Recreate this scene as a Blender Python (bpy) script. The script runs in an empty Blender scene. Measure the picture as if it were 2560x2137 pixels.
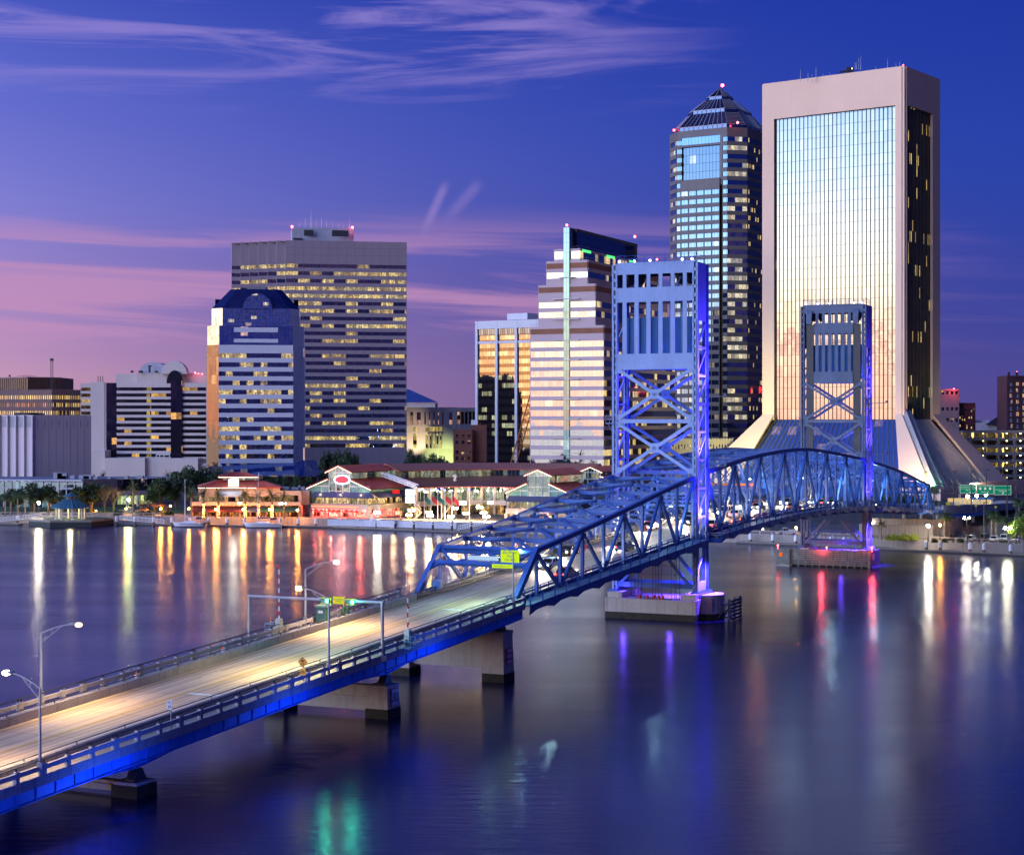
import bpy, math, random
from mathutils import Vector, Matrix
random.seed(7)
SC = bpy.context.scene
COL = SC.collection

# ------------------------------------------------------------------ camera
CAMH = 31.0
cam_data = bpy.data.cameras.new('camera')
cam = bpy.data.objects.new('camera', cam_data); COL.objects.link(cam)
cam.location = (0, 0, CAMH); cam.rotation_euler = (math.radians(90), 0, 0)
cam_data.sensor_width = 36.0; cam_data.lens = 4400 / 2560 * 36
cam_data.shift_y = -0.00605
cam_data.clip_start = 1.0; cam_data.clip_end = 20000
SC.camera = cam
SC.view_settings.view_transform = 'Standard'; SC.view_settings.look = 'None'
SC.view_settings.exposure = 0.0; SC.view_settings.gamma = 1.0
cy = SC.cycles
cy.max_bounces = 5; cy.diffuse_bounces = 2; cy.glossy_bounces = 4; cy.transmission_bounces = 2
cy.sample_clamp_indirect = 4.0; cy.sample_clamp_direct = 0.0
cy.caustics_reflective = False; cy.caustics_refractive = False
cy.use_denoising = True

# ------------------------------------------------------------------ node helpers
class NT:
    def __init__(s, tree): s.t = tree; s.t.nodes.clear()
    def n(s, kind, **kw):
        nd = s.t.nodes.new(kind)
        for k, v in kw.items(): setattr(nd, k, v)
        return nd
    def l(s, a, b): s.t.links.new(a, b)
    def put(s, sock, v):
        if isinstance(v, bpy.types.NodeSocket): s.l(v, sock)
        else: sock.default_value = v
    def m(s, op, a, b=None, c=None, clamp=False):
        nd = s.n('ShaderNodeMath', operation=op, use_clamp=clamp)
        s.put(nd.inputs[0], a)
        if b is not None: s.put(nd.inputs[1], b)
        if c is not None: s.put(nd.inputs[2], c)
        return nd.outputs[0]
    def vm(s, op, a, b=None):
        nd = s.n('ShaderNodeVectorMath', operation=op)
        s.put(nd.inputs[0], a)
        if b is not None: s.put(nd.inputs[1], b)
        return nd.outputs['Value' if op in ('DOT_PRODUCT', 'LENGTH') else 0]
    def mr(s, v, a, b, c=0.0, d=1.0, kind='SMOOTHSTEP'):
        nd = s.n('ShaderNodeMapRange', interpolation_type=kind)
        for i, x in enumerate((v, a, b, c, d)): s.put(nd.inputs[i], x)
        return nd.outputs[0]
    def mix(s, f, a, b, mode='MIX'):
        nd = s.n('ShaderNodeMix', data_type='RGBA', blend_type=mode, clamp_factor=True)
        s.put(nd.inputs[0], f); s.put(nd.inputs[6], a); s.put(nd.inputs[7], b)
        return nd.outputs[2]
    def ramp(s, f, stops, interp='LINEAR'):
        nd = s.n('ShaderNodeValToRGB'); cr = nd.color_ramp; cr.interpolation = interp
        while len(cr.elements) < len(stops): cr.elements.new(0.5)
        for e, (p, c) in zip(cr.elements, stops):
            e.position = p; e.color = (c[0], c[1], c[2], 1)
        s.put(nd.inputs[0], f)
        return nd.outputs[0]
    def noise(s, vec, scale=1.0, detail=3.0, rough=.5, dist=0.0):
        nd = s.n('ShaderNodeTexNoise')
        if vec is not None: s.l(vec, nd.inputs['Vector'])
        nd.inputs['Scale'].default_value = scale; nd.inputs['Detail'].default_value = detail
        nd.inputs['Roughness'].default_value = rough; nd.inputs['Distortion'].default_value = dist
        return nd.outputs[0]
    def xyz(s, v):
        nd = s.n('ShaderNodeSeparateXYZ'); s.l(v, nd.inputs[0]); return nd.outputs
    def vec(s, x, y, z=0.0):
        nd = s.n('ShaderNodeCombineXYZ')
        for i, q in enumerate((x, y, z)): s.put(nd.inputs[i], q)
        return nd.outputs[0]

# ------------------------------------------------------------------ dusk sky: afterglow in the west-south-west (behind and left of the camera)
SUNSET = (-0.92, -0.39)
GLOW = 9.0
world = bpy.data.worlds.new('World'); SC.world = world; world.use_nodes = True
w = NT(world.node_tree)
d = w.n('ShaderNodeTexCoord').outputs['Generated']
dn = w.vm('NORMALIZE', d)
dx, dy, dz = w.xyz(dn)
hl = w.m('SQRT', w.m('ADD', w.m('ADD', w.m('MULTIPLY', dx, dx), w.m('MULTIPLY', dy, dy)), 1e-5))
ca = w.m('DIVIDE', w.m('ADD', w.m('MULTIPLY', dx, SUNSET[0]), w.m('MULTIPLY', dy, SUNSET[1])), hl)
el = w.m('SQRT', w.m('MAXIMUM', dz, 0.0))          # root of the elevation: more room for the stops near the horizon
q = math.sqrt
east = w.ramp(el, [(0, (.088, .070, .26)), (q(.03), (.066, .064, .30)), (q(.08), (.032, .056, .35)), (q(.15), (.019, .054, .40)), (q(.25), (.011, .036, .36)), (q(.36), (.010, .026, .20)), (1, (.006, .011, .07))])
north = w.ramp(el, [(0, (.68, .36, .46)), (q(.025), (.62, .34, .50)), (q(.07), (.40, .26, .58)), (q(.12), (.24, .23, .68)), (q(.18), (.13, .16, .64)), (q(.25), (.042, .08, .50)), (q(.36), (.018, .034, .24)), (1, (.008, .012, .08))])
west = w.ramp(el, [(0, (.82, .42, .30)), (q(.03), (.96, .60, .42)), (q(.055), (1.03, .84, .60)), (q(.08), (1.04, .97, .80)), (q(.105), (.90, .94, .96)), (q(.135), (.64, .80, 1.0)), (q(.18), (.36, .58, .98)), (q(.3), (.17, .28, .58)), (1, (.03, .05, .2))])
f1 = w.m('POWER', w.mr(ca, -.72, -.08, kind='LINEAR'), 2.2)
f1 = w.m('MULTIPLY', f1, w.mr(dy, -.8, -.35))
f2 = w.mr(ca, .56, .92)
az = w.m('ARCTAN2', dx, dy)
# streaky high cloud, thin and pink
cv = w.vec(w.m('ADD', w.m('MULTIPLY', az, 3.0), w.m('MULTIPLY', dz, 7.0)), w.m('SUBTRACT', w.m('MULTIPLY', dz, 34.0), w.m('MULTIPLY', az, 1.2)), 3.7)
c1 = w.noise(cv, 1.5, 7.0, .60, 1.1)
cv2 = w.vec(w.m('MULTIPLY', az, 2.2), w.m('ADD', w.m('MULTIPLY', dz, 42.0), w.m('MULTIPLY', az, 2.0)), 9.1)
c2 = w.noise(cv2, 1.15, 6.0, .56, .7)
low = w.m('MULTIPLY', w.mr(dz, .015, .06), w.mr(dz, .125, .085))
low = w.m('MULTIPLY', w.m('MULTIPLY', low, w.mr(c2, .44, .62)), w.mr(ca, -.68, -.34))
top = w.m('MULTIPLY', w.mr(dz, .165, .21), w.mr(c1, .46, .68))
top = w.m('MULTIPLY', top, w.mr(ca, -.52, -.40))
lowrev = w.m('MULTIPLY', w.m('MULTIPLY', w.mr(dz, .01, .02), w.mr(dz, .075, .045)), w.mr(c1, .46, .60))
sky = w.mix(f1, east, north)
sky = w.mix(w.m('MULTIPLY', low, .72), sky, (.56, .28, .50, 1))
sky = w.mix(w.m('MULTIPLY', top, .48), sky, (.44, .32, .74, 1))
def streak(a0, e0, a1, e1, wd):                    # two short contrails above the middle of the skyline
    L = math.hypot(a1 - a0, e1 - e0); ux, uy = (a1 - a0) / L, (e1 - e0) / L
    p = w.m('ADD', w.m('MULTIPLY', w.m('SUBTRACT', az, a0), ux), w.m('MULTIPLY', w.m('SUBTRACT', dz, e0), uy))
    r_ = w.m('ABSOLUTE', w.m('ADD', w.m('MULTIPLY', w.m('SUBTRACT', az, a0), -uy), w.m('MULTIPLY', w.m('SUBTRACT', dz, e0), ux)))
    k = w.m('MULTIPLY', w.mr(p, -.006, .012), w.mr(p, L + .003, L - .006))
    return w.m('MULTIPLY', w.m('MULTIPLY', k, w.mr(r_, wd * 1.15, 0.0)), w.mr(dy, 0, .1))
trail = w.m('MAXIMUM', streak(-.0495, .108, -.0374, .134, .0036), w.m('MULTIPLY', streak(-.037, .114, -.018, .1347, .0045), .6))
sky = w.mix(w.m('MULTIPLY', trail, .30), sky, (.52, .34, .70, 1))
wcol = w.mix(w.m('MULTIPLY', lowrev, .8), west, (.62, .32, .28, 1))
gl = w.vm('MULTIPLY', wcol, (GLOW, GLOW, GLOW))
sky = w.mix(f2, sky, gl)
ni = w.n('ShaderNodeTexSky', sky_type='NISHITA', sun_disc=False, sun_elevation=math.radians(0.5), sun_rotation=math.radians(239))
sky = w.mix(0.0008, sky, ni.outputs[0])
bg = w.n('ShaderNodeBackground'); w.l(sky, bg.inputs[0]); bg.inputs[1].default_value = 1.0
w.l(bg.outputs[0], w.n('ShaderNodeOutputWorld').inputs[0])
world.cycles.sampling_method = 'MANUAL'; world.cycles.sample_map_resolution = 1024

# ------------------------------------------------------------------ coordinates
F = 4400.0; CX = 1280.0; YH = 1053.0               # the photograph's focal length, centre and horizon in its own pixels
def at(x, y, Z): return Vector(((x - CX) / F * Z, Z, CAMH - (y - YH) / F * Z))
def gx(x, Z): return (x - CX) / F * Z
def zz(y, Z): return CAMH - (y - YH) / F * Z
TH = math.atan2(2030, 4400); SU, CU = math.sin(TH), math.cos(TH); TC = -96.1
U = Vector((SU, CU, 0)); R = Vector((CU, -SU, 0)); UP = Vector((0, 0, 1))
def B(s, t, z): return Vector((s * SU + (TC + t) * CU, s * CU - (TC + t) * SU, z))     # along the bridge, across it, up
def st(p): return (p.x * SU + p.y * CU, p.x * CU - p.y * SU - TC)

# ------------------------------------------------------------------ objects
def tag(o, label=None, cat=None, group=None, kind=None):
    if label: o['label'] = label
    if cat: o['category'] = cat
    if group: o['group'] = group
    if kind: o['kind'] = kind
    return o
def thing(name, label, cat, loc=(0, 0, 0), group=None, rz=0.0):
    o = bpy.data.objects.new(name, None); COL.objects.link(o)
    o.location = loc; o.rotation_euler = (0, 0, rz); o.empty_display_size = .5
    return tag(o, label, cat, group)
def kids(o): return [c for c in o.children]
def dup(o, parent=None):
    c = o.copy(); COL.objects.link(c)
    if parent is not None: c.parent = parent
    for ch in kids(o): dup(ch, c)
    return c
ORD = 'first second third fourth fifth sixth seventh eighth ninth tenth eleventh twelfth thirteenth fourteenth fifteenth sixteenth seventeenth eighteenth nineteenth twentieth'.split()

class MB:
    def __init__(s): s.v = []; s.f = []; s.uv = []
    def face(s, pts, uv=None):
        i = len(s.v); s.v += [tuple(p) for p in pts]
        s.f.append(tuple(range(i, i + len(pts)))); s.uv.append(uv)
    def box(s, o, a, b, c):                        # corner o and three edge vectors
        o, a, b, c = Vector(o), Vector(a), Vector(b), Vector(c)
        if a.cross(b).dot(c) < 0: a, b = b, a
        p = [o, o + a, o + a + b, o + b, o + c, o + a + c, o + a + b + c, o + b + c]
        i = len(s.v); s.v += [tuple(x) for x in p]
        for q in ((0, 3, 2, 1), (4, 5, 6, 7), (0, 1, 5, 4), (1, 2, 6, 5), (2, 3, 7, 6), (3, 0, 4, 7)):
            s.f.append(tuple(i + k for k in q)); s.uv.append(None)
    def cbox(s, c, x, y, z, ax=None, ay=None):      # box centred on c in plan, standing on c.z
        ax = ax or Vector((1, 0, 0)); ay = ay or Vector((0, 1, 0))
        s.box(Vector(c) - ax * x / 2 - ay * y / 2, ax * x, ay * y, UP * z)
    def bar(s, p, q, wd, ht, side=None):
        p, q = Vector(p), Vector(q); dd = (q - p)
        if dd.length < 1e-6: return
        dn_ = dd.normalized()
        if side is None: side = dn_.cross(UP); side = side if side.length > 1e-3 else Vector((1, 0, 0))
        side = (side - dn_ * side.dot(dn_)).normalized(); up = side.cross(dn_)
        s.box(p - side * wd / 2 - up * ht / 2, side * wd, up * ht, dd)
    def cyl(s, p, q, r1, r2=None, n=8, cap=True):
        p, q = Vector(p), Vector(q); r2 = r1 if r2 is None else r2
        dn_ = (q - p).normalized(); a = dn_.cross(Vector((0, 0, 1)))
        if a.length < 1e-3: a = Vector((1, 0, 0))
        a.normalize(); b = dn_.cross(a); i = len(s.v)
        for k in range(n):
            an = 2 * math.pi * k / n; dr = a * math.cos(an) + b * math.sin(an)
            s.v.append(tuple(p + dr * r1)); s.v.append(tuple(q + dr * r2))
        for k in range(n):
            j = (k + 1) % n
            s.f.append((i + 2 * k, i + 2 * j, i + 2 * j + 1, i + 2 * k + 1)); s.uv.append(None)
        if cap:
            s.f.append(tuple(i + 2 * k for k in range(n))[::-1]); s.uv.append(None)
            s.f.append(tuple(i + 2 * k + 1 for k in range(n))); s.uv.append(None)
    def ball(s, c, r, n=8, m=5, sq=1.0):
        c = Vector(c); i = len(s.v)
        for a in range(m + 1):
            ph = math.pi * a / m
            for k in range(n):
                an = 2 * math.pi * k / n
                s.v.append((c.x + r * math.sin(ph) * math.cos(an), c.y + r * math.sin(ph) * math.sin(an), c.z + r * sq * math.cos(ph)))
        for a in range(m):
            for k in range(n):
                j = (k + 1) % n
                s.f.append((i + a * n + k, i + (a + 1) * n + k, i + (a + 1) * n + j, i + a * n + j)); s.uv.append(None)
    def prism(s, foot, z0, z1, top=None):           # footprint (x, y) list counter-clockwise, optional other top outline
        top = top or foot; n = len(foot); i = len(s.v)
        s.v += [(p[0], p[1], z0) for p in foot] + [(p[0], p[1], z1) for p in top]
        for k in range(n):
            j = (k + 1) % n; s.f.append((i + k, i + j, i + n + j, i + n + k)); s.uv.append(None)
        s.f.append(tuple(i + n + k for k in range(n))); s.uv.append(None)
        s.f.append(tuple(i + k for k in range(n))[::-1]); s.uv.append(None)
    def tube(s, pts, r, n=6):
        for a, b in zip(pts[:-1], pts[1:]): s.cyl(a, b, r, r, n)
    def laced(s, p, q, side, wd=.5, dp=.42, step=None, fl=.11, batten=False, lc=.07):
        """built-up steel member: two channels joined by lacing bars or batten plates"""
        p, q = Vector(p), Vector(q); dd = q - p; L = dd.length; dn_ = dd / L
        side = (side - dn_ * side.dot(dn_)).normalized(); nr = side.cross(dn_)
        for k in (-1, 1): s.box(p + side * (k * (wd / 2 - fl / 2)) - side * fl / 2 - nr * dp / 2, side * fl, nr * dp, dd)
        wi = wd / 2 - fl; step = step or wd * 1.35; n = max(2, int(L / step)); stp = L / n
        for z in (1,):
            o = nr * 0.0
            for k in range(n):
                if batten:
                    c = p + dn_ * (stp * (k + .5)) + o
                    s.box(c - side * wi - dn_ * stp * .22 - nr * .02, side * 2 * wi, dn_ * stp * .44, nr * .04)
                else:
                    a, b = p + dn_ * stp * k + o, p + dn_ * stp * (k + 1) + o
                    for e in (-1, 1): s.bar(a + side * (e * wi), b - side * (e * wi), lc, .03, side)
    def build(s, name, mat, parent=None, smooth=False, label=None, cat=None, group=None, kind=None, origin=None):
        me = bpy.data.meshes.new(name)
        pv = Vector((0, 0, 0))
        if parent is not None:
            pm = parent
            while pm is not None: pv = pv + Vector(pm.location); pm = pm.parent
        if origin is not None: pv = Vector(origin)
        me.from_pydata([(v[0] - pv.x, v[1] - pv.y, v[2] - pv.z) for v in s.v], [], s.f)
        if any(u is not None for u in s.uv):
            lay = me.uv_layers.new(name='UVMap'); k = 0
            for fc, u in zip(s.f, s.uv):
                for j in range(len(fc)):
                    lay.data[k].uv = u[j] if u is not None else (0, 0); k += 1
        me.materials.append(mat)
        if smooth: me.polygons.foreach_set('use_smooth', [True] * len(me.polygons))
        me.update()
        o = bpy.data.objects.new(name, me); COL.objects.link(o)
        if parent is not None: o.parent = parent
        elif origin is not None: o.location = origin
        return tag(o, label, cat, group, kind)
def one(name, mat, fn, parent=None, **kw):
    m = MB(); fn(m); return m.build(name, mat, parent, **kw)

# ------------------------------------------------------------------ materials
_mc = {}
def mat(name, col, rough=.6, var=.18, scale=.25, metal=0.0, streak=0.0, streak_col=None, bump=0.0, spec=.4, fine=0.0):
    """painted, cast or rolled surface: base colour with broad soiling, optional vertical run-off stains"""
    if name in _mc: return _mc[name]
    m = bpy.data.materials.new(name); m.use_nodes = True; t = NT(m.node_tree)
    ob = t.n('ShaderNodeTexCoord').outputs['Object']
    c = (*col, 1)
    nz = t.noise(ob, scale, 5.0, .6)
    f = t.mr(nz, .3, .75, 0, 1, 'LINEAR')
    lo = tuple(max(0, x * (1 - var)) for x in col) + (1,); hi = tuple(min(1, x * (1 + var)) for x in col) + (1,)
    cc = t.mix(f, lo, hi)
    if fine:
        n2 = t.noise(ob, scale * 14, 3.0, .6)
        cc = t.mix(t.m('MULTIPLY', t.mr(n2, .45, .7, 0, 1, 'LINEAR'), fine), cc, tuple(x * .55 for x in col) + (1,))
    if streak:
        x, y, z = t.xyz(ob)
        sv = t.vec(t.m('MULTIPLY', x, 1.6), t.m('MULTIPLY', y, 1.6), t.m('MULTIPLY', z, .07))
        sn = t.mr(t.noise(sv, 1.3, 4.0, .6), .52, .74, 0, 1, 'LINEAR')
        cc = t.mix(t.m('MULTIPLY', sn, streak), cc, (*(streak_col or tuple(x * .4 for x in col)), 1))
    b = t.n('ShaderNodeBsdfPrincipled')
    t.l(cc, b.inputs['Base Color']); b.inputs['Roughness'].default_value = rough
    b.inputs['Metallic'].default_value = metal; b.inputs['Specular IOR Level'].default_value = spec
    if bump:
        bm = t.n('ShaderNodeBump'); bm.inputs['Strength'].default_value = bump; bm.inputs['Distance'].default_value = .05
        t.l(t.noise(ob, scale * 10, 4.0), bm.inputs['Height']); t.l(bm.outputs[0], b.inputs['Normal'])
    t.l(b.outputs[0], t.n('ShaderNodeOutputMaterial').inputs[0])
    _mc[name] = m; return m
def emit(name, col, s):
    if name in _mc: return _mc[name]
    m = bpy.data.materials.new(name); m.use_nodes = True; t = NT(m.node_tree)
    e = t.n('ShaderNodeEmission'); e.inputs[0].default_value = (*col, 1); e.inputs[1].default_value = s
    t.l(e.outputs[0], t.n('ShaderNodeOutputMaterial').inputs[0]); _mc[name] = m; return m
def glass(name, tint=(.8, .85, .9), refl=.3, body=(.01, .012, .02), lit=.0, litcol=(1.0, .72, .28), lits=1.0, cell=3.0, mull=1.5, mw=.06, jitter=.012,
          wob=.0, rowh=None, mcol=(.01, .01, .012), rough=.03, clutter=.5, room=1):
    """facade glazing from UVs in metres: mirror-like panes with slightly different tilts, mullions, some rooms behind lit"""
    if name in _mc: return _mc[name]
    m = bpy.data.materials.new(name); m.use_nodes = True; t = NT(m.node_tree)
    uv = t.n('ShaderNodeUVMap').outputs[0]; u, v, _ = t.xyz(uv)
    rnd = t.n('ShaderNodeObjectInfo').outputs['Random']
    rid = t.m('MULTIPLY', rnd, 97.0)
    vrow = t.m('FLOOR', t.m('DIVIDE', v, rowh)) if rowh else 0.0
    def wn(a, b_, c_):
        nd = t.n('ShaderNodeTexWhiteNoise', noise_dimensions='3D'); t.l(t.vec(a, b_, c_), nd.inputs['Vector']); return nd
    ci = t.m('FLOOR', t.m('DIVIDE', u, cell)); pi_ = t.m('FLOOR', t.m('DIVIDE', u, mull))
    row = t.m('ADD', rid, vrow)
    r1 = wn(ci, row, 1.3).outputs[0]; r2 = wn(pi_, row, 5.1); r3 = wn(row, 2.2, 7.7).outputs[0]
    # panes
    geo = t.n('ShaderNodeNewGeometry')
    nv = t.vm('SUBTRACT', r2.outputs[1], (.5, .5, .5))
    nv = t.vm('MULTIPLY', nv, (jitter, jitter, jitter))
    nrm = t.vm('ADD', geo.outputs['Normal'], nv)
    if wob:
        wv = t.n('ShaderNodeTexNoise'); t.l(t.vec(u, v, rid), wv.inputs['Vector']); wv.inputs['Scale'].default_value = .9; wv.inputs['Detail'].default_value = 2
        nrm = t.vm('ADD', nrm, t.vm('MULTIPLY', t.vm('SUBTRACT', wv.outputs[1], (.5, .5, .5)), (wob, wob, wob)))
    nrm = t.vm('NORMALIZE', nrm)
    gl_ = t.n('ShaderNodeBsdfGlossy'); gl_.inputs['Roughness'].default_value = rough
    t.l(t.mix(t.m('MULTIPLY', r2.outputs[0], .25), (*tint, 1), tuple(x * .75 for x in tint) + (1,)), gl_.inputs['Color']); t.l(nrm, gl_.inputs['Normal'])
    df = t.n('ShaderNodeBsdfDiffuse'); df.inputs['Color'].default_value = (*body, 1)
    fr = t.n('ShaderNodeFresnel'); fr.inputs[0].default_value = 1.5
    fac = t.m('ADD', t.m('MULTIPLY', fr.outputs[0], 1.0 - refl), refl, clamp=True)
    mx = t.n('ShaderNodeMixShader'); t.l(fac, mx.inputs[0]); t.l(df.outputs[0], mx.inputs[1]); t.l(gl_.outputs[0], mx.inputs[2])
    out = mx.outputs[0]
    if lit > 0:
        onr = t.m('LESS_THAN', r1, t.m('MULTIPLY', t.m('ADD', .25, t.m('MULTIPLY', r3, 1.5)), lit))
        blind = t.m('POWER', t.mr(r2.outputs[0], 0, 1, .38, 1.15, 'LINEAR'), 1.3)
        cl = t.noise(t.vec(t.m('MULTIPLY', u, 1.3), t.m('MULTIPLY', v, 1.1), rid), 1.0, 3.0, .6)
        cl = t.m('ADD', 1.0 - clutter, t.m('MULTIPLY', t.mr(cl, .38, .56), clutter))
        strg = t.m('MULTIPLY', t.m('MULTIPLY', onr, blind), t.m('MULTIPLY', cl, lits))
        e = t.n('ShaderNodeEmission'); t.l(t.mix(r1, (*litcol, 1), (litcol[0], litcol[1] * 1.2, litcol[2] * 1.9, 1)), e.inputs[0]); t.l(strg, e.inputs[1])
        ad = t.n('ShaderNodeAddShader'); t.l(out, ad.inputs[0]); t.l(e.outputs[0], ad.inputs[1]); out = ad.outputs[0]
    if mw > 0:
        fu = t.m('FRACT', t.m('DIVIDE', u, mull)); k = t.m('LESS_THAN', fu, mw / mull)
        if rowh: k = t.m('MAXIMUM', k, t.m('LESS_THAN', t.m('FRACT', t.m('DIVIDE', v, rowh)), mw * .8 / rowh))
        dm = t.n('ShaderNodeBsdfDiffuse'); dm.inputs['Color'].default_value = (*mcol, 1)
        m2 = t.n('ShaderNodeMixShader'); t.l(k, m2.inputs[0]); t.l(out, m2.inputs[1]); t.l(dm.outputs[0], m2.inputs[2]); out = m2.outputs[0]
    t.l(out, t.n('ShaderNodeOutputMaterial').inputs[0])
    _mc[name] = m; return m
def lamp(kind, loc, col, power, r=.25, aim=None, ang=90, blend=.6, name='lamp_light', parent=None):
    L = bpy.data.lights.new(name, kind); L.color = col; L.energy = power; L.shadow_soft_size = r
    o = bpy.data.objects.new(name, L); COL.objects.link(o); loc = Vector(loc)
    if kind == 'SPOT': L.spot_size = math.radians(ang); L.spot_blend = blend
    if aim is not None: o.rotation_euler = (Vector(aim) - loc).to_track_quat('-Z', 'Y').to_euler()
    if parent is not None:
        pv = Vector((0, 0, 0)); pm = parent
        while pm is not None: pv = pv + Vector(pm.location); pm = pm.parent
        o.parent = parent; loc = loc - pv
    o.location = loc
    return o
def text(body, c, ax, ay, size, m, parent, name='lettering', align='CENTER', proud=.03):
    cu = bpy.data.curves.new(name, 'FONT'); cu.body = body; cu.size = size; cu.align_x = align; cu.align_y = 'CENTER'
    cu.extrude = .004; cu.resolution_u = 2; cu.space_line = .95
    tmp = bpy.data.objects.new(name, cu); COL.objects.link(tmp); bpy.context.view_layer.update()
    me = bpy.data.meshes.new_from_object(tmp.evaluated_get(bpy.context.evaluated_depsgraph_get()))
    bpy.data.objects.remove(tmp); bpy.data.curves.remove(cu)
    me.materials.clear(); me.materials.append(m); me.name = name
    o = bpy.data.objects.new(name, me); COL.objects.link(o)
    ax, ay = Vector(ax).normalized(), Vector(ay).normalized(); az_ = ax.cross(ay)
    pv = Vector((0, 0, 0)); pm = parent
    while pm is not None: pv = pv + Vector(pm.location); pm = pm.parent
    M4 = Matrix((ax, ay, az_)).transposed().to_4x4(); M4.translation = Vector(c) + az_ * proud - pv
    o.parent = parent; o.matrix_local = M4
    return o
# ------------------------------------------------------------------ water and ground
def water_mat():
    m = bpy.data.materials.new('river_water'); m.use_nodes = True; t = NT(m.node_tree)
    ob = t.n('ShaderNodeTexCoord').outputs['Object']; x, y, z = t.xyz(ob)
    b = t.n('ShaderNodeBsdfPrincipled'); b.inputs['Base Color'].default_value = (.008, .009, .055, 1)
    b.inputs['IOR'].default_value = 1.34; b.inputs['Specular IOR Level'].default_value = .45
    big = t.noise(t.vec(t.m('MULTIPLY', x, .010), t.m('MULTIPLY', y, .035)), 1.0, 4.0, .55, .6)
    t.l(t.mr(big, .35, .68, .17, .245, 'LINEAR'), b.inputs['Roughness'])
    r1 = t.noise(t.vec(t.m('MULTIPLY', x, .35), t.m('MULTIPLY', y, .9)), 1.0, 4.0, .6)
    bm = t.n('ShaderNodeBump'); bm.inputs['Strength'].default_value = .10; bm.inputs['Distance'].default_value = .25
    t.l(r1, bm.inputs['Height']); t.l(bm.outputs[0], b.inputs['Normal'])
    t.l(b.outputs[0], t.n('ShaderNodeOutputMaterial').inputs[0]); return m
def sheet(name, pts, z, m, kind='structure', label=None):
    return one(name, m, lambda b: b.face([(p[0], p[1], z) for p in pts]), kind=kind, label=label)
sheet('water', [(-6000, -3000), (6000, -3000), (6000, 9000), (-6000, 9000)], 0.0, water_mat())
SHORE = [(-1600, 1204), (-156.5, 538), (-106.6, 533), (-64, 524.6), (-20.6, 504), (20, 475), (63, 447), (90, 431), (119.6, 411), (1500, -226)]
GZ = 2.2
concrete = mat('weathered_concrete', (.33, .30, .28), .85, .2, .15, streak=.5, streak_col=(.10, .075, .055), fine=.3)
paving = mat('promenade_paving', (.28, .24, .20), .8, .25, .1, fine=.4)
asphalt = mat('asphalt', (.05, .05, .055), .8, .3, .08, fine=.4)
lawn = mat('mown_grass', (.04, .085, .022), .9, .4, .3, fine=.5)
one('ground', asphalt, lambda b: b.prism(SHORE + [(5000, -226), (5000, 8500), (-5000, 8500), (-5000, 1204)], -3, GZ), kind='structure')
def offset_line(pts, dd):
    out = []
    for i, p in enumerate(pts):
        a = Vector(pts[max(0, i - 1)] + (0,)); c = Vector(pts[min(len(pts) - 1, i + 1)] + (0,))
        dr = (c - a).normalized(); out.append((p[0] - dr.y * dd, p[1] + dr.x * dd))
    return out
sh = SHORE[1:-1]
def strip_sheet(name, d0, d1, z, m, pts=None):
    pts = pts or sh
    a, b_ = offset_line(pts, d0), offset_line(pts, d1)
    def fn(b):
        for i in range(len(a) - 1): b.face([(*a[i], z), (*a[i + 1], z), (*b_[i + 1], z), (*b_[i], z)])
    return one(name, m, fn, kind='structure')
strip_sheet('promenade', 0.6, 14, GZ + .004, paving)
sheet('lawn', [(-230, 560), (-90, 549), (-92, 590), (-230, 610)], GZ + .008, lawn)
sheet('car_park', [(70, 460), (140, 420), (165, 450), (95, 500)], GZ + .008, mat('car_park_asphalt', (.09, .085, .08), .8, .3, .1, fine=.4))

# ------------------------------------------------------------------ deck profile
_RS = [(0, -1.1), (60, 1.95), (100, 3.97), (150, 6.5), (185, 8.35), (207, 9.75), (222, 10.55), (246, 11.9), (266, 12.95), (284, 13.65), (303, 14.1), (321, 14.2), (339, 14.1), (358, 13.55),
       (376, 12.8), (396, 11.7), (420, 10.2), (435, 9.4), (457, 8.3), (490, 7.0), (560, 4.6), (620, 3.0), (700, 2.6)]
def lerp(tab, s):
    if s <= tab[0][0]: return tab[0][1]
    for (a, va), (b, vb) in zip(tab[:-1], tab[1:]):
        if s <= b: return va + (vb - va) * (s - a) / (b - a)
    return tab[-1][1]
def RZ(s): return sum(lerp(_RS, s + k * 3) for k in range(-4, 5)) / 9
_TS = [(193, 14.4), (201, 15.24), (208.5, 16.06), (216, 16.92), (223.4, 17.82), (231, 18.78), (238.3, 19.75), (246, 20.75), (253.5, 21.68), (261, 22.5), (268, 23.25), (274.5, 23.8), (282, 24.45), (289.4, 24.98),
       (296.9, 25.42), (304.4, 25.72), (312, 25.95), (319.5, 26.05), (327, 25.98), (334.5, 25.7), (342, 25.25), (349.5, 24.8), (357.4, 24.28), (365, 23.75), (373, 23.2), (380, 22.5), (387.5, 21.8), (395, 21.1), (402.7, 20.3),
       (410, 19.5), (417.6, 18.5), (425, 17.5), (432.5, 16.5), (440, 15.5), (448, 14.6)]
def TZ(s): return lerp(_TS, s)

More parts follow.
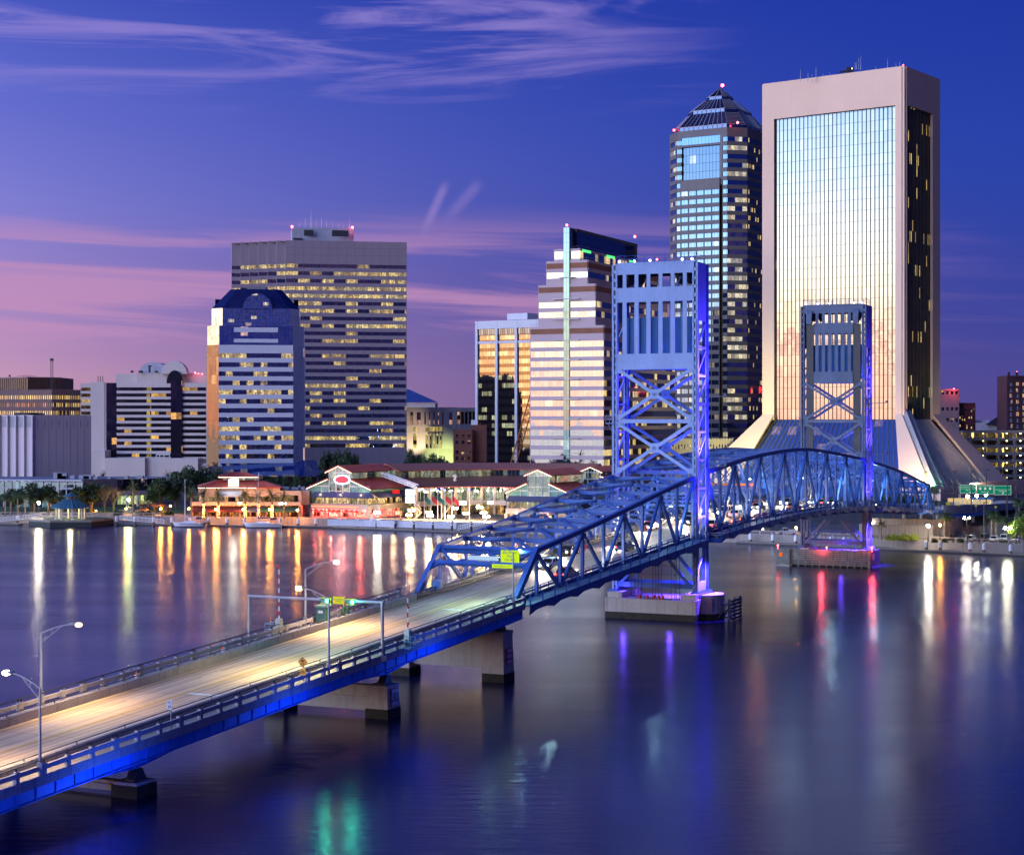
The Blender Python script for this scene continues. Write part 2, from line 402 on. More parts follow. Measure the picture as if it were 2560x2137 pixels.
blue = mat('bridge_blue_paint', (.030, .098, .36), .5, .22, .35, streak=.32, streak_col=(.055, .055, .085), fine=.4)
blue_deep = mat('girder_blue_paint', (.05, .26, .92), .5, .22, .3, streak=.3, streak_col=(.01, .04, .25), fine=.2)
blue_pale = mat('lit_tower_blue', (.22, .31, .55), .55, .14, .2, streak=.32, streak_col=(.16, .20, .30), fine=.15)  # paler copy of the bridge blue: glow on the tower fronts put into the colour
steel_grey = mat('galvanised_steel', (.30, .31, .33), .45, .15, .6, metal=.6)
dark_steel = mat('dark_steel', (.035, .035, .042), .5, .2, .5)
parapet_mat = mat('parapet_concrete', (.36, .33, .38), .85, .2, .3, streak=.55, streak_col=(.08, .07, .08), fine=.35)
pier_mat = mat('pier_concrete', (.42, .36, .33), .85, .16, .12, streak=.6, streak_col=(.17, .085, .045), fine=.25)
algae = mat('tide_stained_concrete', (.035, .028, .02), .9, .5, .8, fine=.6)
white_paint = mat('white_paint', (.78, .78, .78), .5, .06, .5)
red_paint = mat('red_paint', (.55, .03, .02), .5, .1, .5)

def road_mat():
    m = bpy.data.materials.new('streaked_concrete_road'); m.use_nodes = True; t = NT(m.node_tree)
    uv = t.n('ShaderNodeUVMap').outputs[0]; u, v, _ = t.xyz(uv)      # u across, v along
    trail_bands = t.noise(t.vec(t.m('MULTIPLY', u, 2.3), t.m('MULTIPLY', v, .004)), 1.0, 4.0, .65)  # long pale and dark bands: traffic light trails put into the road colour
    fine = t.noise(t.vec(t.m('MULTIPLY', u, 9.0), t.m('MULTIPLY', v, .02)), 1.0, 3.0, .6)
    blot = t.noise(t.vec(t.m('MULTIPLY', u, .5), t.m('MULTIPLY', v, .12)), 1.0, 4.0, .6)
    c = t.mix(t.mr(trail_bands, .38, .62, 0, 1, 'LINEAR'), (.30, .215, .14, 1), (.74, .54, .36, 1))
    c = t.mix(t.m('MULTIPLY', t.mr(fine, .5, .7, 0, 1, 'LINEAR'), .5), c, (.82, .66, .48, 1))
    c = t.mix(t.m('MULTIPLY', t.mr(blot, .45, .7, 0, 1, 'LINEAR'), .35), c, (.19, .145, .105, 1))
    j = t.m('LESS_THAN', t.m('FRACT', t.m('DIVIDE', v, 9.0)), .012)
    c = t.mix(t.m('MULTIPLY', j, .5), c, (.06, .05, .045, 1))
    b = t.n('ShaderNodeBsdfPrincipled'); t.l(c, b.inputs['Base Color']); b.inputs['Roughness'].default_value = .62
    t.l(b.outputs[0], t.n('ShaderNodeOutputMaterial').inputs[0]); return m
yellow_line = mat('yellow_road_paint', (.60, .38, .06), .7, .3, 1.5)
white_line = mat('white_road_paint', (.75, .75, .72), .7, .25, 1.5)

def along(s0, s1, step):
    n = max(1, int(round((s1 - s0) / step))); return [s0 + (s1 - s0) * i / n for i in range(n + 1)]
def swept(b, s0, s1, prof, step=4.0, uv=False, zf=RZ):
    """closed profile [(t, dz)] swept along the deck"""
    ss = along(s0, s1, step); n = len(prof)
    for a, c in zip(ss[:-1], ss[1:]):
        za, zc = zf(a), zf(c)
        for i in range(n):
            (t0, d0), (t1, d1) = prof[i], prof[(i + 1) % n]
            b.face([B(a, t0, za + d0), B(a, t1, za + d1), B(c, t1, zc + d1), B(c, t0, zc + d0)])
    for s_, rev in ((s0, False), (s1, True)):
        p = [B(s_, t_, zf(s_) + d_) for t_, d_ in prof]; b.face(p[::-1] if rev else p)
def rect(t0, t1, d0, d1): return [(t0, d0), (t0, d1), (t1, d1), (t1, d0)]

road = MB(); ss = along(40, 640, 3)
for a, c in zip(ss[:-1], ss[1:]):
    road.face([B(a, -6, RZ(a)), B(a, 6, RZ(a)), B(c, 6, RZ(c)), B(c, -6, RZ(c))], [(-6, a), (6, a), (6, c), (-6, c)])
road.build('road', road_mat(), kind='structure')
def stripes(t, wd, s0, s1, on=None, off=None):
    b = MB(); s = s0
    while s < s1:
        e = min(s1, s + (on or 3.0))
        for a, c in [(x, y) for x, y in zip(along(s, e, 3)[:-1], along(s, e, 3)[1:])]:
            b.face([B(a, t - wd / 2, RZ(a) + .006), B(a, t + wd / 2, RZ(a) + .006), B(c, t + wd / 2, RZ(c) + .006), B(c, t - wd / 2, RZ(c) + .006)])
        s = e + (off or 0)
    return b
for t_ in (-.13, .13): stripes(t_, .12, 45, 640).build('road_marking', yellow_line, kind='structure')
for t_ in (-3.05, 3.05): stripes(t_, .14, 47, 640, 3.0, 9.0).build('road_marking', white_line, kind='structure')
for s_ in (135.5, 187.5):
    one('road_marking', white_line, lambda b: b.face([B(s_, .4, RZ(s_) + .007), B(s_, 5.8, RZ(s_) + .007), B(s_ + .45, 5.8, RZ(s_ + .45) + .007), B(s_ + .45, .4, RZ(s_ + .45) + .007)]), kind='structure')

# ------------------------------------------------------------------ south approach viaduct
S0, S1 = 44, 193.2
ap = thing('approach_viaduct', 'inclined approach span with blue haunched girders and grey concrete parapets', 'bridge', B(120, 0, 0))
one('deck_slab', parapet_mat, lambda b: swept(b, S0, S1, rect(-8.7, 8.7, -.5, -.02)), ap)
for sd in (-1, 1):
    one('barrier', parapet_mat, lambda b: (swept(b, S0, S1, rect(sd * 6.02, sd * 6.36, -.02, .78))), ap)
    def rail(b):
        swept(b, S0, S1, rect(sd * 6.14, sd * 6.24, 1.0, 1.08))
        for s in along(S0, S1, 6.2): b.bar(B(s, sd * 6.19, RZ(s) + .78), B(s, sd * 6.19, RZ(s) + 1.02), .09, .09)
    one('barrier_rail', dark_steel if sd < 0 else steel_grey, rail, ap)
    one('sidewalk', paving, lambda b: swept(b, S0, S1, rect(sd * 6.36, sd * 8.35, -.02, .12)), ap)
    def par(b):
        swept(b, S0, S1, rect(sd * 8.35, sd * 8.75, -.55, .2)); swept(b, S0, S1, rect(sd * 8.42, sd * 8.68, .58, .95))
        for k, s in enumerate(along(S0, S1, 2.9)):
            wd = .62 if k % 3 == 0 else .4
            b.box(B(s - wd / 2, sd * 8.38, RZ(s) + .2), U * wd, R * (sd * .34), UP * .86)
    one('parapet', parapet_mat, par, ap)
    def hr(b):
        swept(b, S0, S1, rect(sd * 8.48, sd * 8.6, 1.3, 1.38))
        for k, s in enumerate(along(S0, S1, 2.9)):
            for o in ((-.2, .2) if k % 3 == 0 else (0,)): b.bar(B(s + o, sd * 8.54, RZ(s) + 1.05), B(s + o, sd * 8.54, RZ(s) + 1.32), .14, .1)
    one('handrail', dark_steel, hr, ap)
    def fas(b):
        swept(b, S0, S1, rect(sd * 8.1, sd * 8.22, -1.62, -.5)); swept(b, S0, S1, rect(sd * 8.0, sd * 8.4, -1.7, -1.62))
        for s in along(S0, S1, 2.25): b.box(B(s, sd * 8.22, RZ(s) - 1.62), U * .07, R * (sd * .12), UP * 1.1)
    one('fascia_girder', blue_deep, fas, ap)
    PIERS = [77, 119.6, 162.2, 190.6]
    def dep(s):
        dmin = min(abs(s - p) for p in PIERS[:3]); return 1.62 + 1.0 * max(0, 1 - dmin / 19.0) ** 1.6
    def gir(b):
        ss = along(S0, S1 - .6, 1.6)
        for a, c in zip(ss[:-1], ss[1:]):
            za, zc = RZ(a), RZ(c); da, dc = za - dep(a), zc - dep(c)
            for t_, o in ((sd * 6.5, 1), (sd * 6.62, -1)):
                b.face([B(a, t_, da), B(c, t_, dc), B(c, t_, zc - .5), B(a, t_, za - .5)])
            b.box(B(a, sd * 6.3, da - .08), B(c, sd * 6.3, dc - .08) - B(a, sd * 6.3, da - .08), R * (sd * .52), UP * .08)
            b.box(B(a, sd * 6.62, da), U * .08, R * (sd * .18), UP * (za - .55 - da))
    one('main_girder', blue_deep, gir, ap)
    for p in PIERS[1:]:
        def shoe(b):
            z1 = RZ(p) - dep(p) - .08; c = B(p, sd * 6.55, 0)
            pts = lambda w_, z: [tuple((B(p + i * w_, sd * 6.55 + j * .45, z))[:2]) for i, j in ((-1, -1), (1, -1), (1, 1), (-1, 1))]
            b.prism(pts(.85, 0), z1 - 1.0, z1 - .8, pts(.85, 0)); b.prism(pts(.75, 0), z1 - .8, z1, pts(.28, 0))
        one('bearing_shoe', dark_steel, shoe, ap)
for s in along(S0 + 3, S1 - 2, 7.2)[1:]:
    one('cross_beam', blue_deep, lambda b: b.box(B(s, -6.4, RZ(s) - 1.5), U * .3, R * 12.8, UP * .95), ap)

def pier(s, z1, lab, wide, wall_z0, wall_top, sign):
    p = thing('bridge_pier', lab, 'pier', B(s, 0, 0), 'concrete piers under the approach spans')
    cw = wide
    for sd in (-1, 1):
        def colm(b, a, c, k0, k1):
            f = lambda k: [tuple(B(s + i * (cw * .53 + k), sd * 6.35 + j * (cw * .5 + k), 0)[:2]) for i, j in ((-1, -1), (1, -1), (1, 1), (-1, 1))]
            b.prism(f(k0), a, c, f(k1))
        o = one('column', pier_mat, lambda b: (colm(b, 1.0, z1 - .35, .06, -.1), colm(b, z1 - .35, z1, -.02, -.02)), p)
        one('tide_band', algae, lambda b: colm(b, -2.5, 1.0, .12, .1), o)
    one('wall', mat('pier_wall_concrete', (.40, .36, .345), .85, .12, .1, streak=.3, streak_col=(.2, .16, .13), fine=.2),
        lambda b: b.box(B(s - .75, -6.35 + cw * .45, wall_z0), U * 1.5, R * (12.7 - cw * .9), UP * (wall_top - wall_z0)), p)
    one('cap_beam', pier_mat, lambda b: b.box(B(s - .45, -6.35 + cw * .45, wall_top), U * .9, R * (12.7 - cw * .9), UP * (z1 - .15 - wall_top)), p)
    if sign:
        sc = B(s, 6.35 + cw * .5 + .09, sign[1]); fr = one('notice_board', sign[2], lambda b: b.box(sc - U * .72 - UP * .95, U * 1.44, R * .06, UP * 1.9), p)
        b2 = one('panel', sign[3], lambda b: b.box(sc - U * .64 - UP * .87 + R * .02, U * 1.28, R * .06, UP * 1.74), fr)
        text(sign[0], sc + R * .085, U, UP, .34, dark_steel, fr)
    return p
redrim = mat('sign_red', (.6, .05, .04), .5)
signwhite = mat('sign_white', (.52, .50, .54), .4, .05)
signpink = mat('sign_pink', (.85, .35, .50), .4, .08)
z_p1 = RZ(190.6) - 2.75; z_p2 = RZ(162.2) - 3.7; z_p3 = RZ(119.6) - 3.7
p1 = pier(190.6, z_p1, 'tallest approach pier, broad pale wall between two columns, pink notice near the water', 2.7, 1.5, z_p1 - 1.0, ('SLOW SPEED\n\nMINIMUM WAKE', 3.0, redrim, signpink))
p2 = pier(162.2, z_p2, 'rust-streaked approach pier with a white slow speed notice on its end', 2.5, .7, z_p2 - 1.35, ('SLOW\nSPEED\nMIN WAKE', z_p2 - 1.3, redrim, signwhite))
p3 = pier(119.6, z_p3, 'low pier at the left whose cap barely clears the water', 2.4, .35, z_p3 - .4, None)

# ------------------------------------------------------------------ truss spans
def span(name, label, cat, nodes, tops, ends):
    """nodes: panel points; tops: indices where diagonals meet the top chord; ends: (inclined end post at start, at end)"""
    g = thing(name, label, cat, B(nodes[len(nodes) // 2], 0, 0), 'blue steel truss spans of the bridge')
    n = len(nodes); bz = lambda s: RZ(s) - .55
    iv = [i for i in range(n) if not ((ends[0] and i == 0) or (ends[1] and i == n - 1))]
    for sd in (-1, 1):
        t_ = sd * 6.75
        tp = [B(nodes[i], t_, TZ(nodes[i]) - .35) for i in iv]
        def ch(b):
            for a, c in zip(tp[:-1], tp[1:]):
                d_ = (c - a).normalized() * .06; b.bar(a - d_, c + d_, .58, .62, R)
        one('top_chord', blue, ch, g)
        def bc(b):
            for a, c in zip(nodes[:-1], nodes[1:]): b.bar(B(a, t_, bz(a)), B(c, t_, bz(c)), .55, .7, R)
        one('bottom_chord', blue, bc, g)
        for e, i, j in ((ends[0], 0, 1), (ends[1], n - 1, n - 2)):
            if e:
                a, c = B(nodes[i], t_, bz(nodes[i])), B(nodes[j], t_, TZ(nodes[j]) - .3)
                one('end_post', blue, lambda b: b.bar(a, c, .62, .78, R), g)
        for i in iv:
            s = nodes[i]
            lo, hi = B(s, t_, bz(s) + .3), B(s, t_, TZ(s) - .7)
            one('vertical', blue, lambda b: b.laced(lo, hi, U, .48, .36, fl=.10, lc=.055), g)
            top = i in tops
            zc = TZ(s) - .75 if top else bz(s) + .45
            def gus(b):
                hh = .75 if top else .7; ww = .95
                for o in (-.33, .30):
                    p = [B(s - ww, t_ + o, zc + (.35 if top else -.3)), B(s + ww, t_ + o, zc + (.35 if top else -.3)), B(s + ww * .55, t_ + o, zc + (-hh if top else hh)), B(s - ww * .55, t_ + o, zc + (-hh if top else hh))]
                    if not top: p = p[::-1]
                    b.box(p[3] if top else p[0], (p[2] - p[3]) if top else (p[1] - p[0]), R * .035, UP * hh)
            one('gusset_plate', blue, gus, g)
        for i in range(n - 1):
            if (ends[0] and i == 0) or (ends[1] and i == n - 2): continue
            a_, c_ = nodes[i], nodes[i + 1]
            za = TZ(a_) - .75 if i in tops else bz(a_) + .3
            zc = TZ(c_) - .75 if (i + 1) in tops else bz(c_) + .3
            bat = (i % 4) in (1, 2)
            one('diagonal', blue, lambda b: b.laced(B(a_, t_, za), B(c_, t_, zc), U, .46, .36, fl=.10, lc=.055, batten=bat), g)
    # cross frames, top laterals, floor beams
    for k, i in enumerate(iv):
        s = nodes[i]; zt = TZ(s) - .55
        def strut(b):
            b.box(B(s - .14, -6.5, zt - .25), U * .28, R * 13.0, UP * .04); b.box(B(s - .03, -6.5, zt - .21), U * .06, R * 13.0, UP * .5); b.box(B(s - .16, -6.5, zt + .29), U * .32, R * 13.0, UP * .04)
        one('top_strut', blue, strut, g)
        zl = RZ(s) + 5.25
        if zt - zl > 1.6:
            def sway(b):
                b.box(B(s - .14, -6.45, zl - .25), U * .22, R * 12.9, UP * .38)
                for sd in (-1, 1):
                    for q_ in range(5):   # curved knee
                        a0, a1 = q_ * math.pi / 10, (q_ + 1) * math.pi / 10; r_ = 1.3
                        p = lambda a: B(s, sd * (6.45 - r_ + r_ * math.cos(a)), zl - .25 - r_ + r_ * math.sin(a))
                        c0 = B(s, sd * 6.45, zl - .2)
                        v = [p(a0), p(a1), c0]
                        b.face([x - U * .03 for x in v]); b.face([x + U * .03 for x in v[::-1]])
                    b.bar(B(s, 0, zt - .4), B(s, sd * 5.2, zl + .2), .18, .18, U)
                    b.bar(B(s, sd * 6.3, zt - .5), B(s, sd * 2.6, zl + .2), .14, .14, U)
            one('sway_frame', blue, sway, g)
        one('floor_beam', blue, lambda b: b.box(B(s - .15, -9.2, bz(s) - .75), U * .3, R * 18.4, UP * .85), g)
        if k < len(iv) - 1:
            s2 = nodes[iv[k + 1]]; z2 = TZ(s2) - .5
            for sd in (-1, 1):
                one('top_lateral', blue, lambda b: b.laced(B(s, sd * 6.4, zt + .1), B(s2, sd * .3, z2 + .1), UP, .34, .26, fl=.08, lc=.05), g)
    s0, s1 = nodes[0], nodes[-1]
    one('deck', dark_steel, lambda b: swept(b, s0, s1, rect(-6.3, 6.3, -.4, -.03)), g)
    for sd in (-1, 1):
        one('walkway', mat('walkway_plate', (.16, .24, .30), .6, .2, .3), lambda b: swept(b, s0, s1, rect(sd * 7.15, sd * 9.2, -.2, -.08)), g)
        def fs(b):
            swept(b, s0, s1, rect(sd * 9.2, sd * 9.3, -.85, -.02))
            for i in range(n - 1):                       # scalloped brackets under the walkway
                a_, c_ = nodes[i], nodes[i + 1]
                for q_ in (0, 1):
                    x0 = a_ + (c_ - a_) * q_; zz_ = RZ(x0) - .85
                    dr = 1 if q_ == 0 else -1
                    v = [B(x0, sd * 9.22, zz_), B(x0 + dr * 2.2, sd * 9.22, RZ(x0 + dr * 2.2) - .86), B(x0, sd * 9.22, zz_ - .4)]
                    b.face(v); b.face([x - R * (sd * .1) for x in v[::-1]])
        one('walkway_fascia', blue, fs, g)
        def rl(b):
            for h_ in (.35, .62, .9, 1.18): swept(b, s0, s1, rect(sd * 9.2, sd * 9.25, h_, h_ + (.07 if h_ > 1 else .03)))
            for s in along(s0, s1, 3.75): b.bar(B(s, sd * 9.25, RZ(s) - .8), B(s, sd * 9.25, RZ(s) + 1.25), .16, .16)
        one('walkway_railing', blue, rl, g)
        def ir(b):
            swept(b, s0, s1, rect(sd * 6.05, sd * 6.15, .35, .62)); swept(b, s0, s1, rect(sd * 6.05, sd * 6.13, .8, .9)); swept(b, s0, s1, rect(sd * 6.0, sd * 6.3, -.03, .2))
            for s in along(s0, s1, 2.5): b.bar(B(s, sd * 6.2, RZ(s)), B(s, sd * 6.2, RZ(s) + .92), .12, .12)
        one('traffic_rail', mat('dark_rail', (.06, .045, .04), .6, .3, .4) if sd < 0 else blue, ir, g)
    return g
near_nodes = [193.5 + 7.5 * k for k in range(10)]
lift_nodes = [268, 274.5, 282, 289.4, 296.9, 304.4, 311.9, 319.4, 326.9, 334.5, 342, 349.5, 357.4, 365, 373]
far_nodes = [641 - s for s in near_nodes][::-1]
near_span = span('truss_span', 'near truss span behind the portal with the yellow clearance sign', 'truss bridge', near_nodes, (1, 3, 5, 7, 9), (True, False))
lift_span = span('truss_span', 'arched lift span hung between the two blue towers', 'truss bridge', lift_nodes, tuple(range(0, 15, 2)), (False, False))
far_span = span('truss_span', 'shore truss span sloping down beyond the far tower', 'truss bridge', far_nodes, (0, 2, 4, 6, 8), (False, True))
def portal(g, s0, s1):
    f = lambda k, t_: B(s0 + (s1 - s0) * k, t_, (RZ(s0) - .55) * (1 - k) + (TZ(s1) - .3) * k)
    dirv = (f(1, 0) - f(0, 0)).normalized()
    def fn(b):
        b.bar(f(.985, -6.5), f(.985, 6.5), .5, .5, dirv); b.bar(f(.985, -6.5) - dirv * .75, f(.985, 6.5) - dirv * .75, .12, .3, dirv)
        b.bar(f(.72, -6.5), f(.72, 6.5), .5, .45, dirv)
        for sd in (-1, 1):
            b.bar(f(.95, 0), f(.75, sd * 3.2), .24, .24, dirv); b.bar(f(.95, sd * 6.3), f(.75, sd * 4.2), .34, .3, dirv)
            c0 = f(.72, sd * 6.5); 
            for q_ in range(6):
                a0, a1 = q_ * math.pi / 12, (q_ + 1) * math.pi / 12; r_ = 1.5
                p = lambda a: f(.70, sd * (6.5 - r_ + r_ * math.cos(a))) - dirv * (r_ - r_ * math.sin(a))
                nrm = dirv.cross(R).normalized() * .12
                v = [p(a0), p(a1), c0]; b.face([x + nrm for x in v]); b.face([x - nrm for x in v[::-1]])
    one('portal_frame', blue, fn, g)
portal(near_span, near_nodes[0], near_nodes[1]); portal(far_span, far_nodes[-1], far_nodes[-2])

# ------------------------------------------------------------------ lift towers
led = emit('blue_led', (.25, .22, 1.0), 60); red_bulb = emit('red_beacon', (1.0, .04, .05), 45)
violet_case = mat('lamp_housing', (.08, .08, .12), .5)
shaded_steel = mat('shaded_blue_grey_steel', (.085, .115, .20), .6, .25, .2, streak=.45, streak_col=(.08, .06, .05), fine=.2)  # bridge paint darkened for the far tower: its shade is put into the colour
def lift_tower(label, f0, dirn, z_base, hoods):
    blue_pale = shaded_steel if hoods else globals()['blue_pale']
    blue = shaded_steel if hoods else globals()['blue']
    """f0: plane facing the camera; dirn +1 when the machinery side faces the river crossing"""
    g = thing('lift_tower', label, 'bridge tower', B(f0 + 2.6, 0, 0), 'lift towers of the bridge')
    s_f, s_r = f0 + .35, f0 + 5.1; zt = 55.9
    for sd in (-1, 1):
        for s in (s_f, s_r):
            def leg(b):
                t_ = sd * 6.75
                for o in (-.45, .33): b.box(B(s - .35, t_ + o, z_base), U * .7, R * .12, UP * (zt - z_base))
                for o in (-.36, .30):       # perforated cover plates
                    for z in along(z_base, zt, 1.35)[:-1]: b.box(B(s + o, t_ - .33, z), U * .06, R * .66, UP * .5)
                    b.box(B(s + o, t_ - .33, z_base), U * .06, R * .17, UP * (zt - z_base)); b.box(B(s + o, t_ + .16, z_base), U * .06, R * .17, UP * (zt - z_base))
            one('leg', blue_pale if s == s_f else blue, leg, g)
        def lace(b):
            t_ = sd * 6.9; zs = along(z_base + 3.5, 47.0, 4.4)
            for k, (a, c) in enumerate(zip(zs[:-1], zs[1:])):
                b.bar(B(s_f, t_, a), B(s_r, t_, c), .22, .3, R); b.bar(B(s_f, t_, c), B(s_r, t_, c), .22, .34, R)
            b.box(B(s_f - .2, t_ - .1, 47.0), U * 5.2, R * .2, UP * 8.9)
            b.box(B(s_f - .2, t_ - .1, z_base), U * 5.2, R * .2, UP * 2.2)
            for s in (s_f, s_r): b.box(B(s - .5, t_ - .05, z_base), U * 1.0, R * .16, UP * (47 - z_base))
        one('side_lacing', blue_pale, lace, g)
        def flare(b):
            ft = lambda k, z: (z, [tuple(B(s_, sd * 6.9 + o, 0)[:2]) for s_, o in ((s_f - .4 - k, -.5 - k * .4), (s_r + .4 + k, -.5 - k * .4), (s_r + .4 + k, .5 + k * .4), (s_f - .4 - k, .5 + k * .4))])
            b.prism(ft(.8, 0)[1], z_base - .02, z_base + .7, ft(.25, 0)[1])
        one('base_plate', blue, flare, g)
    tw = 4.3 if hoods else 6.3
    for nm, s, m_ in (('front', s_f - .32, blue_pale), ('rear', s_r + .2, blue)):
        pl = lambda z0, z1, w_=6.3: (lambda b: b.box(B(s, -w_, z0), U * .14, R * (2 * w_), UP * (z1 - z0)))
        one('sheave_plate', m_, pl(54.3, 56.2), g); one('sheave_plate', m_, pl(49.9, 52.2, tw), g); one('sheave_plate', m_, pl(39.2, 41.7, tw), g)
        nn = 6; ts = [-(tw - .75) + (2 * tw - 1.5) * k / (nn - 1) for k in range(nn)] if hoods else [-5.05 + 10.1 * k / 5 for k in range(6)]
        for t_ in ts:
            one('plate_post', m_, lambda b: (b.box(B(s, t_ - .32, 52.2), U * .14, R * .64, UP * 2.1), b.box(B(s, t_ - .36, 41.7), U * .14, R * .72, UP * 8.2)), g)
        def xb(b):
            for z0, z1 in ((31.4, 39.2), (23.0, 30.6)):
                for e in (-1, 1): b.bar(B(s + .1, e * -6.1, z0), B(s + .1, e * 6.1, z1), .3, .5, U)
                zc = (z0 + z1) / 2; b.box(B(s + .02 - .02, -.75, zc - .75), U * .2, R * 1.5, UP * 1.5)
                for e in (-1, 1):
                    for zq in (z0, z1): b.box(B(s - .01, e * 6.1 - .55, zq - .6 if zq == z1 else zq - .2), U * .18, R * 1.1, UP * .85)
            b.box(B(s, -6.2, 30.7), U * .25, R * 12.4, UP * .62)
        one('cross_bracing', m_, xb, g)
        def low(b):
            for e in (-1, 1): b.bar(B(s + .1, e * 6.2, z_base + 1.2), B(s + .1, e * 1.6, z_base + 6.4), .3, .5, U)
            b.box(B(s, -6.2, z_base + 1.1), U * .3, R * 12.4, UP * .8)
        one('lower_bracing', blue, low, g)
    if hoods:
        for sd in (-1, 1):
            def hood(b):
                pr = [(0, 0), (.0, 3.0), (.25, 2.9), (.75, 2.3), (.95, 1.3), (.95, 0)]
                for q_ in range(6):
                    a0, a1 = pr[q_], pr[(q_ + 1) % 6]; t0, t1 = sd * 4.5, sd * 5.7
                    b.face([B(s_f - .34 - a0[0], t0, 52.0 + a0[1]), B(s_f - .34 - a1[0], t0, 52.0 + a1[1]), B(s_f - .34 - a1[0], t1, 52.0 + a1[1]), B(s_f - .34 - a0[0], t1, 52.0 + a0[1])])
                for t_ in (sd * 4.5, sd * 5.7): b.face([B(s_f - .34 - a[0], t_, 52.0 + a[1]) for a in pr])
            one('cable_hood', blue_pale, hood, g)
            one('cable_bundle', dark_steel, lambda b: b.box(B(s_f - .15, sd * 4.4, 24.5), U * .5, R * (sd * 1.5), UP * 27.4), g)
    cwt = mat('counterweight_blue', (.02, .13, .36), .5, .15, .2, streak=.2)
    def cwb(b):
        b.box(B(s_f + .9, -5.9, 40.2), U * 3.0, R * 11.8, UP * 7.3)
        for k in range(13): b.box(B(s_f + .8, -5.8 + k * .95, 40.3), U * .1, R * .12, UP * 7.1)
    one('counterweight', cwt, cwb, g)
    for t_ in (-5.0, -3.4, 3.4, 5.0): one('sheave', dark_steel, lambda b: b.cyl(B(s_f + 2.4, t_ - .2, 54.4), B(s_f + 2.4, t_ + .2, 54.4), 1.7, n=20), g)
    one('machinery_floor', dark_steel, lambda b: (b.box(B(s_f - .1, -6.2, 49.95), U * 5, R * 12.4, UP * .12), b.box(B(s_f - .1, -6.2, 56.1), U * 5, R * 12.4, UP * .1)), g)
    def stair(b):
        for k in range(10): b.box(B(s_f + 1 + .02 * k, 2.3 + .16 * k, 50.3 + .36 * k), U * .8, R * .3, UP * .05)
        for o in (0, .8): b.bar(B(s_f + 1 + o, 2.3, 51.2), B(s_f + 1 + o, 3.9, 54.4), .06, .06); b.bar(B(s_f + 1 + o, 2.3, 50.3), B(s_f + 1 + o, 3.9, 53.9), .06, .2)
        for s in (s_f + .3, s_f + 4.2):
            for h_ in (.5, 1.0): b.bar(B(s, -5.9, 50.1 + h_), B(s, 5.9, 50.1 + h_), .05, .05); b.bar(B(s, -5.9, 47.4 + h_ + .2), B(s, 5.9, 47.4 + h_ + .2), .05, .05)
    one('machinery_stair', blue, stair, g)
    def rl(b):
        for h_ in (.55, 1.1): b.tube([B(s_f - .3, -6.6, 56.2 + h_), B(s_f - .3, 6.6, 56.2 + h_), B(s_r + .3, 6.6, 56.2 + h_), B(s_r + .3, -6.6, 56.2 + h_), B(s_f - .3, -6.6, 56.2 + h_)], .03, 4)
        for k in range(9):
            for s in (s_f - .3, s_r + .3): b.bar(B(s, -6.6 + 1.65 * k, 55.8), B(s, -6.6 + 1.65 * k, 57.35), .07, .07)
    one('roof_railing', blue, rl, g)
    one('roof_plate', blue_pale, lambda b: b.box(B(s_f - .36, -6.7, 55.95), U * 5.6, R * 13.4, UP * .12), g)
    for k, t_ in enumerate((-6.0, -3.4, -.8, 4.6, 6.2)):
        one('roof_floodlight', led, lambda b: b.ball(B(s_f - .2, t_, 56.42), .17), g)
    one('navigation_beacon', red_bulb, lambda b: b.ball(B(s_f + .3, .2, 56.6), .14), g)
    # maintenance gallery
    def gal(b):
        b.box(B(s_f - 1.2, -7.9, 30.6), U * 1.4, R * 1.2, UP * .12)
        for h_ in (.6, 1.2): b.bar(B(s_f - 1.2, -7.9, 30.7 + h_), B(s_f - 1.2, -6.8, 30.7 + h_), .06, .06); b.bar(B(s_f - 1.2, -7.9, 30.7 + h_), B(s_f + .1, -7.9, 30.7 + h_), .06, .06)
        for t_ in (-7.9, -7.3, -6.8): b.bar(B(s_f - 1.2, t_, 30.6), B(s_f - 1.2, t_, 31.9), .06, .06)
        b.bar(B(s_f - .6, -7.8, 30.6), B(s_f - .2, -7.0, 29.0), .1, .1)
    one('service_gallery', blue_pale, gal, g)
    return g
near_tower = lift_tower('larger, nearer lift tower standing on the rust-streaked concrete pier', 262.0, 1, 3.6, False)
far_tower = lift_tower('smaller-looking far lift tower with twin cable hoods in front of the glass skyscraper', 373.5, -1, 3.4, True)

# tower piers
g = thing('tower_pier', 'rust-streaked concrete tower pier with dark tide band and open timber fender', 'pier', B(264, 0, 0))
one('plinth', pier_mat, lambda b: b.box(B(258.6, -7.0, 1.05), U * 11, R * 15.0, UP * 2.15), g)
one('tide_band', algae, lambda b: b.box(B(258.58, -7.02, -3), U * 11.05, R * 15.05, UP * 4.05), g)
for t_ in (-7.0, 5.2):
    one('pedestal', pier_mat, lambda b: b.box(B(259.6, t_, 3.2), U * 8.6, R * 2.4, UP * .85), g)
def nose(b):
    pts = [tuple(B(264.5 + 3.2 * math.cos(a), 8.0 + 2.6 * math.sin(a), 0)[:2]) for a in [math.pi * k / 10 for k in range(11)]][::-1]
    b.prism(pts, 1.0, 3.9)
one('nosing', pier_mat, nose, g)
one('nosing_tide_band', algae, lambda b: b.prism([tuple(B(264.5 + 3.22 * math.cos(a), 8.0 + 2.62 * math.sin(a), 0)[:2]) for a in [math.pi * k / 10 for k in range(11)]][::-1], -3, 1.0), g)
def fender(b):
    for k in range(6): b.box(B(262.5, 12.2, .1 + k * .55), U * 6, R * .2, UP * .26)
    for s in (262.6, 265.4, 268.3): b.bar(B(s, 12.1, -2), B(s, 12.1, 3.4), .3, .3); b.bar(B(s, 10.4, .4), B(s, 12.1, 3.0), .2, .2)
    for k in range(3): b.bar(B(264, 10.4, .4 + k), B(264, 12.2, .4 + k), .2, .2)
